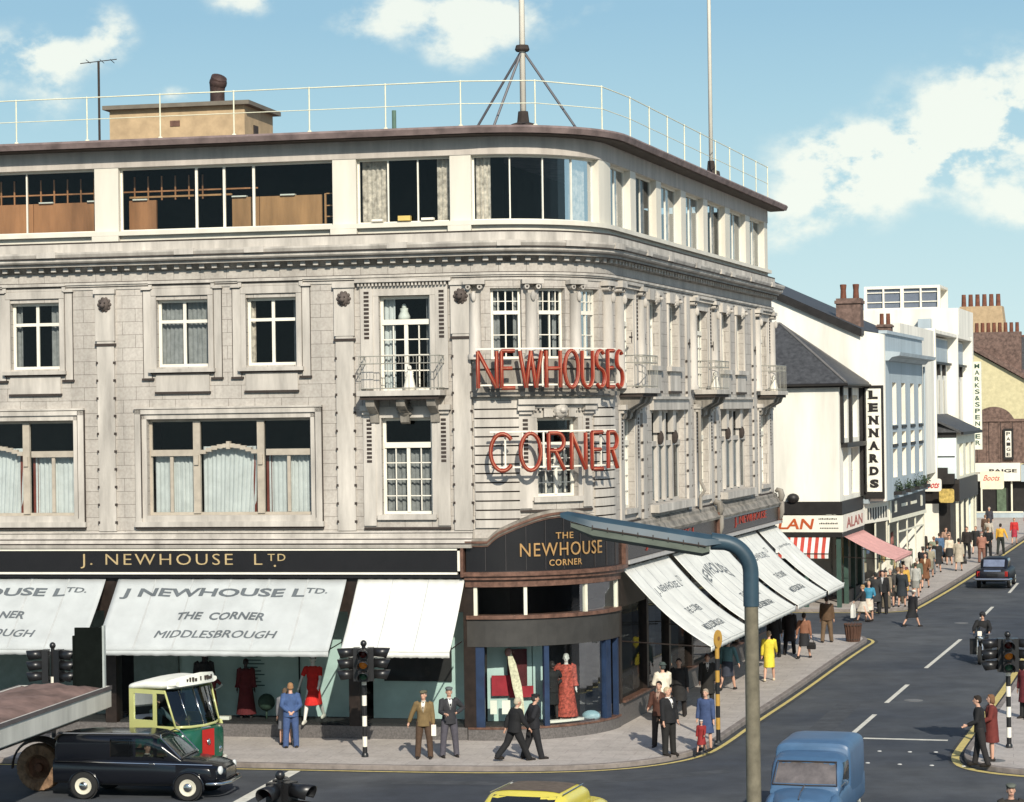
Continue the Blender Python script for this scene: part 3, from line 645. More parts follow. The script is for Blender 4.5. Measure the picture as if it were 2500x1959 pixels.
# ------------------------------------------------------------------ shop level of the store
TEAL = mat('teal_backcloth', (.42, .53, .49), .9, var=.12, scale=1.2); BLUEP = mat('blue_post', (.015, .032, .075), .5, var=.2)
DRED = mat('crimson', (.30, .02, .03), .8, var=.2); MAROON = mat('maroon_cloth', (.085, .014, .016), .85, var=.25)
GRANITE = mat('granite_plinth', (.12, .11, .105), .5, var=.3, scale=20)
def front_frame(m):
    # plinths
    fb(m, SW, -.25, .12, .46, -.3, .03, 0); fb(m, 5.0, SE, .12, .75, -.3, .03, 0)
    for s in (-17.3, -10.35, -3.36, -.16): fb(m, s-.16, s+.16, .46, 4.5, -.4, .04, 1)
    for s in (5.15, 8.3, 11.1, 14.2, 18.3, 21.4, 24.5, 28.3): fb(m, s-.12, s+.12, .75, 4.6, -.4, .04, 1)
    fb(m, SW, -.32, 3.55, 4.5, -.4, .02, 1); fb(m, 5.03, SE, 3.4, 4.6, -.4, .02, 1)
sub(store, 'shopfront_frame', [GRANITE, DARKWOOD], front_frame)
def corner_frame(m):
    fb(m, -.22, 5.0, 2.62, 3.36, -.35, .05, 1); fb(m, -.22, 5.0, 3.36, 3.46, -.3, .12, 2)
    fb(m, -.24, 5.02, 4.22, 4.42, -.3, .10, 2); fb(m, -.24, 5.02, 4.42, 4.52, -.3, .2, 2); fb(m, -.26, 5.04, 4.52, 4.63, -.3, .28, 2)
    for s in (0.02, 1.35, 3.2, 4.85): fb(m, s-.045, s+.045, 3.46, 4.22, -.05, .05, 3)
sub(store, 'corner_plinth', [GRANITE, BRONZE], lambda m: (fb(m, -.22, 5.0, .12, .42, -.3, .06), fb(m, -.22, 5.0, .42, .47, -.3, .08, 1)))
sub(store, 'corner_shopfront', [GRANITE, mat('grey_stallboard', (.04, .038, .035), .5, var=.15), BRONZE, CREAM], corner_frame)
for s, w_ in ((.1, .13), (1.92, .07), (4.2, .14), (4.9, .06)): sub(store, 'corner_post', [BLUEP], lambda m: fb(m, s-w_, s+w_, .47, 2.62, -.12, .02))
def shop_glass(s0, s1, z0, z1, d=-.08):
    m = MB(); pane(m, s0, s1, z0, z1, d); return m.build('shop_pane', [SHOPGLASS], store)
LEFTW = [(-17.1, -10.55), (-10.15, -3.54), (-3.18, -.34)]
for a, b in LEFTW: shop_glass(a, b, .46, 3.55)
shop_glass(.24, 1.84, .47, 2.62); shop_glass(2.0, 4.05, .47, 2.62); shop_glass(0, 4.9, 3.46, 4.2, 0)
for a, b in ((5.3, 8.15), (8.45, 10.95), (11.25, 14.05), (14.35, 18.15), (18.45, 21.25), (21.55, 24.35), (24.65, 28.15)): shop_glass(a, b, .75, 3.4)
def displays(m):
    for a, b in LEFTW: fb(m, a, b, .46, .52, -1.9, -.1, 1)
    fb(m, -10.15, -8.85, .52, 3.5, -1.3, -1.2, 2); fb(m, -8.85, -3.6, .52, 3.5, -1.45, -1.35, 0); fb(m, -8.05, -8.0, .52, 3.5, -1.34, -1.25, 1); fb(m, -5.35, -5.32, .52, 3.5, -1.34, -1.3, 1)
    fb(m, -17, -10.6, .52, 3.5, -1.4, -1.3, 2); fb(m, -3.18, -.4, .52, 3.5, -1.3, -1.2, 0); fb(m, -2.85, -.95, 1.55, 2.7, -1.19, -1.14, 1)
    fb(m, .1, 1.9, .47, 2.62, -1.15, -1.05, 0); fb(m, 1.95, 2.65, .47, 2.62, -1.15, -1.05, 0); fb(m, 2.65, 4.9, .47, 2.62, -1.05, -.95, 1); fb(m, .1, 4.9, .46, .5, -1.3, -.12, 1)
    fb(m, 5.2, SE, .6, 3.4, -1.5, -1.4, 1); fb(m, 5.2, SE, .7, .76, -1.4, -.1, 1); fb(m, .0, 4.9, 2.63, 2.7, -1.3, -.1, 1)
sub(store, 'window_ledge', [BRONZE], lambda m: fb(m, 5.28, SE, .752, .81, -.1, .13))
sub(store, 'display_backing', [TEAL, mat('display_black', (.02, .018, .018), .8, var=.2), mat('display_grey', (.20, .24, .22), .9, var=.15)], displays)
# leaning blinds and posters in the corner window
sub(store, 'display_board', [DRED, WHITE, MAROON], lambda m: (fb(m, .3, 1.05, 1.2, 1.75, -.95, -.9, 0), fb(m, .95, 1.85, 1.15, 1.45, -.9, -.85, 0), fb(m, .9, 1.65, 1.45, 2.45, -.98, -.93, 2), fb(m, .3, .52, .75, 1.12, -.6, -.55, 1), fb(m, .68, .95, .75, 1.12, -.6, -.55, 1), fb(m, 2.1, 3.3, .5, .56, -.4, -.2, 1)))
sub(store, 'price_card', [WHITE], lambda m: (fb(m, -7.55, -7.05, .53, .62, -.5, -.3), fb(m, -9.4, -9.0, .9, 1.0, -.5, -.45)))
sub(store, 'price_list', [mat('printed_card', (.05, .10, .10), .8)], lambda m: [fb(m, -6.9, -6.35-.1*(k % 3), 1.35+k*.1, 1.38+k*.1, -1.34, -1.325) for k in range(12)])
# fascias
sub(store, 'fascia', [BLACK, WHITE, BRONZE], lambda m: (fb(m, SW, -.42, 4.63, 5.26, -.2, .22), fb(m, SW, -.42, 5.215, 5.27, .1, .26, 1), fb(m, SW, -.42, 4.57, 4.625, .1, .26, 1), fb(m, -.41, -.335, 4.66, 5.2, .1, .25, 1), fb(m, SW, -.3, 4.47, 4.56, -.2, .2, 0), fb(m, -.32, -.24, 4.5, 5.4, -.1, .3, 2)))
sub(store, 'fascia', [BLACK, mat('pale_rail', (.42, .40, .38), .5), BRONZE], lambda m: (fb(m, 5.3, SE, 4.72, 5.28, -.2, .2), fb(m, 5.3, SE, 4.60, 4.70, -.2, .30, 1), fb(m, 17.6, SE, 5.22, 5.28, .0, .24, 1), fb(m, 5.0, 5.25, 4.52, 5.75, -.1, .26, 2), fb(m, 17.3, 17.55, 4.6, 5.5, .0, .3, 2), fb(m, 28.25, 28.5, 4.6, 5.5, .0, .3, 2)))
for s in (17.42, 28.3):
    def scroll(m):
        m.tube([P(s, 5.4, .26), P(s, 5.62, .32), P(s, 5.8, .28), P(s, 5.84, .16), P(s, 5.76, .1)], [.10, .12, .11, .09, .06], 8)
        m.tube([P(s, 4.75, .26), P(s, 5.0, .33), P(s, 5.4, .3)], [.06, .09, .12], 8)
    sub(store, 'console', [TRIMD], scroll, smooth=True)
def tympan(m):
    n = 36; ring = []
    def top(t):   # arched head with ears
        s = -.2+5.2*t; c = abs(s-2.35)
        if c < 1.75: return 5.52 + .52*(cos(c/1.75*pi/2))
        return 5.30 + .22*max(0, 1-(c-1.75)/.22)
    for (d, off, th, mi) in ((.14, 0, None, 0), (.18, 0, .045, 1), (.22, .045, .05, 2), (.27, .095, .06, 1), (.22, .155, .07, 2)):
        for k in range(n):
            s0 = -.2+5.2*k/n; s1 = -.2+5.2*(k+1)/n; a0, a1 = top(k/n)+off, top((k+1)/n)+off
            b0, b1 = (4.63, 4.63) if th is None else (a0, a1)
            if th: a0 += th; a1 += th
            m.loft([[P(s0, b0, -.1), P(s0, b0, d), P(s0, a0, d), P(s0, a0, -.1)], [P(s1, b1, -.1), P(s1, b1, d), P(s1, a1, d), P(s1, a1, -.1)]], True, True, mi)
    for k in range(1, 10): s = -.2+.52*k; fb(m, s-.006, s+.006, 4.66, top(k/10)-.02, .1, .164, 3)
sub(store, 'corner_fascia', [BLACK, BRONZE, TRIMD, mat('board_joint', (.05, .045, .045), .6)], tympan)
# lettering
def ft(s, z, d): return lambda u, v, w_: P(s+u, z+v, d+w_)
def letters(parent, mats, items, name='lettering'):
    for txt, s, z, d, kw in items:
        m = MB(); text_mb(m, txt, ft(s, z, d), **kw); m.build(name, mats, parent)
letters(store, [GOLD], [('J. NEWHOUSE  L', -8.48, 4.93, .222, dict(width=5.25, height=.40, ext=.02, spacing=1.25, bold=-.008)), ('TD', -5.45, 5.03, .222, dict(width=.5, height=.19, ext=.02, spacing=1.3)), ('.', -5.5, 4.80, .222, dict(width=.06, height=.06, ext=.02))])
letters(store, [mat('dull_gold', (.42, .25, .10), .45, metal=.2, var=.2)], [('THE', 2.42, 5.56, .167, dict(width=.52, height=.17, ext=.015, bold=.01, spacing=1.15)), ('NEWHOUSE', 2.45, 5.2, .167, dict(width=2.5, height=.36, ext=.02, spacing=1.12)), ('CORNER', 2.46, 4.84, .167, dict(width=.98, height=.17, ext=.015, bold=.012, spacing=1.15))])
REDL = mat('red_letter', (.30, .035, .02), .45, var=.15)
letters(store, [REDL], [('J. NEWHOUSE L', 10.8, 5.02, .205, dict(width=6.5, height=.36, ext=.02)), ('J. NEWHOUSE', 23.0, 5.02, .205, dict(width=5.6, height=.36, ext=.02))])

# ------------------------------------------------------------------ awnings (each can be wound in: things of their own)
CANVAS = canvasmat('awning_canvas', (.60, .625, .62)); PRINT = mat('awning_print', (.11, .125, .135), .85, var=.15)
CANVASW = canvasmat('plain_canvas', (.84, .84, .79)); SEAM = mat('canvas_seam', (.42, .43, .42), .9)
def awning(label, s0, s1, zt, zb, dep, dt=.1, canvas=None, text=(), sag=.06, lean=0., group='awnings of the corner store'):
    t = wthing('awning', label, 'awning', P((s0+s1)/2, zt, dt), group=group); mb = MB(); n = 10
    def pt(u, k):   # u along, k down the slope
        z = zt+(zb-zt)*k - sag*sin(pi*k)*(1+.15*sin(u*9)) + .012*sin(u*31+s0*3+k*2.2)*sin(pi*k*.9+.2) + .006*sin(u*67+k*5); return P(s0+(s1-s0)*u+lean*k, z, dt+(dep-dt)*k)
    c = [i/48 for i in range(49)]
    mb.loft([[pt(u, k/n) for u in c] for k in range(n+1)], False, False)
    low = [pt(u, 1) for u in c]; mb.loft([low, [p - Vector((0, 0, .13+.012*(i % 2))) for i, p in enumerate(low)]], False, False)
    cv = mb.build('canvas', [canvas or CANVAS], t, smooth=True)
    sol = cv.modifiers.new('t', 'SOLIDIFY'); sol.thickness = .012; sol.offset = 0
    m = MB(); m.tube([p + Vector((0, 0, .02)) for p in low[::4]], .022, 6); m.build('front_bar', [canvas or CANVAS], t)
    for s in (s0+.12, s1-.12):
        m = MB(); m.tube([P(s, zb+.1, .05), P(s+lean, zb-.02, dep-.03)], .018, 6); m.build('arm', [DARKWOOD], t)
    m = MB(); ns = max(1, int((s1-s0)/1.15))
    for i in range(1, ns+1):
        u = i/(ns+1); m.loft([[pt(u-.004, k/n)+Vector((0, 0, .009)), pt(u+.004, k/n)+Vector((0, 0, .009))] for k in range(n+1)], False, False)
    m.build('seam', [SEAM if canvas is None or canvas == CANVASW else canvas], cv)
    if text:
        for txt, uc, kc, wd, ht, kw in text:
            Ls = sqrt((dep-dt)**2+(zb-zt)**2); arch = kw.pop('arch', 0)
            def fn(u, v, w_):
                k = kc - v/Ls - arch*(1-(2*u/wd)**2)/Ls; p = pt(uc+u/(s1-s0), k); return p + Vector((0, 0, .012+w_*.3)) + (P(0, 0, .008)-P(0, 0, 0))
            m = MB(); text_mb(m, txt, fn, width=wd, height=ht, ext=.006, **kw)
            if not kw.get('bold') and wd > 1: text_mb(m, txt, lambda u, v, w_: fn(u+.016, v+.004, w_+.008), width=wd, height=ht, ext=.006, **kw)
            m.build('lettering', [PRINT], cv)
    return t
def store_text(): return [('J NEWHOUSE L', .435, .2, 5.25, .36, dict(shear=.15, bold=.03)), ('TD.', .885, .155, .62, .17, dict(shear=.18, bold=.02)), ('THE  CORNER', .5, .5, 2.5, .27, dict(shear=.22, bold=.03)), ('MIDDLESBROUGH', .5, .76, 3.35, .27, dict(shear=.22))]
awning('white store awning over the lorry, its lettering cut off by the left edge', -16.9, -10.42, 4.44, 2.66, 1.95, text=store_text())
awning('white store awning left of the blank one, lettered down to MIDDLESBROUGH', -10.05, -3.52, 4.44, 2.66, 1.95, text=store_text())
awning('blank white awning beside the dark corner fascia, without lettering', -3.2, -.25, 4.44, 2.66, 1.95, canvas=CANVASW)
side = [('J. NEWHOUSE L', .5, .28, 3.0, .3, dict(shear=.1, bold=.015)), ('TD', .82, .22, .35, .2, {}), ('THE CORNER', .52, .55, 1.7, .26, dict(bold=.015)), ('MIDDLESBROUGH', .52, .78, 2.3, .28, dict(bold=.015))]
awning('side street awning nearest the rounded corner, lettered in three lines', 5.15, 10.7, 4.5, 2.36, 2.6, sag=.2, canvas=CANVASW, text=[(a, b, c, d, e, dict(f)) for a, b, c, d, e, f in side])
awning('side street awning behind the lamp post column, with an arched name on it', 11.3, 18.2, 4.5, 2.36, 2.6, sag=.2, canvas=CANVASW, text=[('NEWHOUSES', .42, .34, 3.6, .42, dict(arch=.35, bold=.015)), ('THE CORNER', .6, .62, 2.6, .3, dict(shear=.3)), ('MIDDLESBROUGH', .6, .8, 2.6, .26, dict(shear=.3))])
awning('lettered side street awning just right of the lamp post column', 18.7, 24.3, 4.5, 2.36, 2.6, sag=.2, canvas=CANVASW, text=[(a, b, c, d, e, dict(f)) for a, b, c, d, e, f in side])
awning('brightest side street awning at the far end of the store', 24.75, 28.3, 4.5, 2.36, 2.6, sag=.16, canvas=CANVASW, text=[('J. NEWHOUSE LTD', .5, .25, 2.4, .12, dict(bold=.01))])

# ------------------------------------------------------------------ red letters on the corner
RED = mat('red_channel', (.25, .028, .014), .5, var=.18, scale=6); NEON = mat('unlit_tube', (.42, .14, .08), .35, var=.05)
def arc(cx, cy, rx, ry, a0, a1, n=14): return [(cx+rx*cos(radians(a0+(a1-a0)*i/n)), cy+ry*sin(radians(a0+(a1-a0)*i/n))) for i in range(n+1)]
GL = {'N': [[(0, 0), (0, 1), (1, 0), (1, 1)]], 'E': [[(1, 1), (0, 1), (0, 0), (1, 0)], [(0, .53), (.8, .53)]], 'W': [[(0, 1), (.27, 0), (.5, 1), (.73, 0), (1, 1)]],
      'H': [[(0, 0), (0, 1)], [(1, 0), (1, 1)], [(0, .52), (1, .52)]], 'O': [arc(.5, .5, .5, .5, 90, 450, 22)], 'U': [[(0, 1)] + arc(.5, .32, .5, .32, 180, 360, 12) + [(1, 1)]],
      'S': [arc(.5, .76, .48, .24, 40, 250, 12) + arc(.5, .25, .5, .25, 80, -140, 12)], 'C': [arc(.55, .5, .55, .5, 42, 318, 20)], 'R': [[(0, 0), (0, 1), (.45, 1)] + arc(.5, .76, .48, .24, 85, -85, 10) + [(0, .52)], [(.42, .52), (1, 0)]]}
sign = wthing('letter_sign', 'big red outlined letters NEWHOUSES CORNER on rails before the rounded corner', 'sign', P(2.0, 9.5, .8))
DS = .62
def split(pl):
    out = [[pl[0]]]
    for i in range(1, len(pl)):
        out[-1].append(pl[i])
        if i < len(pl)-1:
            a = Vector(pl[i])-Vector(pl[i-1]); b = Vector(pl[i+1])-Vector(pl[i])
            if a.angle(b) > radians(50): out.append([pl[i]])
    return out
def row(word, s0, widths, gaps, z0, h):
    s = s0
    for i, ch in enumerate(word):
        a = MB(); b = MB()
        for pl in [seg for pl0 in GL[ch] for seg in split(pl0)]:
            pts = [(s+x*widths[i], z0+y*h) for x, y in pl]
            a.tube([P(x, y, DS) for x, y in pts], (.056), 7); b.tube([P(x, y, DS+.055) for x, y in pts], .016, 6)
        lt = a.build('letter', [RED], sign); b.build('neon_tube', [NEON], lt, smooth=True)
        s += widths[i]+gaps
    return s
row('NEWHOUSES', .26, [.42, .30, .50, .34, .36, .30, .27, .23, .26], .11, 9.52, .98)
row('CORNER', .52, [.48, .46, .38, .38, .33, .34], .19, 7.33, .98)
def rails(m):
    for z, a, b in ((10.56, .2, 3.95), (9.60, .2, 3.95), (8.36, .5, 3.9), (7.42, .5, 3.9)): fb(m, a, b, z-.022, z+.022, DS-.13, DS-.075)
    for z, ss in ((9.55, (.75, 1.75, 2.75, 3.6)), (7.38, (.85, 1.25, 1.75, 3.35))):
        for s in ss: fb(m, s-.02, s+.02, z, z+1.0, DS-.135, DS-.09)
    for z, ss in ((10.5, (.25, 1.6, 3.0, 3.9)), (9.65, (.25, 1.6, 3.0, 3.9)), (8.3, (.6, 2.0, 3.8)), (7.45, (.6, 2.0, 3.8))):
        for s in ss: fb(m, s-.015, s+.015, z, z+.03, .02, DS-.13)
m = MB(); rails(m); m.build('support_frame', [WHITE], sign)

# ------------------------------------------------------------------ on the roof
RAILM = mat('yellowed_white_rail', (.72, .70, .52), .5, var=.1)
rl = wthing('roof_railing', 'thin cream two-bar railing round the edge of the flat store roof', 'railing', P(0, 16.5, .2))
posts = [-17.1, -14.98, -12.84, -10.75, -8.62, -6.5, -4.36, -2.23, -.16, 1.75, 3.95, 6.4, 8.7, 11, 13.3, 15.6, 17.9, 20.2, 22.5, 24.8, 27]
for z, r in ((17.72, .017), (17.12, .012)):
    m = MB(); m.tube([P(s, z, .2) for s in posts], r, 6); m.build('rail', [RAILM], rl)
for s in posts:
    m = MB(); m.tube([P(s, 16.5, .2), P(s, 17.74, .2)], .02, 6); m.ell(P(s, 17.72, .2), (.032,)*3, 6, 4); m.ell(P(s, 17.12, .2), (.03,)*3, 6, 4); m.lathe([(.08, 16.5), (.05, 16.56)], 8, Matrix.Translation(P(s, 0, .2))); m.build('post', [RAILM], rl)
def pole(label, x, y, z0, z1, r, stays=None):
    t = thing('flagpole', label, 'flagpole', (x, y, z0))
    m = MB(); m.tube([(0, 0, .2), (0, 0, (z1-z0)*.6), (0, 0, z1-z0)], [r, r*.85, r*.5], 8); m.build('pole', [WHITE], t, smooth=True)
    m = MB(); m.lathe([(r*4.5, 0), (r*4, .25), (r*2, .3), (r*1.6, .6)], 10); m.build('base', [SOOT], t)
    if stays:
        zt = 2.3
        for a, b in stays:
            m = MB(); m.tube([(0, 0, zt), (a, b, 0)], .035, 6); m.build('stay', [mat('grey_steel', (.10, .10, .11), .5)], t)
        m = MB(); m.lathe([(r*2, zt-.05), (r*2.4, zt), (r*2, zt+.12)], 10); m.build('collar', [SOOT], t)
    return t
pole('tall white flagpole on three dark stays above the rounded corner', .42, 64.2, 16.54, 26, .085, [(-1.45, .8), (-.85, -.8), (1.5, -.3)])
q = P(18.6, 0, -.1); pole('slim white flagpole without long stays, towards the far end of the roof', q.x, q.y, 16.54, 30, .07)
hut = thing('rooftop_hut', 'low buff flat-topped hut on the store roof under the cowl', 'hut', (-9.55, 70, 16.5), radians(-12))
BUFF = mat('buff_render', (.44, .32, .19), .85, var=.15)
m = MB(); m.box(-2.1, 2.1, -1.1, 1.6, 0, 1.5); m.build('wall', [BUFF], hut)
m = MB(); m.box(-2.25, 2.3, -1.3, 1.8, 1.5, 1.62); m.build('roof_slab', [mat('hut_roof', (.16, .14, .11), .8)], hut)
m = MB(); m.box(-.4, .38, -1.13, -1.101, .2, .52); m.box(-.32, .3, -1.135, -1.13, .26, .46, mi=1); m.build('window', [SOOT, GRANITE], hut)
m = MB(); m.box(-.2, .1, -1.12, -1.101, .95, 1.12); m.build('vent', [BRONZE], hut)
m = MB(); m.box(2.101, 2.13, -.3, .1, .3, 1.0); m.build('door', [SOOT], hut)
ck = thing('vent_cowl', 'dark hooded vent cowl standing on the buff rooftop hut', 'vent', (-8.75, 70.4, 18.12), radians(-12))
m = MB(); m.tube([(0, 0, 0), (0, 0, .55), (.02, -.02, .8), (.1, -.1, .95)], [.22, .22, .25, .24], 14); m.ell((.04, -.03, .80), (.27, .27, .25), 14, 8); m.build('hood', [mat('rusty_iron', (.06, .035, .03), .7, var=.4, scale=4)], ck, smooth=True, auto=50)
m = MB(); m.lathe([(.3, 0), (.28, .06), (.23, .08)], 14); m.build('flange', [SOOT], ck)
ae = thing('aerial', 'thin dark television aerial mast with one crossbar, left of the hut', 'aerial', (-11.9, 68.0, 16.56))
m = MB(); m.tube([(0, 0, 0), (0, 0, 2.71)], .035, 6); m.build('mast', [SOOT], ae)
m = MB(); m.tube([(-.55, .1, 2.66), (.55, -.1, 2.74)], .014, 5); [m.tube([(x, -.35, 2.7), (x, .35, 2.7)], .01, 5) for x in (-.3, .1, .4)]; m.build('crossbar', [SOOT], ae)
vp = thing('vent_pipe', 'short green vent pipe on the roof edge left of the flagpole', 'pipe', (-3.15, 64.6, 16.55))
m = MB(); m.tube([(0, 0, 0), (0, 0, .72)], .06, 8); m.lathe([(.09, .0), (.09, .08)], 8); m.build('pipe', [mat('verdigris', (.10, .17, .13), .7)], vp)
# ------------------------------------------------------------------ buildings along the side street
def SB(m, s0, s1, d0, d1, z0, z1, mi=0): fb(m, s0, s1, z0, z1, d0, d1, mi)
LIME = mat('limewash', (.78, .75, .66), .8, var=.16, scale=.8, streak=True); LIME2 = mat('pale_limewash', (.62, .70, .70), .85, var=.12, scale=.9)
SLATE = mat('slate', (.060, .062, .066), .65, var=.35, scale=5); TAR = mat('black_paint', (.018, .016, .015), .5, var=.25)
BRICK = brickmat('red_brown_brick', (.20, .10, .065), (.26, .15, .09), (.25, .21, .17), .23, .075, .012, .35, bump=.3)
BRICKP = mat('brown_brick', (.16, .105, .085), .85, var=.4, scale=4); POT = mat('chimney_pot', (.16, .06, .035), .8, var=.3)
GOODS = [mat('goods_%s' % n, c, .8, var=.3) for n, c in (('cream', (.45, .40, .27)), ('green', (.10, .14, .09)), ('ochre', (.38, .27, .10)), ('rose', (.30, .12, .10)), ('blue', (.09, .13, .2)))]
def bld(name, label, s, d): return wthing(name, label, 'building', P(s, .12, d))
def part(parent, name, mats, fn, **kw): return sub(parent, name, mats, fn, **kw)
def swin(parent, s0, s1, z0, z1, d, rev, vs=(), hs=(), frame=WHITE, glass=None, dark=True, fw=.06):
    m = MB(); bars(m, s0, s1, z0, z1, d-rev+.03, vs, hs, fw); o = m.build('window', [frame], parent)
    m = MB(); pane(m, s0, s1, z0, z1, d-rev+.04); m.build('pane', [GLASS], o)
    m = MB(); SB(m, s0-.1, s1+.1, d-rev-.9, d-rev-.8, z0-.1, z1+.1); m.build('blind', [INTER], o)  # dark sheet behind the glass, added in place of an unlit room
    return o
def poly_ext(m, pts, s0, s1, mi=0):      # (d, z) outline extruded along s
    m.loft([[P(s0, z, d) for d, z in pts], [P(s1, z, d) for d, z in pts]], True, True, mi)
def goods(parent, s0, s1, d, z0, z1, n, seed):
    r = random.Random(seed); m = MB()
    for i in range(n):
        s = r.uniform(s0, s1-.5); z = r.uniform(z0, z1-.5); SB(m, s, s+r.uniform(.2, .6), d-.2, d-.1-r.random()*.08, z, z+r.uniform(.2, .9), r.randrange(5))
    m.build('window_display', GOODS, parent)
# --- white corner shop with hipped slate roof
lan = bld('corner_shop', 'white rendered corner shop with hipped slate roof and LAN sign', 47, -3)
a, b = 43.9, 50.0
part(lan, 'wall', [LIME], lambda m: (SB(m, a, a+.3, -9, -.001, 4.75, 9.9), SB(m, a, b, -9, -8.7, .12, 9.9), fwall(m, a, b, 4.75, 9.9, [(44.9, 46.4, 4.95, 7.05), (47.2, 49.4, 4.95, 7.05), (44.7, 46.2, 7.5, 9.4), (47.6, 49.2, 7.5, 9.4)], .35)))
for x in ((44.9, 46.4, 4.95, 7.05), (47.2, 49.4, 4.95, 7.05), (44.7, 46.2, 7.5, 9.4), (47.6, 49.2, 7.5, 9.4)): swin(lan, *x, 0, .35, vs=[(x[0]+x[1])/2], hs=[(x[2]+x[3])/2])
part(lan, 'timber_trim', [TAR], lambda m: (SB(m, a+.4, b, 0, .3, 7.1, 7.3), SB(m, a+.3, a+.55, 0, .14, 7.3, 9.85), SB(m, 46.6, 46.9, 0, .14, 7.3, 9.85), SB(m, b-.3, b, 0, .16, 4.8, 9.85), SB(m, a-.14, b, -9, .24, 9.74, 9.92)))
def hip(m):
    e = 9.93; c = [P(a-.35, e, .4), P(b+.35, e, .4), P(b+.35, e, -9.2), P(a-.35, e, -9.2), P((a+b)/2, e+2.75, -3.1), P((a+b)/2, e+2.75, -9.2)]
    lo = [p - Vector((0, 0, .12)) for p in c[:4]]
    m.add(c + lo, [(0, 1, 4), (1, 2, 5, 4), (3, 0, 4, 5), (2, 3, 5), (6, 7, 1, 0), (7, 8, 2, 1), (8, 9, 3, 2), (9, 6, 0, 3), (6, 9, 8, 7)])
part(lan, 'roof', [SLATE], hip)
part(lan, 'gutter', [TAR], lambda m: (m.tube([P(a-.38, 9.86, -9), P(a-.38, 9.86, .45), P(b+.3, 9.86, .45)], .06, 6), m.tube([P(b-.1, 9.8, .25), P(b-.1, 4.9, .25)], .05, 6)))
part(lan, 'ridge_tiles', [mat('lead_ridge', (.16, .15, .14), .7)], lambda m: [m.tube([P(a-.33, 9.95, .38), P((a+b)/2, 12.69, -3.1)], .06, 6), m.tube([P((a+b)/2, 12.69, -3.1), P((a+b)/2, 12.69, -9.1)], .06, 6), m.tube([P(b+.33, 9.95, .38), P((a+b)/2, 12.69, -3.1)], .05, 6)])
part(lan, 'fascia', [TAR, WHITE, TAR], lambda m: (SB(m, a-.1, a+.3, -9, .1, 4.2, 4.75), SB(m, a+.31, b, -.3, .1, 4.2, 4.75), SB(m, a-.16, a+.3, -9, .14, 3.42, 4.15, 1), SB(m, a+.31, b, -.3, .14, 3.42, 4.15, 1), SB(m, a-.14, a+.3, -9, .1, 3.2, 3.41), SB(m, a+.31, b, -.3, .1, 3.2, 3.41)))
def wallt(s, d, z): return lambda u, v, w_: P(s-w_, z+v, d+u)
ORED = mat('orange_red', (.42, .08, .02), .5, var=.1)
m = MB(); text_mb(m, 'LAN', wallt(a-.165, -1.92, 3.78), width=1.5, height=.46, shear=.22, bold=.02); m.build('lettering', [ORED], lan)
for k in range(3):
    m = MB(); [SB(m, a-.168, a-.161, -.93+.03*k+i*.075, -.93+.03*k+i*.075+.05, 3.97-k*.2, 4.02-k*.2+.02*((i*k+i) % 3)/2) for i in range(11)]; m.build('small_writing', [TAR], lan)
m = MB(); text_mb(m, 'ALAN', lambda u, v, w_: P(47+u, 3.78+v, .145+w_), width=4.6, height=.46, bold=.015); m.build('lettering', [mat('faded_red', (.34, .12, .10), .6)], lan)
part(lan, 'shopfront', [TAR, mat('green_paint', (.04, .075, .06), .5)], lambda m: (SB(m, a+.5, b, -2.5, -2.4, .12, 3.2), SB(m, a+.6, a+.65, -9, -2, .12, 3.2), SB(m, a, a+.3, -9, -3.2, .12, 3.2), [SB(m, s, s+.14, -.2, 0, .12, 3.2, 1) for s in (a, 45.9, 47.9, b-.14)], SB(m, a, a+.14, -1.6, -1.45, .12, 3.2, 1), SB(m, 46, b, -.3, -.05, .12, .7, 0)))
goods(lan, 46, 50, -.4, .7, 3, 16, 3); goods(lan, 44.2, 46, -1.9, .3, 3, 8, 5)
m = MB(); m.ell(P(a-.12, 4.9, -2.05), (.28, .2, .22), 8, 6); m.tube([P(a-.05, 4.7, -2.05), P(a-.12, 4.85, -2.05)], .05, 6); m.build('floodlight', [TAR], lan, smooth=True)
REDS = mat('red_stripe', (.45, .06, .04), .8); PINK = mat('pink_canvas', (.62, .33, .30), .85, var=.12, scale=6)
bl = wthing('striped_blind', 'red and white striped shop blind under the LAN sign', 'blind', P(a-.3, 3.2, -1.7))
def stripes(m, s0, d0, d1, n, z1, z0, drop):
    for k in range(n):
        x0 = d0+(d1-d0)*k/n; x1 = d0+(d1-d0)*(k+1)/n
        m.loft([[P(s0, z1, x0), P(s0, z1, x1)], [P(s0-drop, z0, x0), P(s0-drop, z0, x1)], [P(s0-drop, z0-.2, x0), P(s0-drop, z0-.2, x1)]], False, False, k % 2)
m = MB(); stripes(m, a-.1, -3.6, -.45, 20, 3.2, 2.5, .5); m.build('canvas', [REDS, CANVASW], bl)
m = MB(); m.tube([P(a-.6, 2.5, -3.6), P(a-.6, 2.5, -.45)], .025, 6); m.build('front_bar', [TAR], bl)
awning('pink canvas awning over the white corner shop front', 44.3, 49.9, 3.2, 2.2, 2.3, canvas=PINK, group='shop awnings', sag=.1)
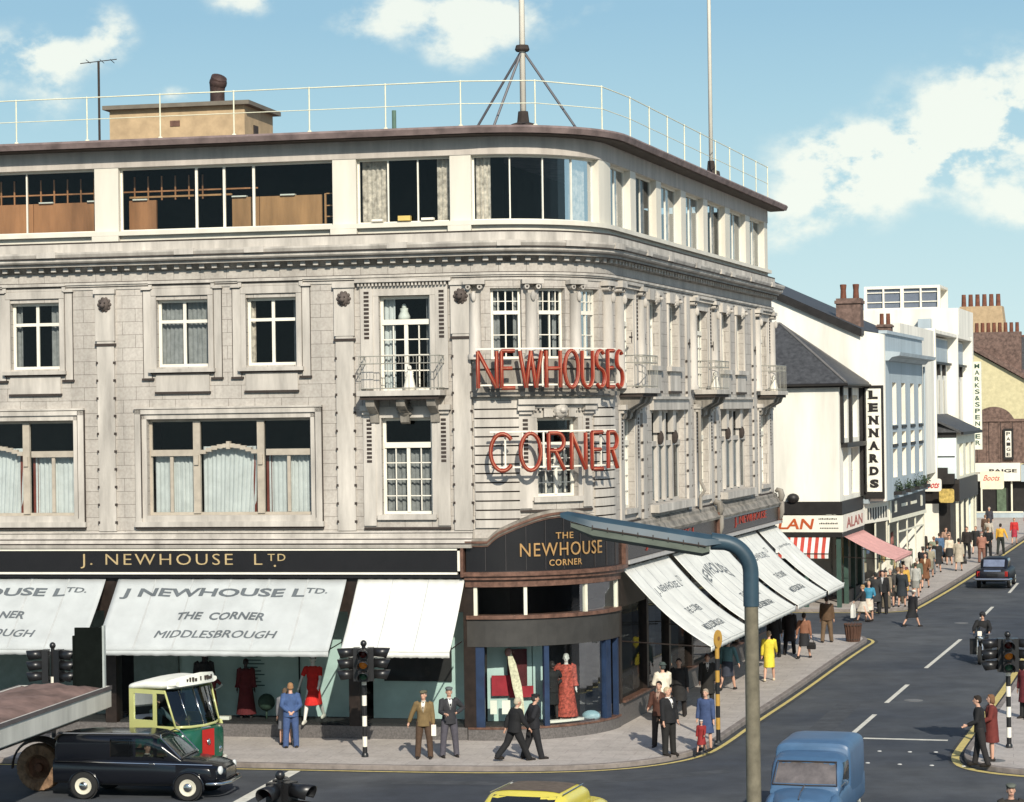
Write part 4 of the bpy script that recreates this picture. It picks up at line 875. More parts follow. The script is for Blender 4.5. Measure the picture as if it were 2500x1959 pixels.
# --- white and blue-grey shop with gable wall
BG = mat('blue_grey_paint', (.36, .42, .45), .7, var=.12, scale=1, streak=True)
len_ = bld('tall_shop', 'tall shop with white gable wall and blue-grey painted front', 56, -3)
a, b = 50.3, 64.3
gp = [(-12, .12), (1.1, 4.5), (1.1, 12.2), (.06, 12.4), (-4.26, 14.42), (-8, 16.1), (-12, 14.3)]
part(len_, 'gable_wall', [LIME], lambda m: poly_ext(m, [(-12, .12), (0, .12), (0, 4.5), (1.1, 4.5), (1.1, 12.2), (.06, 12.4), (-4.26, 14.42), (-8, 16.1), (-12, 14.3)], a, a+.4))
COLS = [(52.9, 54.3), (56.1, 57.5), (59.4, 60.8), (62.6, 63.9)]
H = [(x, y, z0, z1) for x, y in COLS for z0, z1 in ((5.5, 6.85), (7.05, 7.65), (8.0, 10.0))]
part(len_, 'front_wall', [BG, WHITE], lambda m: fwall(m, a+.41, b, 4.5, 12.25, H, .42, d=1.1, rmi=1))  # white reveals: sunlit look of the window sides put into their colour
for h in H: swin(len_, *h, 1.1, .42, vs=[(h[0]+h[1])/2], hs=[(h[2]+h[3])/2])
part(len_, 'cornice', [BG, TAR], lambda m: (fsweep(m, [(1.0, 11.0), (1.25, 11.0), (1.4, 11.15), (1.75, 11.22), (1.8, 11.38), (1.0, 11.45)], a+.41, b+.2), SB(m, a+.41, b, .8, 1.2, 12.25, 12.4), [SB(m, x-.1, y+.1, 1.1, 1.16, z, z+.14, 1) for x, y in COLS for z in (7.82, 6.95)]))
part(len_, 'downpipe', [BG], lambda m: m.tube([P(b-.1, 10.9, 1.2), P(b-.1, 4.7, 1.2)], .06, 6))
part(len_, 'back_wall', [LIME], lambda m: (SB(m, b-.3, b, -12, 1.09, .12, 12.2), SB(m, a, b, -12, -11.8, .12, 14)))
part(len_, 'roof', [SLATE], lambda m: poly_ext(m, [(.2, 12.43), (-8, 16.2), (-12.2, 14.3), (-12.2, 14.1), (-8, 15.98), (.2, 12.2)], a-.15, b))
part(len_, 'verge', [TAR], lambda m: poly_ext(m, [(.1, 12.48), (-4.26, 14.5), (-8, 16.22), (-8, 15.86), (-4.26, 14.12), (.1, 12.1)], a-.2, a-.152))
def splay(m, z0, z1, out, mi=0, t0=0., t1=1., thick=.05):
    p, q = P(50.1, 0, .02), P(54, 0, .66); nrm = Vector((q.y-p.y, p.x-q.x, 0)).normalized()
    A, B = p.lerp(q, t0), p.lerp(q, t1); r = [A+nrm*out, B+nrm*out, B+nrm*(out-thick), A+nrm*(out-thick)]
    m.loft([[(v.x, v.y, z0) for v in r], [(v.x, v.y, z1) for v in r]], True, True, mi)
def shopf(m, z0, z1, out, t0, t1, mi=0, thick=.05):
    p, q = P(54, 0, .66), P(64.3, 0, 1.12); nrm = Vector((q.y-p.y, p.x-q.x, 0)).normalized()
    A, B = p.lerp(q, t0), p.lerp(q, t1); r = [A+nrm*out, B+nrm*out, B+nrm*(out-thick), A+nrm*(out-thick)]
    m.loft([[(v.x, v.y, z0) for v in r], [(v.x, v.y, z1) for v in r]], True, True, mi)
part(len_, 'fascia', [WHITE, TAR, CREAM, BG], lambda m: (splay(m, 3.45, 4.4, .05, 0), splay(m, 4.4, 4.62, .3, 3, thick=.5), [splay(m, 3.62, 4.15, .07, 1, .16+k*.1, .2+k*.1, .02) for k in range(8)],
     shopf(m, 3.5, 4.55, .05, 0, 1, 1), shopf(m, 4.55, 4.68, .2, 0, 1, 3, .4), shopf(m, 3.32, 3.5, .1, 0, 1, 2), shopf(m, 3.5, 4.55, .09, 0, .05, 2), shopf(m, 3.75, 4.3, .07, .14, .20, 2, .02), shopf(m, 3.75, 4.3, .07, .86, .91, 2, .02), shopf(m, 3.95, 4.1, .07, .32, .48, 2, .02), shopf(m, 3.95, 4.1, .07, .58, .74, 2, .02)))
part(len_, 'shopfront', [TAR, CREAM], lambda m: (SB(m, 50.3, 64.2, -1.5, -1.4, .12, 3.5), splay(m, .12, .7, 0), shopf(m, .12, .6, 0, 0, 1), [splay(m, .7, 3.45, 0, 1, t, t+.03) for t in (.0, .5, .95)], [shopf(m, .6, 3.4, 0, t, t+.02, 1) for t in (.02, .25, .5, .73, .97)], shopf(m, 2.7, 2.78, .01, .3, .97, 1)))
goods(len_, 51, 54, -.1, .7, 3, 14, 11); goods(len_, 54.5, 63.5, .3, .6, 2.6, 26, 12)
part(len_, 'chimney', [BRICKP], lambda m: (SB(m, 52.2, 53.2, -1.4, -.25, 12.2, 14.0), SB(m, 52.12, 53.28, -1.46, -.2, 13.75, 13.9)))
for d in (-1.12, -.52): part(len_, 'chimney_pot', [POT], lambda m: m.lathe([(.15, 13.99), (.13, 14.4), (.16, 14.66), (.13, 14.68)], 10, Matrix.Translation(P(52.7, 0, d))))
part(len_, 'small_chimney', [BRICKP, POT], lambda m: (SB(m, 60, 60.7, -.6, .1, 12.3, 13.0), SB(m, 59.94, 60.76, -.66, .16, 12.86, 12.95), [m.lathe([(.11, 13), (.1, 13.55)], 8, Matrix.Translation(P(60.35, 0, d)), 1) for d in (-.4, -.08)]))
sg = wthing('vertical_sign', 'black framed vertical sign reading LENNARDS on the white return wall', 'sign', P(50.1, 7.2, .65))
m = MB(); SB(m, 50.02, 50.24, .18, 1.06, 4.62, 9.85); m.build('board', [TAR], sg)
m = MB(); SB(m, 50.0, 50.02, .27, .97, 4.95, 9.7); m.build('panel', [mat('sign_white', (.78, .76, .66), .5)], sg)
m = MB()
for k, ch in enumerate('LENNARDS'):
    z = 9.42-k*.585; wd = .42; text_mb(m, ch, wallt(49.995, .62, z), width=wd, height=.40, bold=.07)
    if ch in 'LENNARD':   # slab serifs
        for q in (-1, 1):
            if ch in 'NA' or q < 0: SB(m, 49.985, 49.995, .62+q*.17-.09, .62+q*.17+.09, z-.205, z-.165)
            if ch in 'NLE' and (q < 0 or ch == 'N'): SB(m, 49.985, 49.995, .62+q*.17-.09, .62+q*.17+.09, z+.165, z+.205)
m.build('lettering', [TAR], sg)
# --- white department store with fins
ms = bld('white_store', 'big white modern store with projecting fins and rooftop lantern', 85, -5)
part(ms, 'wall', [LIME, BG], lambda m: (SB(m, 64.35, 99.5, -16, -1.1, 4, 13.25), SB(m, 79.3, 90.5, -1.09, -.6, 6, 13.0, 0), SB(m, 91, 99.3, -1.09, -.6, 6, 13.0, 0), SB(m, 64.4, 79, -1.09, -.02, 5.0, 13.2, 0)))
for s in (78.9, 90.6, 99.4): part(ms, 'fin', [LIME], lambda m: SB(m, s, s+.4, -1.1, .05, 4.2, 13.35))
part(ms, 'coping', [LIME], lambda m: (SB(m, 79.31, 99.39, -1.1, .02, 13.1, 13.3)))
part(ms, 'frieze_panel', [BG, TAR], lambda m: [(SB(m, x, y, -.6, -.55, 11.5, 12.9), SB(m, x, y, -.6, -.3, 11.35, 11.5, 1), [SB(m, x+(y-x)*k/4, x+(y-x)*k/4+.35, -.6, -.4, 10.7, 11.35, 1) for k in range(4)]) for x, y in ((79.5, 90.4), (91.2, 99.2))])
for s in (81, 83.4, 85.8, 88.2, 92.4, 94.6, 96.8): part(ms, 'window_strip', [mat('warm_grey_strip', (.45, .42, .34), .7)], lambda m: SB(m, s, s+.35, -.6, -.57, 6.4, 10.4))
part(ms, 'penthouse', [LIME], lambda m: SB(m, 112, 122, -12, -2.2, .12, 15.85))
part(ms, 'lantern_frame', [WHITE], lambda m: (SB(m, 113, 113.3, -9.1, -3.6, 15.86, 16.0), SB(m, 113, 113.3, -9.1, -3.6, 17.4, 17.6), [SB(m, 113, 113.3, d-t, d+t, 16.0, 17.4) for d, t in ((-9.0, .1), (-7.7, .06), (-6.35, .12), (-5.0, .06), (-3.7, .1))], [SB(m, 113.1, 113.2, -9, -3.7, z, z+.07) for z in (16.4, 17.1)], SB(m, 113.3, 118, -9.1, -3.6, 17.42, 17.6), SB(m, 117.8, 118, -9.1, -3.6, 15.86, 17.42)))
part(ms, 'lantern_glass', [mat('grey_glazing', (.13, .15, .19), .25, spec=.6, var=.1)], lambda m: SB(m, 113.21, 113.25, -9, -3.7, 15.95, 17.45))
part(ms, 'tank_box', [BG], lambda m: SB(m, 111.2, 111.9, -5.0, -4.1, 14.2, 15.1))
sg = wthing('vertical_sign', 'tall narrow white sign spelling MARKS & SPENCER up the white store', 'sign', P(100, 8.8, .25))
m = MB(); SB(m, 99.86, 100.1, .02, .56, 5.9, 11.75); m.build('board', [mat('sign_cream', (.70, .70, .58), .5)], sg)
m = MB()
for k, ch in enumerate('MARKS&SPENCER'): text_mb(m, ch, wallt(99.855, .29, 11.45-k*.425), width=.32, height=.30, bold=.02)
m.build('lettering', [mat('dark_green', (.03, .07, .05), .5)], sg)
# --- low old building with slate roof in front of it
lo = bld('low_shop', 'low old shop with slate roof and bluish white side wall', 85, -1)
a, b = 79.7, 90.0
part(lo, 'wall', [LIME2, CREAM], lambda m: (SB(m, a, a+.3, -6, 1.09, 4.6, 7.3, 0), fwall(m, a, b, 4.4, 7.3, [(81.2, 83.2, 4.7, 6.6), (84.6, 86.6, 4.7, 6.6), (87.6, 89.2, 4.7, 6.6)], .3, d=1.1, mi=1, rmi=1), SB(m, b-.3, b, -1, 1.09, .12, 7.3)))
for h in ((81.2, 83.2, 4.7, 6.6), (84.6, 86.6, 4.7, 6.6), (87.6, 89.2, 4.7, 6.6)): swin(lo, *h, 1.1, .3, vs=[(h[0]+h[1])/2], hs=[5.7])
part(lo, 'roof', [SLATE, TAR], lambda m: (poly_ext(m, [(1.5, 7.32), (-6, 11.0), (-6, 10.8), (1.5, 7.18)], a-.3, b+.2), SB(m, a-.3, b+.2, 1.4, 1.55, 7.15, 7.32, 1), SB(m, a-.06, a-.01, -6, 1.1, 7.0, 7.3, 1), SB(m, a-.03, a-.005, -6, 1.0, 5.85, 5.92, 1)))
part(lo, 'roof_end', [SLATE], lambda m: (m.add([P(a-.3, 7.3, 1.5), P(a-.3, 7.3, -6), P(a+2.5, 10.9, -6)], [(0, 1, 2)])))
part(lo, 'shopfront', [TAR, CREAM, mat('black_fascia', (.03, .025, .022), .5)], lambda m: (SB(m, a-.1, b, -1, 1.25, 3.3, 4.55, 2), SB(m, a-.1, a+.6, -6, 1.2, 3.3, 4.3, 2), SB(m, a, b, .6, .7, .12, 3.3, 0), SB(m, a, a+.2, -6, .6, .12, 3.3), [SB(m, s, s+.25, 1.0, 1.15, .12, 3.3, 1) for s in (a+.1, 82.4, 85.2, 88, b-.3)]))
part(lo, 'hoarding', [WHITE], lambda m: SB(m, a-.25, a-.12, -1.75, .05, .9, 3.15))
part(lo, 'lean_to', [TAR], lambda m: (SB(m, a-.5, a-.1, -.6, 1.0, 4.3, 4.9), SB(m, a-.5, a-.1, -.1, .6, 4.9, 5.25)))
SCR = mat('script_red', (.50, .04, .04), .5, var=.1)
def hang(name, label, s, d0, d1, z0, z1, board, texts):
    t = wthing(name, label, 'sign', P(s, (z0+z1)/2, (d0+d1)/2))
    m = MB(); r = min(.12, (z1-z0)*.2); SB(m, s-.09, s+.09, d0+r, d1-r, z0, z1); SB(m, s-.088, s+.088, d0, d1, z0+r, z1-r)
    for dd in (d0+r, d1-r):
        for zz in (z0+r, z1-r): m.tube([P(s-.089, zz, dd), P(s+.089, zz, dd)], r*.98, 10)
    m.build('board', [board], t)
    m = MB(); m.tube([P(s, z1-.1, d0-.9), P(s, z1-.1, d0)], .03, 6); m.build('bracket', [TAR], t)
    for tx, du, dz, wd, ht, mt, kw in texts:
        m = MB(); text_mb(m, tx, wallt(s-.1, (d0+d1)/2+du, (z0+z1)/2+dz), width=wd, height=ht, **kw); m.build('lettering', [mt], t)
    return t
hang('hanging_sign', 'white hanging sign with red slanted script beside the blue-grey front', 66.5, .75, 1.75, 4.35, 5.02, WHITE, [('Boots', 0, .02, .8, .36, SCR, dict(shear=.35, bold=.02))])
hang('hanging_sign', 'mottled yellow hanging sign before the low shop', 78.6, .2, 1.05, 3.25, 4.05, mat('yellow_sign', (.50, .36, .10), .6, var=.4, scale=5), [])
hang('hanging_sign', 'cream rounded hanging sign with red script below the PAIGE board', 96, .8, 2.3, 3.4, 4.55, mat('sign_ivory', (.78, .72, .52), .5), [('Boots', .0, .16, 1.0, .36, SCR, dict(shear=.35))])
# --- brown brick shop facing down the street
pg = bld('brown_brick_shop', 'brown brick shop with curved gable and white PAIGE board', 130, -1)
a = 126.0
part(pg, 'wall', [BRICKP, TAR], lambda m: (SB(m, a, a+8, -4, 3.6, 4.3, 7.7), SB(m, a-.12, a, -4, 3.6, 7.55, 7.75), m.loft([[P(a, z, d) for z, d in r] for r in ([],)] if 0 else [[P(s, 7.7 + 1.0*max(0, sin(pi*min(1, max(0, (d+2.6)/2.9))))**.5 if d < .3 else 7.7, d) for d in [-4+.2*i for i in range(38)]] + [P(s, 7.7, 3.6), P(s, 7.7, -4)] for s in (a+.02, a+.4)], True, True, 0), [SB(m, a-.05, a, d, d+.12, 4.4, 7.5, 0) for d in (-2.6, -1.7, -.8, .1, 1.0)], [SB(m, a-.02, a, d, d+.04, 4.4, 7.5, 1) for d in (-2.45, -1.55, -.65, .25)]))
part(pg, 'board', [WHITE], lambda m: SB(m, a-.35, a, -3.2, .85, 2.95, 4.35))
m = MB(); text_mb(m, 'PAIGE', wallt(a-.36, -.45, 3.75), width=2.1, height=.26, bold=.03); m.build('lettering', [TAR], pg)
part(pg, 'shopfront', [TAR, BG, GOODS[1], CREAM], lambda m: (SB(m, a+.5, a+.6, -4, 3.6, .12, 2.95), SB(m, a, a+.5, -4, 3.6, .12, .55, 1), SB(m, a-.05, a, -4, 1, .5, .6, 3), [SB(m, a, a+.1, d, d+.12, .55, 2.95, 3) for d in (-2.2, .1)], SB(m, a+.3, a+.4, -1, -.3, .6, 2.4, 2), SB(m, a-.3, a+8, .9, 3.6, 2.9, 4.2, 1)))
part(pg, 'side_sign', [TAR, WHITE], lambda m: (SB(m, a-.25, a-.1, -.4, .35, 4.6, 7.0), SB(m, a-.27, a-.251, -.25, .2, 4.8, 6.8, 1)))
m = MB()
for k, ch in enumerate('PAIGE'): text_mb(m, ch, wallt(a-.275, -.02, 6.6-k*.4), width=.3, height=.26, bold=.02)
m.build('lettering', [TAR], pg)
# --- houses beyond
hs = bld('gabled_house', 'pale yellow gabled house with brick chimney behind the brown shop', 140, -3)
PY = mat('pale_yellow_render', (.56, .50, .30), .85, var=.12)
s_ = 142
part(hs, 'wall', [PY], lambda m: poly_ext(m, [(-11, .12), (2.2, .12), (2.2, 9.6), (-4.4, 13.4), (-11, 9.6)], s_, s_+9))
part(hs, 'roof', [SLATE, BRICKP], lambda m: (poly_ext(m, [(2.8, 9.3), (-4.4, 13.55), (-4.4, 13.95), (2.8, 9.75)], s_-.4, s_+9.4, 1), poly_ext(m, [(-11.5, 9.3), (-4.4, 13.55), (-4.4, 13.95), (-11.5, 9.75)], s_-.4, s_+9.4), m.add([P(s_+9.5, 9, 6), P(s_+9.5, 9, -6), P(s_+14, 14.6, -6), P(s_+14, 14.6, 8)], [(0, 1, 2, 3)])))
part(hs, 'chimney', [BRICKP], lambda m: (SB(m, s_+1, s_+2, -4.4, -.4, 11, 15.0)))
for k in range(8): part(hs, 'chimney_pot', [POT], lambda m: m.lathe([(.17, 14.99), (.15, 15.8)], 8, Matrix.Translation(P(s_+1.5, 0, -4.1+.48*k))))
gb = bld('buff_chimney_house', 'distant roof with a big buff chimney stack and row of pots', 175, -6)
part(gb, 'chimney', [BUFF], lambda m: (poly_ext(m, [(-11.8, 13.5), (-2.2, 13.5), (-2.3, 14.6), (-4.3, 15.8), (-4.6, 18.4), (-8.6, 18.4), (-8.8, 16.2), (-11.4, 14.8)], 172, 174.5)))
for k in range(6): part(gb, 'chimney_pot', [POT], lambda m: m.lathe([(.24, 18.4), (.2, 19.6)], 8, Matrix.Translation(P(173, 0, -8.3+.66*k))))
for k in range(13): part(gb, 'chimney_pot', [POT], lambda m: m.lathe([(.24, 14.5), (.2, 15.5)], 8, Matrix.Translation(P(171.4, 0, -12.5+.9*k))))
part(gb, 'wall', [BRICKP], lambda m: SB(m, 172, 186, -16, 6, .12, 14.5))
part(gb, 'roof', [SLATE], lambda m: poly_ext(m, [(-18, 13.2), (-8, 15.6), (7, 14.8), (7, 13.2)], 170.5, 186))
# window boxes over the blue-grey shop front
LEAF = mat('dark_leaf', (.035, .055, .03), .8, var=.4)
r_ = random.Random(4)
for k, s in enumerate((53.6, 56.8, 60.1, 63.2)):
    t = wthing('plant_box', 'dark green bushy plant in a box at a blue-grey window', 'plant', P(s, 4.7, 1.3), group='plant boxes along the blue-grey front')
    m = MB(); SB(m, s-.7, s+.7, 1.12, 1.5, 4.69, 4.85); m.build('trough', [TAR], t)
    m = MB()
    for i in range(100):
        c = P(s+r_.gauss(0, .22), 4.86+abs(r_.gauss(0, .2)), 1.3+r_.gauss(0, .09)); u = Vector((r_.gauss(0, 1), r_.gauss(0, 1), r_.gauss(0, 1))).normalized(); v = u.orthogonal().normalized()*.05
        m.add([c, c+u*.07+v, c+u*.14, c+u*.07-v], [(0, 1, 2, 3)])
    m.build('foliage', [LEAF], t)
# ------------------------------------------------------------------ street furniture
GALV = mat('painted_column', (.17, .15, .105), .65, var=.2, scale=8); LBLUE = mat('blue_enamel', (.032, .062, .085), .45, var=.2, scale=3); DIFF = mat('grey_diffuser', (.13, .15, .125), .3, var=.2, scale=4)
lp = thing('street_lamp', 'tall street lamp with a long blue tray lantern reaching left before the store', 'street lamp', (3.14, 31, 0))
m = MB(); m.lathe([(.13, 0), (.13, 1.6), (.105, 1.7), (.092, 6.3), (.10, 6.32)], 16); m.build('column', [GALV], lp, smooth=True, auto=35)
m = MB()
bend = [(0, 0, 6.28)] + [(-.42+.42*cos(radians(a)), 0, 6.72+.42*sin(radians(a))) for a in range(0, 83, 8)]
m.tube(bend + [(-.52, 0, 7.15)], [.105]*len(bend) + [.115], 14); m.build('bend', [LBLUE], lp, smooth=True, auto=40)
m = MB()
def sec(x, z, wt, hb, sq=0):
    return [(x, -.17*wt, z), (x, -.15*wt, z+.09*wt), (x, -.06*wt, z+.15*wt), (x, .06*wt, z+.15*wt), (x, .15*wt, z+.09*wt), (x, .17*wt, z)]
m.loft([sec(-.38, 7.12, .6, 0), sec(-.6, 7.10, 1, 0), sec(-2.1, 7.36, 1, 0), sec(-2.42, 7.46, .75, 0), sec(-2.52, 7.50, .35, 0)], True, True); m.build('lantern_tray', [LBLUE], lp, smooth=True, auto=40)
m = MB()
def sec2(x, z, wt): return [(x, -.16*wt, z), (x, -.14*wt, z-.10*wt), (x, -.06*wt, z-.145*wt), (x, .06*wt, z-.145*wt), (x, .14*wt, z-.10*wt), (x, .16*wt, z)]
m.loft([sec2(-.55, 7.10, .8), sec2(-.65, 7.10, 1), sec2(-2.1, 7.355, 1), sec2(-2.38, 7.43, .6)], True, True)
m.build('diffuser', [DIFF], lp, smooth=True, auto=30)
m = MB()
for k in range(8): x = -.7-.2*k; m.box(x-.006, x+.006, -.178, -.165, 7.07+(-x-.6)*.175, 7.13+(-x-.6)*.175)
m.tube([(-.6, -.172, 7.09), (-2.1, -.172, 7.355)], .01, 5); m.build('clip', [SOOT], lp)

AMBER = mat('amber_lens', (.30, .105, .015), .3, var=.4, scale=14, emit=((1, .35, .04), .06)); REDLENS = mat('red_lens', (.10, .008, .006), .3, var=.1); GREENLENS = mat('green_lens', (.02, .10, .06), .3, var=.1)
SIGB = mat('signal_black', (.014, .014, .015), .35, var=.2, spec=.5)
def signal(label, x, y, z=.12, rz=0, heads=(-90, 90, 0), amber=0, h=2.1):
    t = thing('traffic_light', label, 'traffic light', (x, y, z), rz, 'traffic lights of the crossing')
    m = MB()
    n = 8; step = h/n*1.0
    for k in range(n): m.tube([(0, 0, k*step), (0, 0, (k+1)*step)], .062, 12, mi=(0 if k % 2 == 0 or k == 0 else 1), caps=False)
    m.lathe([(.09, 0), (.09, .06), (.07, .1)], 12); m.tube([(0, 0, h), (0, 0, 2.85)], .05, 8); m.ell((0, 0, 2.9), (.085, .085, .09), 10, 6)
    m.build('pole', [SIGB, WHITE], t, smooth=True, auto=40)
    for k, a in enumerate(heads):
        M = Matrix.Rotation(radians(a), 4, 'Z')      # head looks along -Y turned by a
        m = MB(); m.box(-.14, .14, -.26, -.1, 1.95, 2.8, M); m.box(-.03, .03, -.1, 0, 2.65, 2.75, M); m.box(-.03, .03, -.1, 0, 2.02, 2.1, M)
        hd = m.build('signal_head', [SIGB], t)
        for q, (zz, ml) in enumerate(((2.66, REDLENS), (2.38, AMBER if a == amber else mat('dull_amber', (.22, .10, .02), .4, var=.1)), (2.1, GREENLENS))):
            m = MB(); m.lathe([(.105, 0), (.09, .02), (.04, .035)], 14, M @ Matrix.Translation((0, -.262, zz)) @ Matrix.Rotation(pi/2, 4, 'X')); m.build('lens', [ml], hd, smooth=True)
            m = MB(); ring = []
            for dy, r, w0 in ((-.262, .135, 0), (-.62, .15, .03)):
                ring.append([M @ Vector((r*cos(radians(c)), dy - .06*(1 if dy < -.3 else 0)*sin(radians(c)), zz+r*sin(radians(c))-w0)) for c in range(-35, 216, 10)])
            m.loft(ring, False, False); hv = m.build('hood', [SIGB], hd, smooth=True); sd = hv.modifiers.new('t', 'SOLIDIFY'); sd.thickness = .012
    return t
signal('striped traffic light before the blank white awning', -3.88, 59.7, amber=0)
signal('striped traffic light on the right pavement corner beside the dark couple', 12.6, 59.74, heads=(-95, -8, 85), amber=-8)
signal('traffic light cut off by the bottom edge, in front of the black van', -3.95, 38.9, z=0, heads=(60, -20, 180), amber=None)
signal('dark traffic light half hidden behind the flatbed lorry', -11.95, 60.3, heads=(-90, 70), amber=None)
YB = mat('sign_yellow', (.42, .24, .045), .5, var=.12)
py = thing('bus_stop_pole', 'yellow and black banded pole with yellow oval disc by the kerb', 'bus stop', (5.3, 61.35, .12))
m = MB()
for k in range(8): m.tube([(0, 0, .04+k*.31), (0, 0, .04+(k+1)*.31)], .058, 10, mi=(0 if k % 2 == 0 else 1), caps=False)
m.lathe([(.09, 0), (.08, .06)], 10); m.build('pole', [SIGB, YB], py)
m = MB(); m.lathe([(.001, -.02), (.18, -.02), (.18, .02), (.001, .02)], 20, Matrix.Rotation(radians(52), 4, 'Z') @ Matrix.Translation((0, -.03, 2.72)) @ Matrix.Rotation(pi/2, 4, 'X') @ Matrix.Scale(1.35, 4, (0, 1, 0))); m.build('disc', [YB], py)
m = MB(); m.lathe([(.001, 0), (.055, 0), (.055, .008), (.001, .008)], 14, Matrix.Rotation(radians(52), 4, 'Z') @ Matrix.Translation((0, -.052, 2.74)) @ Matrix.Rotation(pi/2, 4, 'X')); m.build('emblem', [mat('dull_brown', (.20, .10, .03), .6)], py)
bn = thing('litter_bin', 'round slatted brown litter bin at the pavement corner', 'litter bin', (12.62, 87.2, .12))
m = MB(); m.lathe([(.22, 0), (.30, .66)], 16)
for k in range(16): a = k*pi/8; m.tube([(.235*cos(a), .235*sin(a), .02), (.315*cos(a), .315*sin(a), .68)], .03, 5)
m.build('slats', [mat('bin_wood', (.09, .045, .03), .75, var=.3)], bn)
m = MB()
for z, r in ((.1, .262), (.62, .33)): m.lathe([(r-.02, z-.02), (r+.005, z-.02), (r+.005, z+.02), (r-.02, z+.02)], 18)
m.build('hoop', [SOOT], bn)

# ------------------------------------------------------------------ vehicles: smooth shells lofted from stations (x, half width, z bottom, z top, squareness)
class Shell:
    def __init__(s, st): s.st = st
    def at(s, x):
        st = s.st
        if x <= st[0][0]: return st[0][1:]
        for a, b in zip(st, st[1:]):
            if x <= b[0]:
                t = (x-a[0])/(b[0]-a[0]); return [p+(q-p)*t for p, q in zip(a[1:], b[1:])]
        return st[-1][1:]
    def y(s, x, z):
        w_, zb, zt, n = s.at(x); t = abs((z-(zb+zt)/2)/((zt-zb)/2)); return w_*(max(0, 1-t**n))**(1/n) if t < 1 else 0
    def x_front(s, y, z, lo=None):
        x1 = s.st[-1][0]; x = x1; lo = s.st[0][0] if lo is None else lo
        while x > lo:
            w_, zb, zt, n = s.at(x)
            if zb < z < zt and abs(y) <= s.y(x, z): return x
            x -= .005
        return lo
    def x_rear(s, y, z):
        x = s.st[0][0]
        while x < s.st[-1][0]:
            w_, zb, zt, n = s.at(x)
            if zb < z < zt and abs(y) <= s.y(x, z): return x
            x += .005
        return x
    def mb(s, m, N=28, mi=0, sub=4, hole=None):
        xs = []
        for a, b in zip(s.st, s.st[1:]): xs += [a[0]+(b[0]-a[0])*k/sub for k in range(sub)]
        xs.append(s.st[-1][0]); rings = []
        for x in xs:
            w_, zb, zt, n = s.at(x); r = []
            for k in range(N):
                a = 2*pi*k/N; c, sn = cos(a), sin(a)
                r.append((x, w_*abs(c)**(2/n)*(1 if c > 0 else -1), (zb+zt)/2+(zt-zb)/2*abs(sn)**(2/n)*(1 if sn > 0 else -1)))
            rings.append(r)
        k0 = len(m.f); m.loft(rings, True, True, mi)
        if hole:
            keep = [i for i in range(len(m.f)) if i < k0 or not hole(*[sum(m.v[j][c] for j in m.f[i])/len(m.f[i]) for c in range(3)])]
            m.f = [m.f[i] for i in keep]; m.m = [m.m[i] for i in keep]
    def side(s, m, poly, side, off=.006, n=8, mi=0):
        """patch over the side; poly = (x0b, x1b, x0t, x1t, z0, z1)"""
        a, b, c, d, z0, z1 = poly; rows = []
        for j in range(n+1):
            t = j/n; z = z0+(z1-z0)*t; x0 = a+(c-a)*t; x1 = b+(d-b)*t
            rows.append([(x0+(x1-x0)*i/n, side*(s.y(x0+(x1-x0)*i/n, z)+off), z) for i in range(n+1)])
        m.loft(rows, False, False, mi)
    def front(s, m, y0, y1, z0, z1, off=.006, n=8, mi=0, rear=False, trim=0.):
        rows = []
        for j in range(n+1):
            z = z0+(z1-z0)*j/n; k = 1-trim*(j/n)
            rows.append([((s.x_rear(y*k, z)-off) if rear else (s.x_front(y*k, z)+off), y*k, z) for y in [y0+(y1-y0)*i/n for i in range(n+1)]])
        m.loft(rows, False, False, mi)
HUBW = mat('cream_wheel', (.60, .57, .46), .4, var=.1)
def wheel(parent, x, y, r, side, wdt=.17, hub=HUBW, cap=CHROME):
    M = Matrix.Translation((x, y, r)) @ Matrix.Rotation(-side*pi/2, 4, 'X')
    m = MB(); m.lathe([(r*.62, -wdt/2), (r*.93, -wdt/2), (r, -wdt*.3), (r, wdt*.3), (r*.93, wdt/2), (r*.64, wdt/2), (r*.62, wdt*.3)], 24, M); wl = m.build('wheel', [RUBBER], parent, smooth=True, auto=40)
    m = MB(); m.lathe([(r*.66, wdt*.38), (r*.62, wdt*.52), (r*.5, wdt*.45), (r*.36, wdt*.36), (.001, wdt*.36)], 20, M); m.build('rim', [hub], wl, smooth=True, auto=40)
    m = MB(); m.lathe([(r*.36, wdt*.37), (r*.30, wdt*.52), (r*.12, wdt*.6), (.001, wdt*.61)], 16, M); m.build('hubcap', [cap], wl, smooth=True)
def arch(m, x, y, r, side, mi=0, th=.05):
    m.tube([(x+r*cos(radians(a)), y, r*.0+.33+r*sin(radians(a))) for a in range(-20, 201, 10)], th, 7, mi)
def disc(m, c, r, d, t=.02, n=14, mi=0):
    m.lathe([(.001, 0), (r, 0), (r*.95, t), (r*.5, t*1.4), (.001, t*1.5)], n, Matrix.Translation(c) @ rot_from(d), mi)
def place(t, x, y, heading):   # local +X points along heading (degrees from +X)
    t.location = (x, y, 0); t.rotation_euler = (0, 0, radians(heading))
def paint(name, c): return mat(name, c, .22, var=.05, spec=.6, scale=2)
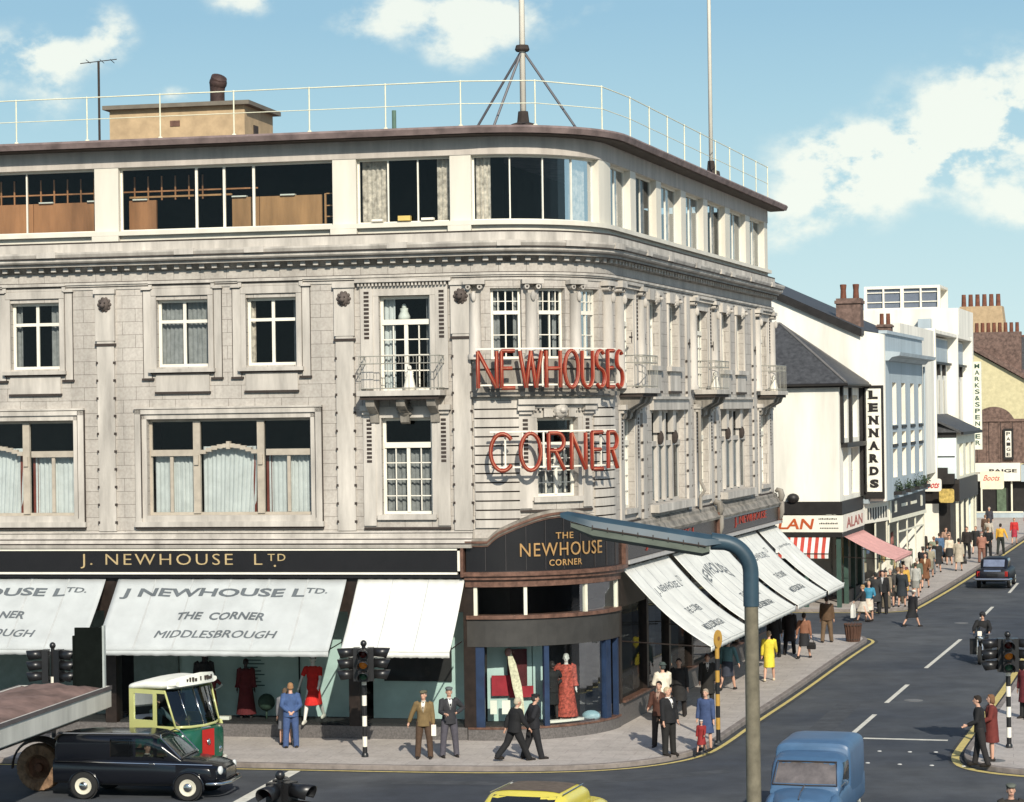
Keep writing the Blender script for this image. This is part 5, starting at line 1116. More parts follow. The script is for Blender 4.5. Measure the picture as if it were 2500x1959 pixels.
# ---- black van, side on
bv = thing('black_van', 'black van with cream wheels and a driver at the lower left edge', 'van'); place(bv, -8.72, 55.0, -11); bv.scale = (.98, 1, .94)
NAVY = mat('blue_black_paint', (.005, .006, .009), .16, var=.05, spec=.6, scale=2)
low = Shell([(-2.15, .60, .42, .85, 4), (-2.08, .76, .34, 1.02, 5), (-.6, .80, .30, 1.04, 5), (.5, .80, .30, 1.03, 5), (.75, .79, .30, 1.02, 4.5), (1.2, .76, .30, .99, 4), (1.75, .72, .32, .93, 3.5), (2.0, .64, .36, .86, 3), (2.1, .45, .42, .76, 3)])
up = Shell([(-2.06, .66, .8, 1.40, 6), (-1.98, .72, .8, 1.54, 6), (-1.5, .74, .8, 1.60, 5), (0, .74, .8, 1.62, 5), (.35, .72, .8, 1.59, 4.5), (.62, .70, .8, 1.46, 4), (1.1, .66, .8, 1.02, 4)])
m = MB(); low.mb(m)
def vhole(x, y, z):
    if abs(y) > .5 and 1.05 < z < 1.49 and (-.62 < x < -.06 or 0 < x < .78-.26*(z-1.06)/.42): return True
    return x > .5 and abs(y) < .58 and 1.06 < z < 1.5
up.mb(m, N=72, sub=14, hole=vhole)
for q in (-1, 1): m.loft([[(x, q*(low.y(x, .62)+o), z) for x, o, z in ((1.0+.0*0, .0, .86), (1.95, .02, .78), (1.95, .02, .5), (1.0, 0, .45))], [(x, q*(low.y(x, .62)-.1), z) for x, o, z in ((1.0, 0, .86), (1.95, 0, .78), (1.95, 0, .5), (1.0, 0, .45))]], True, True)
m.build('body', [NAVY], bv, smooth=True, auto=50)
for q in (-1, 1):
    m = MB(); up.side(m, (.0, .78, .0, .52, 1.06, 1.48), q, .004); up.side(m, (-.62, -.06, -.62, -.06, 1.06, 1.48), q, .004); m.build('side_window', [CARGLASS], bv, smooth=True)
m = MB(); up.front(m, -.58, .58, 1.06, 1.5, .006, trim=.1); ws = m.build('windscreen', [CARGLASS], bv, smooth=True)
m = MB(); m.tube([(1.08, -.64, 1.02), (.62, -.66, 1.5), (.55, -.5, 1.57), (.55, .5, 1.57), (.62, .66, 1.5), (1.08, .64, 1.02)], .018, 6); m.tube([(-2.0, -.81, .93), (1.9, -.75, .88)], .012, 5); m.build('chrome_trim', [CHROME], bv)
m = MB(); m.tube([(-1.95, -.67, 1.61), (.3, -.66, 1.62)], .016, 5); m.build('gutter', [mat('grey_gutter', (.15, .16, .18), .4)], bv)
for x in (-1.28, 1.32):
    for q in (-1, 1):
        wheel(bv, x, q*.775, .33, q); m = MB(); m.tube([(x+.37*cos(radians(a)), q*.80, .33+.37*sin(radians(a))) for a in range(-15, 196, 10)], .028, 7); m.build('wheel_arch', [NAVY], bv, smooth=True)
        m = MB(); m.lathe([(.001, 0), (.355, 0), (.355, .012), (.001, .012)], 22, Matrix.Translation((x, q*.795, .33)) @ Matrix.Rotation(-q*pi/2, 4, 'X')); m.build('wheel_well', [RUBBER], bv)
for q in (-1, 1):
    m = MB(); disc(m, (2.0, q*.52, .72), .11, (1, q*.1, 0), .05); m.build('headlight', [mat('lamp_glass', (.6, .62, .6), .1, var=0)], bv, smooth=True)
m = MB(); m.tube([(1.75, -.80, .42), (2.08, -.70, .42), (2.2, -.4, .42), (2.2, .4, .42), (2.08, .7, .42), (1.75, .80, .42)], .045, 8); m.build('bumper', [CHROME], bv, smooth=True)
m = MB(); low.front(m, -.34, .34, .52, .74, .01); m.build('grille', [CHROME], bv, smooth=True)
m = MB(); m.box(.35, .47, -.807, -.80, .88, .91); m.build('door_handle', [CHROME], bv)
m = MB(); m.box(-1.9, .9, -.66, .66, .8, .95); m.box(-.75, -.70, -.66, .66, .95, 1.5); m.build('cabin_lining', [INTER], bv)
# ---- blue van coming towards us
vb = thing('blue_van', 'light blue van with a raised load box seen from the front', 'van'); place(vb, 6.34, 49.6, -107); vb.scale = (1, 1.03, 1.03)
SKYB = mat('sky_blue_paint', (.055, .115, .205), .42, var=.12, spec=.4, scale=2)
low = Shell([(-1.75, .70, .40, .95, 6), (-1.7, .77, .34, 1.05, 6), (.6, .78, .32, 1.06, 5), (1.2, .72, .32, 1.03, 3.5), (1.7, .62, .34, .96, 3), (2.05, .50, .40, .88, 2.6), (2.14, .3, .45, .8, 2.5)])
box = Shell([(-1.76, .70, .5, 1.6, 7), (-1.7, .76, .5, 1.74, 7), (-1.2, .78, .5, 1.80, 6), (.1, .78, .5, 1.80, 6), (.30, .775, .5, 1.76, 7), (.33, .76, .5, 1.70, 7)])
cab = Shell([(.30, .75, .8, 1.62, 5), (.6, .75, .8, 1.62, 4.6), (.85, .745, .8, 1.56, 4.4), (1.0, .73, .8, 1.46, 4.2), (1.38, .70, .8, 1.0, 4.2)])
m = MB(); low.mb(m); box.mb(m); cab.mb(m)
for q in (-1, 1): m.ell((1.45, q*.62, .58), (.48, .17, .32), 14, 8)
m.build('body', [SKYB], vb, smooth=True, auto=45)
m = MB(); cab.front(m, -.63, .63, 1.08, 1.47, .008, trim=.08); m.build('windscreen', [mat('dusty_windscreen', (.12, .105, .10), .12, var=.35, scale=3, spec=.8)], vb, smooth=True)
m = MB(); m.tube([cab_ for cab_ in [(1.35, -.65, 1.06), (1.02, -.60, 1.485), (1.0, .60, 1.485), (1.35, .65, 1.06), (1.36, 0, 1.05), (1.35, -.65, 1.06)]], .014, 5); m.build('window_seal', [SOOT], vb)
for q in (-1, 1):
    m = MB(); cab.side(m, (.42, 1.1, .42, .86, 1.08, 1.46), q, .006); m.build('side_window', [CARDARK], vb, smooth=True)
    m = MB(); disc(m, (1.86, q*.58, .68), .10, (1, 0, 0), .05); m.build('headlight', [CHROME], vb, smooth=True)
m = MB(); disc(m, (1.15, .78, 1.1), .07, (-1, .2, .2), .03); m.tube([(1.2, .70, 1.02), (1.16, .78, 1.1)], .012, 5); m.build('mirror', [CHROME], vb)
m = MB(); m.tube([(2.0, -.66, .42), (2.24, -.3, .42), (2.24, .3, .42), (2.0, .66, .42)], .05, 8); m.build('bumper', [CHROME], vb)
m = MB(); low.front(m, -.28, .28, .52, .80, .01); m.build('grille', [SKYB], vb)
for x in (-1.0, 1.42):
    for q in (-1, 1): wheel(vb, x, q*.66, .30, q)
m = MB(); m.tube([(1.3, 0, 1.06), (1.75, 0, .985), (2.08, 0, .88)], .018, 6); m.build('bonnet_strip', [CHROME], vb)
# ---- yellow car at the bottom edge
yc = thing('yellow_car', 'yellow car with grey-brown roof cut off by the bottom edge', 'car'); place(yc, .30, 46.3, -107); yc.scale = (1.1, 1.3, 1)
YELP = paint('yellow_paint', (.66, .56, .08))
low = Shell([(-2.1, .60, .42, .80, 3.5), (-2.0, .76, .36, .95, 4), (-.8, .82, .30, .98, 4.5), (.8, .82, .30, .96, 4.5), (1.8, .76, .34, .90, 3.5), (2.1, .5, .42, .78, 3)])
up = Shell([(-1.5, .60, .8, .98, 3), (-1.15, .64, .8, 1.34, 3.6), (-.9, .65, .8, 1.41, 3.8), (.3, .65, .8, 1.43, 3.8), (.55, .64, .8, 1.36, 3.6), (1.15, .60, .8, .98, 3)])
m = MB(); low.mb(m); up.mb(m)
for q in (-1, 1): m.ell((-1.25, q*.70, .74), (.8, .13, .26), 14, 8); m.ell((1.25, q*.70, .70), (.7, .12, .25), 14, 8)
m.build('body', [YELP], yc, smooth=True, auto=45)
m = MB()
rows = [[(x, y, up.at(x)[1]+(up.at(x)[2]-up.at(x)[1])/2*(1+(max(0, 1-(abs(y)/up.at(x)[0])**up.at(x)[3]))**(1/up.at(x)[3]))+.008) for y in [-.50+.1*k for k in range(11)]] for x in [-1.0+.13*k for k in range(11)]]
m.loft(rows, False, False); m.build('roof_panel', [mat('vinyl_roof', (.13, .10, .075), .75, var=.25, scale=9)], yc, smooth=True)
m = MB(); [m.tube([(-1.0, q*.57, 1.37), (.4, q*.58, 1.39)], .011, 6) for q in (-1, 1)]; m.build('gutter', [CHROME], yc)
m = MB(); up.front(m, -.5, .5, 1.02, 1.36, .008); m.build('windscreen', [CARDARK], yc, smooth=True)
m = MB(); up.front(m, -.5, .5, 1.02, 1.3, .008, rear=True); m.build('rear_window', [CARDARK], yc, smooth=True)
for x in (-1.3, 1.3):
    for q in (-1, 1): wheel(yc, x, q*.70, .30, q)
# ---- dark blue saloon driving away up the side street
bc = thing('blue_saloon', 'dark blue saloon driving away with chrome rear bumper', 'car'); place(bc, 23.6, 114.3, 73)
DBL = mat('dark_blue_paint', (.006, .007, .012), .45, var=.05, spec=.25)
low = Shell([(-2.1, .70, .42, .86, 4), (-2.02, .80, .36, .98, 4.5), (-.8, .84, .32, 1.0, 4.5), (1.0, .83, .32, .98, 4.5), (1.9, .76, .36, .92, 3.5), (2.1, .6, .42, .8, 3)])
up = Shell([(-1.35, .62, .8, .99, 3.4), (-.95, .66, .8, 1.40, 3.8), (-.75, .67, .8, 1.45, 4), (.3, .67, .8, 1.46, 4), (.6, .65, .8, 1.38, 3.6), (1.1, .6, .8, .98, 3)])
m = MB(); low.mb(m); up.mb(m); m.build('body', [DBL], bc, smooth=True, auto=45)
m = MB(); up.front(m, -.5, .5, 1.04, 1.36, .008, rear=True); m.build('rear_window', [mat('reflecting_glass', (.16, .19, .27), .15, var=.2, spec=.8)], bc, smooth=True)
m = MB(); rows = [[(x, y, up.at(x)[2]*.995+.006-.03*(y/.6)**4) for y in [-.55+.11*k for k in range(11)]] for x in (-.75, 0, .3)]
m.build('roof_sheen', [DBL], bc) if 0 else None
for q in (-1, 1):
    m = MB(); up.side(m, (-1.0, .95, -.75, .5, 1.04, 1.38), q, .005); m.build('side_window', [CARDARK], bc, smooth=True)
    m = MB(); m.box(-2.1, -2.04, q*.66-.07, q*.66+.07, .62, .86); m.build('tail_light', [mat('tail_red', (.30, .02, .015), .3)], bc)
m = MB(); m.tube([(-1.9, -.88, .48), (-2.14, -.8, .48), (-2.16, .8, .48), (-1.9, .88, .48)], .06, 8); m.build('bumper', [CHROME], bc)
m = MB(); low.front(m, -.4, .4, .84, .93, .012, rear=True); m.build('boot_trim', [CHROME], bc)
m = MB(); m.box(-2.14, -2.10, -.26, .26, .62, .74); m.build('number_plate', [SIGB], bc)
for x in (-1.25, 1.3):
    for q in (-1, 1): wheel(bc, x, q*.72, .31, q)
# ---- articulated lorry: green and cream cab, flat trailer behind it
lr = thing('flatbed_lorry', 'articulated flatbed lorry with green and cream cab and red radiator', 'lorry'); 
lr.location = (-9.52, 58.0, 0); lr.rotation_euler = (0, 0, radians(-32)); lr.scale = (.89, .91, 1.03)
LI = (Matrix.Translation((-9.52, 58.0, 0)) @ Matrix.Rotation(radians(-32), 4, 'Z') @ Matrix.Diagonal((.89, .91, 1.03, 1))).inverted()
GRN = paint('coach_green', (.012, .085, .05)); LIMEP = paint('lime_cream', (.44, .45, .18)); ROOFW = mat('cream_roof', (.74, .74, .66), .5, var=.06); REDR = paint('radiator_red', (.42, .015, .012))
# tractor frame: x 0..3, cab front at x = 2.7
cabl = Shell([(.75, .98, .62, 1.28, 7), (.8, 1.0, .55, 1.30, 7), (1.9, 1.0, .5, 1.30, 6), (2.25, .98, .5, 1.30, 5), (2.5, .88, .5, 1.30, 5), (2.66, .66, .5, 1.28, 5)])
m = MB(); cabl.mb(m); cb = m.build('cab', [GRN], lr, smooth=True, auto=45)
m = MB()
for q in (-1, 1):
    y0, y1 = sorted((q*.94, q*.995))
    m.box(.76, .92, y0, y1, 1.28, 2.22); m.box(1.6, 1.72, y0, y1, 1.28, 2.22); m.box(.92, 1.6, y0, y1, 1.28, 1.5); m.box(.92, 1.6, y0, y1, 2.12, 2.22); m.box(1.72, 2.0, y0, y1, 2.14, 2.22)
    m.loft([[(1.72, q*.97, 1.28), (2.42, q*.86, 1.28), (2.38, q*.86, 1.38), (1.72, q*.97, 1.38)], [(1.72, q*1.0, 1.28), (2.47, q*.89, 1.28), (2.43, q*.89, 1.38), (1.72, q*1.0, 1.38)]], True, True)
m.box(.74, .80, -.96, .96, 1.28, 2.2); m.build('upper_cab', [LIMEP], lr)
m = MB()
for q in (-1, 1):
    m.tube([(2.0, q*.96, 2.2), (2.32, q*.90, 1.36)], .03, 6); m.tube([(2.12, q*.55, 2.2), (2.50, q*.52, 1.34)], .012, 6, mi=1)
m.tube([(2.16, 0, 2.2), (2.56, 0, 1.33)], .02, 6, mi=1); m.tube([(2.32, -.9, 1.36), (2.5, -.52, 1.34), (2.56, 0, 1.33), (2.5, .52, 1.34), (2.32, .9, 1.36)], .035, 6); m.build('window_pillar', [LIMEP, CHROME], lr, smooth=True)
m = MB(); m.loft([[(2.0, -.95, 2.18), (2.12, -.55, 2.18), (2.16, 0, 2.18), (2.12, .55, 2.18), (2.0, .95, 2.18)], [(2.32, -.9, 1.36), (2.5, -.52, 1.34), (2.56, 0, 1.33), (2.5, .52, 1.34), (2.32, .9, 1.36)]], False, False); m.build('windscreen', [CARGLASS], lr, smooth=True)
for q in (-1, 1):
    m = MB(); m.loft([[(.92, q*.965, 1.5), (1.6, q*.965, 1.5)], [(.92, q*.965, 2.12), (1.6, q*.965, 2.12)]], False, False); m.build('side_window', [CARGLASS], lr)
    m = MB(); m.loft([[(1.72, q*.965, 1.38), (2.3, q*.9, 1.38)], [(1.72, q*.965, 2.14), (1.98, q*.95, 2.14)]], False, False); m.build('side_window', [CARGLASS], lr)
rf = Shell([(.70, .93, 2.16, 2.26, 3), (.76, 1.0, 2.16, 2.36, 3), (1.3, 1.02, 2.16, 2.48, 2.6), (1.9, 1.0, 2.18, 2.47, 2.6), (2.15, .96, 2.24, 2.46, 3), (2.3, .86, 2.27, 2.46, 3)])
m = MB(); rf.mb(m); m.loft([[(2.1, -.98, 2.26), (2.38, -.6, 2.30), (2.44, 0, 2.31), (2.38, .6, 2.30), (2.1, .98, 2.26)], [(2.1, -.98, 2.44), (2.36, -.6, 2.54), (2.42, 0, 2.58), (2.36, .6, 2.54), (2.1, .98, 2.44)]], False, False)
rfo = m.build('cab_roof', [ROOFW], lr, smooth=True, auto=50)
m = MB(); [m.box(2.37-.26*max(0, abs(-.5+k*.1)-.3), 2.44-.26*max(0, abs(-.5+k*.1)-.3), -.5+k*.1, -.5+k*.1+(.05 if k % 3 else .07), 2.385, 2.455+.03*((k*k) % 3)) for k in range(11) if k not in (4, 6)]; m.build('worn_writing', [SOOT], rfo)
m = MB(); cabl.front(m, -.25, .25, .53, 1.25, .03, n=6); m.build('radiator', [REDR], lr, smooth=True)
m = MB(); m.tube([(2.60, q, z) for q, z in ((-.28, .52), (-.28, 1.2), (-.15, 1.28), (.15, 1.28), (.28, 1.2), (.28, .52))], .035, 7); disc(m, (2.70, 0, .95), .075, (1, 0, .1), .02); m.build('radiator_trim', [CHROME], lr, smooth=True)
for q in (-1, 1):
    m = MB(); disc(m, (2.58, q*.58, .72), .12, (1, q*.25, 0), .06); m.build('headlight', [CHROME], lr, smooth=True)
    m = MB(); disc(m, (2.48, q*.72, 1.0), .05, (1, q*.4, 0), .03); m.build('side_light', [YB], lr)
m = MB(); m.tube([(2.3, -1.02, .5), (2.62, -.8, .5), (2.8, -.4, .5), (2.82, .4, .5), (2.62, .8, .5), (2.3, 1.02, .5)], .06, 8); m.build('bumper', [WHITE], lr, smooth=True)
def lpaint(u, v, w_): return (1.45+u, -1.012-w_, 1.2+v)
m = MB(); [m.box(.82+k*.075, .82+k*.075+.05, -1.016, -1.0, 1.17, 1.24+.02*(k % 3)) for k in range(17)]; m.build('worn_writing', [mat('signwriter_red', (.40, .07, .03), .5)], cb)
m = MB(); m.box(.9, 2.2, -.9, .9, .6, .65); m.box(1.0, 1.15, -.85, .85, 1.25, 1.95); m.box(.85, .95, -.9, .9, 1.3, 2.1); m.tube([(2.1, -.3+.17*cos(radians(a)), 1.42+.17*sin(radians(a))) for a in range(0, 361, 24)], .014, 5); m.build('cab_lining', [INTER], lr)
m = MB(); m.box(-2.2, 2.0, -.42, .42, .55, .75); m.build('chassis', [SIGB], lr)
WOODH = mat('muddy_hub', (.17, .075, .04), .8, var=.35, scale=5)
def bigwheel(x, y, side):
    M = LI @ Matrix.Translation((x, y, .57)) @ Matrix.Rotation(radians(-12), 4, 'Z') @ Matrix.Rotation(-side*pi/2, 4, 'X'); m = MB(); m.lathe([(.32, -.14), (.53, -.14), (.57, -.08), (.57, .08), (.53, .14), (.32, .14), (.28, .05)], 26, M)
    for k in range(24): a = k*pi/12; m.box(-.03, .03, .34, .54, .13, .152, M @ Matrix.Rotation(a, 4, 'Z'))
    wl = m.build('wheel', [mat('dusty_tyre', (.24, .145, .085), .9, var=.4, scale=6)], lr, smooth=True, auto=40)
    m = MB(); m.lathe([(.29, .05), (.2, .0), (.12, .03), (.10, .14), (.001, .15)], 16, M); m.build('hub', [WOODH], wl, smooth=True, auto=40)
for x, y, q in ((-11.38, 55.75, -1), (-11.05, 57.8, 1), (-8.75, 56.75, -1), (-8.4, 57.8, 1)): bigwheel(x, y, q)
m = MB(); m.tube([LI @ Vector((-11.38+.68*cos(radians(a)), 55.7-.14*cos(radians(a)), .57+.68*sin(radians(a)))) for a in range(-10, 191, 12)], (.03, .16), 6); m.build('mudguard', [mat('dusty_black', (.06, .045, .035), .8)], lr)
# trailer, turned against the cab
Tm = LI @ Matrix.Translation((-11.32, 56.7, .22)) @ Matrix.Rotation(radians(80), 4, 'Z')       # x along the trailer towards its front
DECK = mat('load_sheet', (.20, .13, .11), .85, var=.35, scale=1.2, bump=.3)
m = MB()
n = 24; rows = []
for i in range(n+1):
    x = -9.5+10.5*i/n
    rows.append([Tm @ Vector((x, -1.13+2.26*k/10, 2.02+.17*sin(pi*k/10)**.7*min(1, (1.02-x)*1.6+.05)+.03*sin(x*3.1+k)+.02*sin(x*7+k*2))) for k in range(11)])
m.loft(rows, False, False); m.build('load_sheet', [DECK], lr, smooth=True)
m = MB()
for q in (-1, 1): m.box(-9.5, 1.0, q*1.15-.04, q*1.15+.04, 1.55, 2.06, Tm)
m.box(-9.5, 1.0, -1.1, 1.1, 1.5, 1.56, Tm); m.box(.99, 1.04, -1.19, 1.19, 1.55, 2.06, Tm); m.build('side_board', [mat('pale_board', (.52, .51, .46), .7, var=.15, scale=2, streak=True)], lr)
m = MB()
for q in (-1, 1): m.box(-9.5, 1.02, q*1.20-.02, q*1.20+.01, 1.98, 2.07, Tm)
m.build('side_rail', [mat('dark_rail', (.10, .085, .085), .6)], lr)
m = MB(); m.box(.92, 1.0, -1.02, -.3, 2.0, 3.5, Tm); m.box(.9, 1.02, -1.07, -1.02, 2.0, 3.55, Tm, 1); m.box(.9, 1.02, -.3, -.25, 2.0, 3.3, Tm); m.build('headboard', [mat('dark_green_board', (.006, .008, .007), .95, var=.2, spec=.05), mat('worn_edge', (.35, .38, .36), .5)], lr)
m = MB(); m.box(-6.9, .9, -.4, .4, 1.2, 1.5, Tm); m.build('trailer_chassis', [SIGB], lr)
# ---- motorcycle
mc = thing('motorcycle', 'dark motorcycle coming down the side street behind the traffic light', 'motorcycle'); place(mc, 16.1, 80.6, -107)
for x in (-.65, .68):
    M = Matrix.Translation((x, 0, .32)) @ Matrix.Rotation(pi/2, 4, 'X'); m = MB(); m.lathe([(.24, -.05), (.31, -.05), (.32, 0), (.31, .05), (.24, .05)], 22, M); wl = m.build('wheel', [RUBBER], mc, smooth=True, auto=40)
    m = MB(); [m.tube([M @ Vector((0, 0, 0)), M @ Vector((.26*cos(k*pi/6), .26*sin(k*pi/6), 0))], .008, 4) for k in range(12)]; m.build('spokes', [CHROME], wl)
m = MB(); m.tube([(-.65, 0, .32), (-.3, 0, .62), (.45, 0, .80)], .035, 7); m.tube([(-.3, 0, .4), (.3, 0, .4), (.45, 0, .8)], .035, 7); m.build('frame', [SIGB], mc)
m = MB(); m.ell((.12, 0, .86), (.28, .14, .14), 12, 8); m.build('fuel_tank', [SIGB], mc, smooth=True)
m = MB(); m.ell((-.4, 0, .82), (.36, .13, .07), 12, 6); m.build('saddle', [SOOT], mc, smooth=True)
m = MB(); m.box(-.12, .2, -.16, .16, .35, .62); m.build('engine', [mat('alloy', (.25, .25, .25), .4, metal=.6)], mc)
m = MB(); [m.tube([(.68, q*.08, .32), (.46, q*.08, .98)], .025, 6) for q in (-1, 1)]; m.tube([(.30, -.36, 1.02), (.46, -.2, 1.02), (.46, .2, 1.02), (.30, .36, 1.02)], .016, 6); m.build('fork', [CHROME], mc)
m = MB(); disc(m, (.60, 0, .88), .09, (1, 0, 0), .03); m.build('headlight', [CHROME], mc)
m = MB(); m.loft([[(.55, y, .95) for y in (-.24, 0, .24)], [(.42, y, 1.28-.1*abs(y)/.24) for y in (-.2, 0, .2)]], False, False); m.build('windshield', [CARGLASS], mc)
m = MB(); [m.box(.2, .26, min(q*.12, q*.38), max(q*.12, q*.38), .3, .85) for q in (-1, 1)]; m.build('leg_shield', [SIGB], mc)
m = MB(); m.box(.62, .64, -.07, .07, .98, 1.14); m.build('number_plate', [WHITE], mc)
# ------------------------------------------------------------------ people
def remeshed(mb, vox, name, mats, parent, it=2):
    me = mb.mesh('tmp'); o = bpy.data.objects.new('tmp', me); COL.objects.link(o)
    r = o.modifiers.new('r', 'REMESH'); r.mode = 'VOXEL'; r.voxel_size = vox; r.use_smooth_shade = True
    s = o.modifiers.new('s', 'SMOOTH'); s.factor = .5; s.iterations = it
    dg = bpy.context.evaluated_depsgraph_get(); out = bpy.data.meshes.new_from_object(o.evaluated_get(dg))
    bpy.data.objects.remove(o); bpy.data.meshes.remove(me); out.materials.clear()
    for m in mats: out.materials.append(m)
    out.name = name; return link(name, out, parent)
def V3(a): return Vector(a)
def dirv(fwd, out, side):      # limb direction: swung forward / outward in degrees from hanging straight down
    f, o = radians(fwd), radians(out); return Vector((side*sin(o)*cos(f), sin(f), -cos(f)*cos(o)))
ARMS = {'down': (4, 8, 10, 6), 'swing_f': (26, 8, 48, 4), 'swing_b': (-24, 9, -6, 5), 'behind': (-22, 14, -8, -48), 'hip': (-12, 44, 22, -62), 'front': (18, 12, 78, -42), 'fold': (22, 14, 76, -66), 'hold': (14, 10, 70, -10), 'carry': (2, 9, 6, 5), 'rest': (48, 14, 62, 4), 'bars': (40, 26, 62, -10), 'lean': (-6, 26, -4, 20), 'reach': (38, 12, 40, 4)}
def person(label, x, y, face, h=1.72, z=.12, top=('jacket', (.03, .03, .03)), bottom=('trousers', (.03, .03, .03)), hair=(.03, .02, .015), hat=None, arms=('down', 'down'), stride=0, lean=0, turn=0, nod=0, shirt=None, skin=None, near=True, shoes=(.02, .016, .014), name='person', cat='person', group=None, seated=False, hairlong=False, legs=True, spread=4, rest_z=None, stout=1.1, tuck=(0, .1, -1)):
    t = thing(name, label, cat, (x, y, z), radians(face), group); k = h/1.75; sk = skin or SKIN; vox = .013 if near else .018
    def cm(c, pre='cloth'): return mat('%s_%03d_%03d_%03d' % (pre, *[int(v*999) for v in c]), c, .85, var=.16, scale=9)
    hipz = .93; J = {}
    for s in (-1, 1):
        hp = V3((s*.095, 0, hipz)); sw = stride*(1 if s > 0 else -1)
        if seated: kd = V3((s*.12, .95, -.08)).normalized(); sd = V3(tuck).normalized()
        else:
            bend = max(0, -sw)*.75; kd = dirv(sw, spread, s); sd = dirv(sw-bend, spread*.6, s)
        kn = hp+kd*.44; an = kn+sd*.42; J[s] = (hp, kn, an)
    low = min(J[1][2].z, J[-1][2].z)-.075
    dz = (-low if not seated else 0) if rest_z is None else rest_z
    Lm = Matrix.Translation((0, 0, hipz)) @ Matrix.Rotation(radians(-lean), 4, 'X') @ Matrix.Translation((0, 0, -hipz))
    fin = Matrix.Scale(k, 4) @ Matrix.Translation((0, 0, dz))
    U = lambda p: fin @ (Lm @ V3(p)); D = lambda p: fin @ V3(p)
    stw = stout**.6
    def ku(r): return [((a*k, b*k) if isinstance((a, b), tuple) else 0) for a, b in r]
    A = {}
    for s in (-1, 1):
        a = ARMS[arms[0] if s < 0 else arms[1]]; sh = V3((s*.185, 0, 1.42)); e1 = sh+dirv(a[0], a[1], s)*.29; e2 = e1+dirv(a[2], a[3], s)*.25; A[s] = (sh, e1, e2)
    HT = Matrix.Translation((0, .015, 1.51)) @ Matrix.Rotation(radians(turn), 4, 'Z') @ Matrix.Rotation(radians(-nod), 4, 'X') @ Matrix.Translation((0, -.015, -1.51))
    Hd = lambda p: U(HT @ V3(p))
    # body: one skin surface
    m = MB()
    m.tube([U((0, 0, .9)), U((0, 0, 1.08)), U((0, .0, 1.3)), U((0, -.005, 1.42)), U((0, -.005, 1.48))], [(.13*k, .10*k), (.115*k, .09*k), (.14*k, .095*k), (.11*k, .07*k), (.06*k, .055*k)], 14)
    m.tube([U((0, -.005, 1.44)), U((0, .005, 1.50)), Hd((0, .015, 1.56))], [.062*k, .053*k, .055*k], 10)
    hm = (fin @ Lm @ HT).to_3x3().normalized()
    m.ell(Hd((0, .012, 1.65)), (.075*k, .092*k, .105*k), 14, 10, M=hm); m.ell(Hd((0, .045, 1.585)), (.055*k, .058*k, .055*k), 12, 8, M=hm)
    m.tube([Hd((0, .10, 1.665)), Hd((0, .122, 1.625)), Hd((0, .10, 1.612))], [.011*k, .017*k, .013*k], 8)
    m.ell(Hd((0, .092, 1.575)), (.024*k, .014*k, .012*k), 8, 5, M=hm)
    for s in (-1, 1): m.ell(Hd((s*.078, .0, 1.63)), (.013*k, .024*k, .034*k), 7, 6, M=hm)
    for s in (-1, 1):
        hp, kn, an = J[s]; m.tube([D(hp), D(hp.lerp(kn, .5)), D(kn), D(kn.lerp(an, .35)), D(an), D(an + V3((0, 0, -.05)))], [.082*k, .072*k, .052*k, .055*k, .036*k, .036*k], 12)
        m.tube([D(an+V3((0, -.03, -.04))), D(an+V3((0, .07, -.05))), D(an+V3((0, .15, -.058)))], [.03*k, .026*k, .015*k], 8)
        sh, e1, e2 = A[s]; m.tube([U(sh*.85+V3((0, 0, 1.42*.15))), U(sh), U(sh.lerp(e1, .5)), U(e1), U(e1.lerp(e2, .4)), U(e2)], [.05*k, .055*k, .047*k, .038*k, .036*k, .026*k], 10)
        f = (e2-e1).normalized(); w_ = f.cross(V3((s, .35, 0))).normalized(); n_ = w_.cross(f).normalized()*s
        pm = e2+f*.05; m.tube([U(e2), U(e2+f*.045), U(e2+f*.09)], [(.026*k, .018*k), (.036*k, .018*k), (.036*k, .015*k)], 8)
        for q in range(4):
            b0 = e2+f*.085+w_*(.0255-.017*q); ln = (.066, .076, .072, .056)[q]
            m.tube([U(b0), U(b0+f*ln*.5-n_*.008), U(b0+f*ln-n_*.026)], [.0085*k, .0082*k, .007*k], 6)
        m.tube([U(e2+f*.025+w_*.028), U(e2+f*.062+w_*.056-n_*.006), U(e2+f*.09+w_*.06-n_*.016)], [.011*k, .010*k, .008*k], 6)
    body = remeshed(m, vox, 'body', [sk], t)
    if near:
        m = MB()
        for s in (-1, 1): m.ell(Hd((s*.031, .095, 1.662)), (.011*k, .007*k, .006*k), 8, 6, M=hm)
        m.build('eyes', [mat('eye', (.05, .035, .03), .3, var=0)], body)
        m = MB(); [m.tube([Hd((s*.015, .103, 1.684)), Hd((s*.034, .100, 1.69)), Hd((s*.052, .088, 1.683))], .0045*k, 5) for s in (-1, 1)]; m.build('eyebrows', [cm(hair, 'hair')], body)
        m = MB(); m.tube([Hd((-.02, .100, 1.577)), Hd((0, .107, 1.579)), Hd((.02, .100, 1.577))], .0055*k, 5); m.build('mouth', [mat('lips', (.30, .10, .085), .5, var=0)], body)
    # hair and hat
    if hair is not None:
        m = MB(); m.ell(Hd((0, -.008, 1.675)), (.084*k, .098*k, .098*k), 14, 9, M=hm); m.ell(Hd((0, -.03, 1.63)), (.082*k, .075*k, .075*k), 12, 8, M=hm)
        m.ell(Hd((0, .045, 1.735)), (.06*k, .05*k, .03*k), 10, 6, M=hm)
        if hairlong: m.ell(Hd((0, -.045, 1.57)), (.085*k, .06*k, .08*k), 12, 8, M=hm); [m.ell(Hd((s*.075, -.005, 1.6)), (.025*k, .05*k, .07*k), 8, 6, M=hm) for s in (-1, 1)]
        remeshed(m, vox, 'hair', [cm(hair, 'hair')], t)
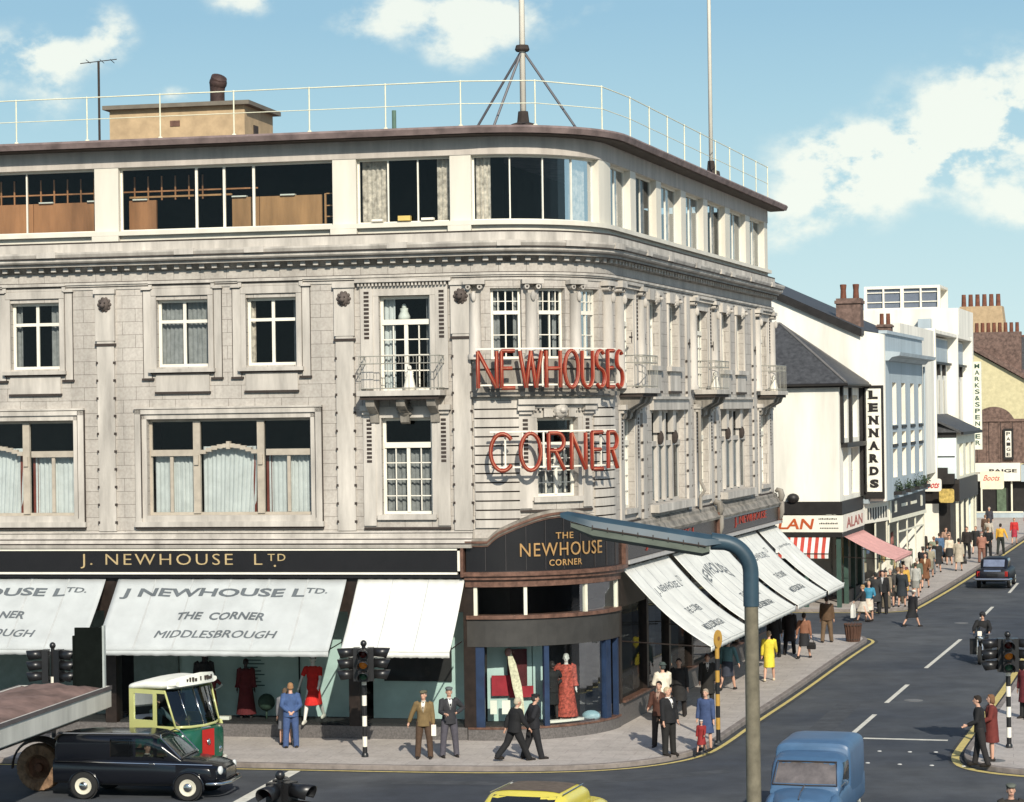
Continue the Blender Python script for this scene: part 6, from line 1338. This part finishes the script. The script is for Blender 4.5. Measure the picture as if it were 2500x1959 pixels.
    if hat:
        m = MB(); kind, hc = hat
        if kind == 'cap': m.ell(Hd((0, .012, 1.735)), (.102*k, .125*k, .042*k), 14, 7, M=hm); m.ell(Hd((0, .105, 1.715)), (.075*k, .06*k, .012*k), 12, 5, M=hm); m.ell(Hd((0, .0, 1.71)), (.09*k, .105*k, .035*k), 14, 6, M=hm)
        elif kind == 'helmet': m.ell(Hd((0, -.005, 1.68)), (.115*k, .13*k, .115*k), 14, 9, M=hm); m.ell(Hd((0, .11, 1.70)), (.08*k, .04*k, .012*k), 10, 5, M=hm)
        else: m.ell(Hd((0, 0, 1.73)), (.095*k, .105*k, .06*k), 14, 7, M=hm); m.ell(Hd((0, 0, 1.70)), (.135*k, .14*k, .012*k), 16, 5, M=hm)
        remeshed(m, vox, 'hat', [cm(hc, 'hat')], t)
    # lower clothes
    kind, bc_ = bottom
    if kind == 'trousers':
        m = MB(); m.tube([U((0, 0, 1.06)), D((0, 0, .98)), D((0, 0, .86))], [(.145*k*stout, .115*k*stout), (.158*k*stout, .122*k*stout), (.15*k, .11*k)], 14)
        for s in (-1, 1):
            hp, kn, an = J[s]; b = an+V3((0, .005, .0)); m.tube([D(hp+V3((0, 0, .03))), D(hp.lerp(kn, .5)), D(kn), D(kn.lerp(an, .5)), D(b), D(b-V3((0, -.01, .04)))], [.102*k*stw, .095*k*stw, .079*k*stw, .074*k*stw, .07*k*stw, .072*k*stw], 12)
        remeshed(m, vox, 'trousers', [cm(bc_)], t)
    elif kind in ('skirt', 'none'):
        if kind == 'skirt':
            kz = min(J[1][1].z, J[-1][1].z); fy = (J[1][1].y+J[-1][1].y)/2; sp = abs(J[1][1].y-J[-1][1].y)/2
            m = MB(); m.tube([U((0, 0, 1.08)), D((0, 0, .97)), D((0, fy*.4, .82)), D((0, fy*.9, kz-.0))], [(.12*k*stout, .10*k*stout), (.165*k*stout, .13*k*stout), (.185*k, (.14+sp*.4)*k), (.20*k, (.15+sp)*k)], 18)
            remeshed(m, vox, 'skirt', [cm(bc_)], t)
    # upper clothes
    kind, tc_ = top; m = MB(); st = stout
    if kind in ('jacket', 'coat', 'cardigan', 'shirt', 'dress', 'robe'):
        th = {'jacket': .018, 'coat': .026, 'cardigan': .012, 'shirt': .008, 'dress': .006, 'robe': .03}[kind]
        q = lambda a, b: ((a+th)*k*st, (b+th)*k*st)
        hem = {'jacket': .80, 'coat': .50, 'cardigan': .90, 'shirt': .95, 'dress': .50, 'robe': .1}[kind]
        pts = [U((0, -.005, 1.475)), U((0, -.005, 1.43)), U((0, 0, 1.32)), U((0, 0, 1.14)), U((0, 0, .98))]; rr = [(.075*k, .062*k), q(.165, .085), q(.165, .115), q(.135, .105), q(.15, .115)]
        if hem < .9 and not seated:
            kz = (J[1][1].y+J[-1][1].y)/2; sp = abs(J[1][1].y-J[-1][1].y)/2
            pts += [D((0, kz*.3, .84))]; rr += [q(.16, .125)]
            if hem < .7: pts += [D((0, kz*.8, .66)), D((0, kz, hem))]; rr += [q(.175, .13+sp*.6), q(.195, .145+sp)]
            if hem < .3: pts[-1] = D((0, kz, .5)); pts += [D((0, kz, hem))]; rr += [q(.25, .2)]
        m.tube(pts, rr, 18)
        for s in (-1, 1):
            sh, e1, e2 = A[s]; slv = e2.lerp(e1, .06) if kind not in ('dress',) else e1.lerp(sh, .25)
            if kind == 'dress': m.tube([U(sh*.8+V3((0, 0, 1.42*.2))), U(sh), U(slv)], [.06*k, .066*k, .06*k], 10)
            else: m.tube([U(sh*.75+V3((0, 0, 1.425*.25))), U(sh), U(sh.lerp(e1, .5)), U(e1), U(e1.lerp(e2, .5)), U(slv)], [(.062+th)*k*stw, (.062+th*.8)*k*stw, (.056+th*.6)*k*stw, (.05+th*.6)*k*stw, (.046+th*.5)*k*stw, (.040+th*.5)*k*(1.7 if kind == 'robe' else 1)], 12)
        tn = {'jacket': 'jacket', 'coat': 'coat', 'cardigan': 'cardigan', 'shirt': 'shirt', 'dress': 'dress', 'robe': 'robe'}[kind]
        g_ = remeshed(m, vox, tn, [cm(tc_) if not isinstance(tc_, bpy.types.Material) else tc_], t)
        if kind in ('jacket', 'coat') and shirt:
            prof = [(1.10, .105+th), (1.14, .105+th), (1.32, .115+th), (1.43, .085+th), (1.475, .064/st), (1.6, .06/st)]
            def fy(zz, off=.012):
                for (za, ya), (zb, yb) in zip(prof, prof[1:]):
                    if zz <= zb: return (ya+(yb-ya)*(zz-za)/(zb-za))*st - .004 + off
            m = MB(); zs = (1.22, 1.28, 1.34, 1.40, 1.44, 1.475)
            m.loft([[U((-x_, fy(zz), zz)), U((0, fy(zz)+.006, zz)), U((x_, fy(zz), zz))] for zz, x_ in zip(zs, (.006, .018, .032, .046, .05, .045))], False, False)
            m.tube([U((.055*cos(a), .055*sin(a)+.0, 1.49)) for a in [pi*2*i/12 for i in range(13)]], .014*k, 6)
            sh_ = m.build('shirt', [cm(shirt)], t)
            if near:
                m = MB(); m.loft([[U((-x_, fy(zz, .02), zz)), U((x_, fy(zz, .02), zz))] for zz, x_ in ((1.23, .006), (1.34, .022), (1.45, .012), (1.475, .02))], False, False); m.build('tie', [cm([v*.7+.01 for v in tc_])], sh_)
                m = MB()
                for s in (-1, 1): m.loft([[U((s*a_, fy(zz, .013), zz)), U((s*b_, fy(zz, .004), zz))] for zz, a_, b_ in ((1.20, .006, .02), (1.28, .02, .07), (1.36, .036, .095), (1.42, .048, .085), (1.46, .05, .075))], False, False)
                m.build('lapels', [cm([min(1, v*1.3+.006) for v in tc_])], t)
    # shoes
    for s in (-1, 1):
        an = J[s][2]; m = MB()
        m.tube([D(an+V3((0, -.075, -.045))), D(an+V3((0, -.045, -.035))), D(an+V3((0, .05, -.045))), D(an+V3((0, .13, -.055))), D(an+V3((0, .205, -.062)))], [(.03*k, .03*k), (.05*k, .05*k), (.052*k, .046*k), (.054*k, .034*k), (.032*k, .02*k)], 10)
        m.build('shoe', [cm(shoes, 'leather')], t, smooth=True)
    t['_hands'] = 0; del t['_hands']
    Mw = Matrix.Translation((x, y, z)) @ Matrix.Rotation(radians(face), 4, 'Z')
    return t, {s: Mw @ (U(A[s][2]+(A[s][2]-A[s][1]).normalized()*.11)) for s in (-1, 1)}
def bag(label, hand, face, c, size=(.3, .12, .24), name='handbag', drop=.12):
    t = thing(name, label, 'bag', (hand.x, hand.y, hand.z-drop-size[2]), radians(face))
    mt = mat('bag_%03d_%03d_%03d' % tuple(int(v*999) for v in c), c, .5, var=.15)
    m = MB(); w_, d, h_ = size; m.loft([[(-w_/2*a, -d/2*b, z_), (w_/2*a, -d/2*b, z_), (w_/2*a, d/2*b, z_), (-w_/2*a, d/2*b, z_)] for a, b, z_ in ((.9, .9, 0), (1, 1, .02), (1, 1, h_*.6), (.9, .5, h_))], True, True); m.build('pouch', [mt], t)
    m = MB(); m.tube([(-w_*.3, 0, h_-.02), (-w_*.2, 0, h_+drop*.8), (0, 0, h_+drop), (w_*.2, 0, h_+drop*.8), (w_*.3, 0, h_-.02)], .012, 6); m.build('strap', [mt], t, smooth=True)
    return t
TWEED = (.17, .115, .05); CHAR = (.028, .028, .034); BLK = (.012, .012, .013)
# by the windows of the main front
person('man in a blue suit with hands behind his back looking into the window', -5.94, 61.5, 12, 1.70, top=('jacket', (.05, .09, .20)), bottom=('trousers', (.05, .085, .19)), hair=(.28, .15, .07), arms=('behind', 'behind'), nod=6, stout=1.2)
person('woman in a beige skirt mostly hidden behind the man in blue', -6.14, 62.05, -5, 1.5, top=('coat', (.16, .16, .17)), bottom=('skirt', (.42, .33, .24)), hair=(.12, .08, .05), arms=('down', 'down'))
_, hh = person('man in tweed jacket and cap with one hand in his pocket, facing the road', -2.35, 59.29, 176, 1.71, top=('jacket', TWEED), bottom=('trousers', (.075, .045, .028)), shirt=(.7, .68, .6), hat=('cap', (.11, .10, .06)), hair=(.15, .12, .1), arms=('carry', 'lean'), turn=-18, spread=6)
tb = thing('newspaper', 'folded white newspaper held by the man in tweed', 'newspaper', (hh[-1].x, hh[-1].y, hh[-1].z-.02)); m = MB(); m.box(-.06, .06, -.03, .03, -.16, .12); m.build('pages', [WHITE], tb)
person('man in dark jacket and grey cap with hand on hip beside the tweed jacket', -1.71, 59.47, 196, 1.77, top=('jacket', (.03, .03, .034)), bottom=('trousers', (.075, .07, .085)), shirt=(.62, .62, .6), hat=('cap', (.10, .11, .11)), hair=(.2, .18, .16), arms=('hip', 'fold'), turn=-12, spread=7)
person('man in black striding past the corner window with light grey hair', -.05, 58.66, -62, 1.64, top=('jacket', BLK), bottom=('trousers', BLK), hair=(.42, .36, .26), arms=('swing_b', 'swing_f'), stout=1.3, stride=24, lean=8, shirt=(.5, .45, .35))
person('man in black suit and dark cap walking with hands clasped behind him', .42, 58.95, -72, 1.64, top=('jacket', (.014, .014, .017)), bottom=('trousers', (.014, .014, .016)), hat=('cap', BLK), hair=(.03, .03, .03), arms=('behind', 'behind'), stride=12, lean=5, stout=1.3)
# on the rounded corner
person('stout fair-haired man in dark suit and white shirt at the corner, facing the road', 3.87, 59.27, -140, 1.71, top=('jacket', BLK), bottom=('trousers', (.016, .015, .014)), hair=(.5, .4, .25), shirt=(.75, .73, .68), arms=('down', 'down'), lean=-4, stout=1.24)
person('dark-haired man in brown jacket right behind the fair-haired man', 3.72, 60.7, 160, 1.70, top=('jacket', (.07, .028, .018)), bottom=('trousers', (.03, .022, .018)), hair=(.02, .014, .01), shirt=(.3, .2, .15), arms=('down', 'hold'))
person('woman in a loose white coat seen from behind near the dark shop windows', 4.11, 65.3, 20, 1.68, top=('coat', (.66, .60, .48)), bottom=('skirt', (.2, .16, .12)), hair=(.04, .05, .05), arms=('front', 'front'), stout=1.2, hat=('felt', (.05, .07, .065)))
_, hh = person('person in black coat walking beside the white coat', 4.66, 66.6, 172, 1.66, top=('coat', (.016, .015, .015)), bottom=('trousers', (.02, .016, .015)), hair=(.03, .02, .02), arms=('carry', 'carry'), stride=8)
bag('brown shopping bag carried by the person in black', hh[1], 172, (.07, .03, .02), (.32, .14, .28), 'shopping_bag')
person('boy in a cream shirt leaning on the window ledge under the awning', 4.25, 74.9, 30, 1.58, top=('shirt', (.55, .47, .34)), bottom=('trousers', (.10, .09, .08)), hair=(.12, .05, .03), arms=('reach', 'reach'), lean=14)
person('person in dark teal jacket bending beside the boy in cream', 4.62, 74.0, -28, 1.5, top=('jacket', (.03, .055, .06)), bottom=('trousers', (.02, .02, .02)), hair=(.03, .02, .02), arms=('reach', 'reach'), lean=30)
person('woman in navy coat standing at the kerb by the yellow-banded pole', 4.88, 60.07, 150, 1.56, top=('coat', (.045, .07, .15)), bottom=('skirt', (.04, .06, .12)), hair=(.30, .24, .18), arms=('carry', 'down'), skin=SKIN)
person('small child in a red coat stepping off the kerb beside the navy coat', 4.72, 59.6, 160, .86, top=('coat', (.22, .02, .02)), bottom=('skirt', (.22, .02, .02)), hair=(.16, .1, .06), arms=('swing_f', 'down'), stride=22, hat=('cap', (.55, .5, .45)))
person('pale-faced person in black standing behind the yellow-banded pole', 5.6, 68.2, 178, 1.6, top=('coat', (.02, .018, .016)), bottom=('trousers', (.02, .018, .016)), hair=(.08, .03, .02), shirt=(.6, .55, .5), arms=('down', 'down'))
person('woman in teal cardigan and checked skirt walking away under the awnings', 6.6, 72.69, -24, 1.66, top=('cardigan', (.085, .17, .18)), bottom=('skirt', (.03, .035, .05)), hair=(.08, .05, .03), arms=('down', 'lean'), stride=20, lean=8)
person('woman in a bright yellow suit walking away right of the lamp post', 8.15, 75.02, -10, 1.62, top=('jacket', (.68, .55, .05)), bottom=('skirt', (.68, .55, .05)), hair=(.36, .25, .16), arms=('down', 'swing_f'), stride=14, shoes=(.6, .5, .35))
for i, (px, py, fc, hh_, lb) in enumerate(((9.1, 82.0, -20, 1.66, 'person in black left of the pair in the shade beyond the yellow suit'), (9.75, 83.0, -15, 1.7, 'taller person in black right of the pair in the shade beyond the yellow suit'))):
    person(lb, px, py, fc, hh_, top=('coat', (.014+.004*i, .013, .013)), bottom=('trousers', (.014, .013, .013)), hair=(.03, .02, .02), stride=10, near=False)
_, hh = person('woman in striped brown top and dark skirt walking away past the last awning', 10.1, 81.6, -24, 1.62, top=('cardigan', (.22, .10, .06)), bottom=('skirt', (.018, .018, .02)), hair=(.03, .02, .015), arms=('swing_b', 'carry'), stride=18, near=False)
bag('black handbag swinging from the striped top woman', hh[1], -24, (.015, .014, .014))
person('man in a brown suit seen from behind near the slatted bin', 11.62, 87.0, -20, 1.72, top=('jacket', (.095, .055, .03)), bottom=('trousers', (.13, .085, .05)), hair=(.04, .03, .02), stride=8, stout=1.2, near=False)
# the crossing of the little side street
_, hh = person('girl in black with pale legs crossing left with a big white carrier bag', 14.38, 96.4, 70, 1.56, z=0, top=('cardigan', (.02, .02, .02)), bottom=('skirt', (.5, .45, .38)), hair=(.35, .22, .1), arms=('reach', 'down'), stride=20, near=False)
bag('big white carrier bag held by the girl in black', hh[-1], 70, (.72, .70, .64), (.5, .12, .55), 'carrier_bag', .05)
person('girl in turquoise top and pale short skirt crossing by the pink canvas', 14.66, 96.6, 172, 1.66, z=0, top=('shirt', (.04, .20, .30)), bottom=('skirt', (.62, .52, .42)), hair=(.40, .28, .16), arms=('fold', 'down'), stride=8, near=False)
person('tall man in black suit waiting under the pink canvas', 15.75, 99.9, 165, 1.84, z=0, top=('jacket', (.012, .012, .013)), bottom=('trousers', (.012, .012, .013)), hair=(.03, .02, .02), arms=('down', 'down'), shirt=(.4, .4, .4), near=False)
person('old woman in long black coat and white hat crossing the road mouth', 15.97, 93.88, -55, 1.52, z=0, top=('coat', (.013, .013, .015)), bottom=('skirt', (.012, .012, .012)), hair=(.1, .08, .07), hat=('felt', (.62, .58, .48)), arms=('down', 'down'), stride=22, lean=10, near=False)
person('woman in an ochre coat walking this way from the pink canvas', 17.5, 104.9, 168, 1.67, top=('coat', (.48, .29, .06)), bottom=('skirt', (.48, .29, .06)), hair=(.05, .04, .03), arms=('down', 'hold'), stride=10, near=False)
_, hh = person('woman in brown coat with cream collar walking this way', 19.75, 112.2, 165, 1.68, top=('coat', (.15, .065, .03)), bottom=('skirt', (.15, .065, .03)), hair=(.06, .04, .03), shirt=(.6, .5, .35), arms=('hold', 'carry'), stride=12, near=False)
bag('black handbag carried by the woman in brown with cream collar', hh[1], 165, (.015, .014, .014), (.36, .14, .30))
_, hh = person('woman in pale beige coat and black hair walking away with a bag', 23.5, 123.4, -15, 1.72, top=('coat', (.40, .35, .27)), bottom=('skirt', (.4, .35, .27)), hair=(.015, .012, .01), arms=('down', 'carry'), stride=10, near=False, stout=1.2)
bag('black bag carried by the woman in the pale beige coat', hh[1], -15, (.015, .014, .014), (.32, .13, .26))
_, hh = person('woman in sage green coat in the crowd outside the low shop', 22.7, 126.2, -20, 1.68, top=('coat', (.22, .24, .17)), bottom=('skirt', (.2, .2, .15)), hair=(.2, .1, .06), stride=10, near=False)
_, hh = person('woman in blue coat beside the sage green coat', 23.6, 129.5, -20, 1.68, top=('coat', (.07, .13, .22)), bottom=('skirt', (.07, .12, .2)), hair=(.05, .03, .02), arms=('down', 'carry'), stride=8, near=False)
bag('dark suitcase carried by the woman in blue', hh[1], -20, (.012, .012, .012), (.42, .15, .34), 'suitcase', .06)
person('woman in cream blouse in the crowd left of the pale beige coat', 23.9, 128.2, 170, 1.62, top=('shirt', (.60, .52, .40)), bottom=('skirt', (.03, .03, .03)), hair=(.05, .03, .02), near=False)
person('man in black suit with hands behind his back in the far crowd', 26.7, 131.5, -20, 1.86, top=('jacket', BLK), bottom=('trousers', BLK), hair=(.2, .12, .07), arms=('behind', 'behind'), near=False)
person('man in dark suit standing left of the far man in black', 25.8, 133.0, 160, 1.82, top=('jacket', (.022, .018, .016)), bottom=('trousers', BLK), hair=(.05, .03, .02), near=False)
person('woman in a white blouse and headscarf above the far dark suits', 26.4, 140.5, -20, 1.75, top=('coat', (.75, .70, .60)), bottom=('skirt', (.5, .4, .3)), hair=(.7, .66, .55), stout=1.2, hairlong=True, near=False)
person('man in orange-yellow shirt and dark trousers walking away at the far kerb', 28.5, 136.7, -20, 1.8, top=('shirt', (.60, .34, .05)), bottom=('trousers', (.02, .025, .022)), hair=(.02, .015, .012), arms=('down', 'lean'), stride=12, near=False)
person('woman in red blouse and red skirt beside the orange-yellow shirt', 31.3, 146, 165, 1.66, top=('shirt', (.45, .03, .03)), bottom=('skirt', (.33, .03, .05)), hair=(.15, .08, .04), stride=10, near=False)
person('person in red coat at the far right edge of the pavement', 34.6, 157, 165, 1.7, top=('coat', (.40, .025, .025)), bottom=('trousers', (.1, .02, .02)), hair=(.1, .05, .03), near=False)
cr = random.Random(21)
crowd = [(16.4, 101.9, (.05, .045, .04), 'person in dark brown by the green shop post under the pink canvas'), (17.0, 103.4, (.16, .15, .12), 'person in drab olive below the outer corner of the pink canvas'), (18.3, 106.5, (.36, .36, .33), 'person in pale grey behind the ochre coat'), (18.9, 109.5, (.09, .11, .08), 'person in bottle green behind the brown coat'), (20.4, 116.5, (.02, .02, .024), 'person in black left of the sage green coat'), (21.2, 119.0, (.28, .25, .18), 'person in fawn beside the shop door of the blue-grey front'), (22.2, 122.5, (.02, .02, .02), 'person in black partly behind the sage green coat'), (24.9, 134.5, (.35, .22, .16), 'person in tan behind the cream blouse'), (25.3, 138, (.20, .07, .04), 'person in rust brown between the far crowd and the low shop'), (27.4, 145, (.30, .24, .16), 'person in buff in front of the brown brick shop'), (28.6, 150, (.03, .03, .03), 'person in black in front of the brown brick shop'), (29.8, 154, (.5, .45, .36), 'person in cream by the brown brick shop window'), (24.4, 121.2+10, (.10, .08, .07), 'person in dark grey behind the pale beige coat'), (32.6, 160, (.04, .04, .05), 'person in charcoal beyond the red blouse'),
 (15.3, 99.0, (.03, .03, .03), 'person in black half hidden by the turquoise top, before the shop'), (16.1, 101.2, (.22, .18, .13), 'person in mouse brown deep under the pink canvas'), (16.9, 101.9, (.02, .025, .03), 'person in dark navy between the pink canvas and the ochre coat'), (17.9, 107.5, (.12, .05, .05), 'person in plum by the window left of the brown coat'), (19.1, 113.5, (.45, .42, .36), 'person in off-white by the blue-grey shop door'), (20.2, 119.8, (.06, .09, .06), 'person in forest green by the white hoarding'), (21.6, 121, (.24, .26, .28), 'person in silver grey just under the white hoarding'), (23.1, 131.8, (.03, .025, .02), 'person in black behind the blue coat'), (25.9, 129.3, (.3, .14, .1), 'person in terracotta right of the pale beige coat'), (27.2, 137.5, (.02, .02, .02), 'person in black left of the orange-yellow shirt'), (29.2, 143.5, (.4, .36, .3), 'person in stone colour behind the orange-yellow shirt'), (30.6, 151.5, (.10, .06, .04), 'person in chocolate brown left of the far red blouse')]
for i, (px, py, c, lb) in enumerate(crowd): person(lb, px, py, cr.choice((-20, 160, 170, -10)), cr.uniform(1.6, 1.76), top=(cr.choice(('coat', 'jacket')), c), bottom=(cr.choice(('trousers', 'skirt')), [v*.6 for v in c]), hair=cr.choice(((.06, .04, .03), (.2, .12, .07), (.02, .02, .02), (.35, .3, .25))), hat=cr.choice((None, None, None, ('felt', [v*.8+.02 for v in c]), ('cap', (.05, .05, .05)))), arms=(cr.choice(('down', 'swing_f', 'carry')), cr.choice(('down', 'hold', 'swing_b'))), turn=cr.uniform(-30, 30), stout=cr.uniform(1.05, 1.28), stride=cr.choice((0, 8, 14, 20)), near=False)
# right-hand pavement
person('young man in black stepping off the right-hand kerb, seen in profile', 11.29, 56.86, 78, 1.70, top=('jacket', BLK), bottom=('trousers', (.02, .018, .018)), hair=(.02, .014, .01), arms=('hold', 'down'), stride=9, lean=4)
person('woman in dark red-brown coat just behind the young man in black', 11.72, 57.6, 84, 1.62, top=('coat', (.13, .025, .02)), bottom=('skirt', (.1, .02, .02)), hair=(.16, .08, .04), arms=('hold', 'down'), stout=1.2, hairlong=True)
person('person in dark red cut off by the right edge of the picture', 14.22, 65.2, 120, 1.6, top=('coat', (.12, .02, .025)), bottom=('trousers', (.02, .02, .02)), hair=(.1, .05, .04))
person('man in flat cap and dark jacket at the lower right corner', 9.28, 43.9, 175, 1.76, z=0, top=('jacket', (.03, .026, .022)), bottom=('trousers', (.03, .03, .03)), hat=('cap', (.10, .11, .09)), hair=(.1, .08, .06))
# riders and drivers
person('motorcyclist in black with white fronted helmet and goggles', 16.22, 80.98, 163, 1.74, z=-.05, top=('jacket', (.013, .013, .014)), bottom=('trousers', (.016, .016, .016)), hat=('helmet', (.02, .02, .022)), hair=None, arms=('bars', 'bars'), seated=True, rest_z=0, near=False, stout=1.2)
person('driver of the black van in white collar and dark tie', -8.66, 54.7, -101, 1.6, z=-.36, tuck=(0, .9, -.35), top=('jacket', (.02, .02, .02)), bottom=('trousers', (.02, .02, .02)), shirt=(.7, .68, .6), hair=(.05, .03, .02), arms=('rest', 'rest'), seated=True, rest_z=0, turn=-35)
person('lorry driver in a pale blue shirt behind the cab window', -8.8, 57.1, -122, 1.66, z=.36, tuck=(0, .5, -.8), top=('shirt', (.24, .34, .36)), bottom=('trousers', (.03, .03, .03)), hair=(.04, .03, .02), arms=('bars', 'bars'), seated=True, rest_z=0)
# ------------------------------------------------------------------ shop-window figures
PORC = mat('mannequin_white', (.62, .60, .55), .5, var=.05); DARKM = mat('mannequin_dark', (.03, .022, .02), .6, var=.1)
def mann(label, s, d, face, h, z=.52, **kw):
    p = P(s, 0, d); person(label, p.x, p.y, face, h, z=z, name='mannequin', cat='mannequin', skin=kw.pop('skin', PORC), **kw)
mann('striding mannequin in a red dress in the window behind the man in blue', -4.62, -.28, 168, 1.88, top=('dress', (.55, .02, .016)), bottom=('none', (0, 0, 0)), hair=(.02, .015, .015), hat=('felt', (.02, .02, .02)), arms=('swing_f', 'lean'), stride=22, shoes=(.6, .58, .5), skin=PORC)
mann('headless dark red gown on a stand in the teal window', -6.75, -.9, 180, 1.62, top=('robe', (.10, .012, .014)), bottom=('none', (0, 0, 0)), hair=(.03, .015, .015), skin=DARKM, arms=('down', 'down'))
mann('black mannequin standing behind the lorry cab', -7.9, -.7, 190, 1.85, top=('coat', (.016, .013, .012)), bottom=('trousers', (.012, .012, .012)), hair=(.02, .015, .015), hat=('felt', (.014, .012, .012)), skin=DARKM)
mann('low mannequin in maroon right of the lorry cab', -7.55, -.3, 190, 1.35, top=('dress', (.12, .015, .012)), bottom=('none', (0, 0, 0)), hair=(.04, .025, .02), arms=('hip', 'down'))
mann('dark mannequin left of the patterned red robe in the corner window', 2.35, -.5, 200, 1.62, z=.5, top=('jacket', (.014, .013, .013)), bottom=('skirt', (.012, .012, .012)), hair=(.02, .015, .015), skin=DARKM, arms=('hip', 'hold'))
ROBE = mat('patterned_red_robe', (.40, .075, .05), .8, var=.55, scale=16)
mann('pale mannequin in a patterned red robe in the corner window', 2.85, -.45, 175, 1.8, z=.5, top=('robe', ROBE), bottom=('none', (0, 0, 0)), hair=(.45, .44, .4), arms=('down', 'hip'), shoes=(.6, .58, .5))
t = wthing('ironing_board', 'long pale padded board leaning in the corner window', 'board', P(1.05, .5, -.5))
m = MB()
m.loft([[P(1.25+a*.05, .52, -.25), P(1.25+a*.09, .9, -.3), P(1.15+a*.14, 1.5, -.4), P(1.02+a*.12, 2.1, -.48), P(.92+a*.05, 2.45, -.52)] for a in (-1, 1)], False, False)
o = m.build('cover', [mat('quilted_cream', (.62, .55, .38), .8, var=.3, scale=14)], t); sd = o.modifiers.new('t', 'SOLIDIFY'); sd.thickness = .05
m = MB(); m.ell(P(.9, 2.42, -.5), (.1, .08, .12), 8, 6); m.build('head_pad', [mat('dusty_rose', (.30, .14, .13), .8)], t, smooth=True)
t = wthing('display_globe', 'dark green round display form beside the red gown', 'display form', P(-6.1, .52, -.7))
m = MB(); m.ell(P(-6.1, .98, -.7), (.24, .24, .24), 14, 9); m.tube([P(-6.1, .52, -.7), P(-6.1, .8, -.7)], .03, 6); m.build('form', [mat('green_felt', (.025, .045, .03), .8)], t, smooth=True)
t = wthing('shell_display', 'pale blue rounded display shape at the right foot of the corner window', 'display form', P(3.75, .5, -.3))
m = MB(); m.ell(P(3.75, .55, -.3), (.26, .2, .16), 12, 8); m.build('form', [mat('pale_blue_gloss', (.30, .46, .50), .4)], t, smooth=True)
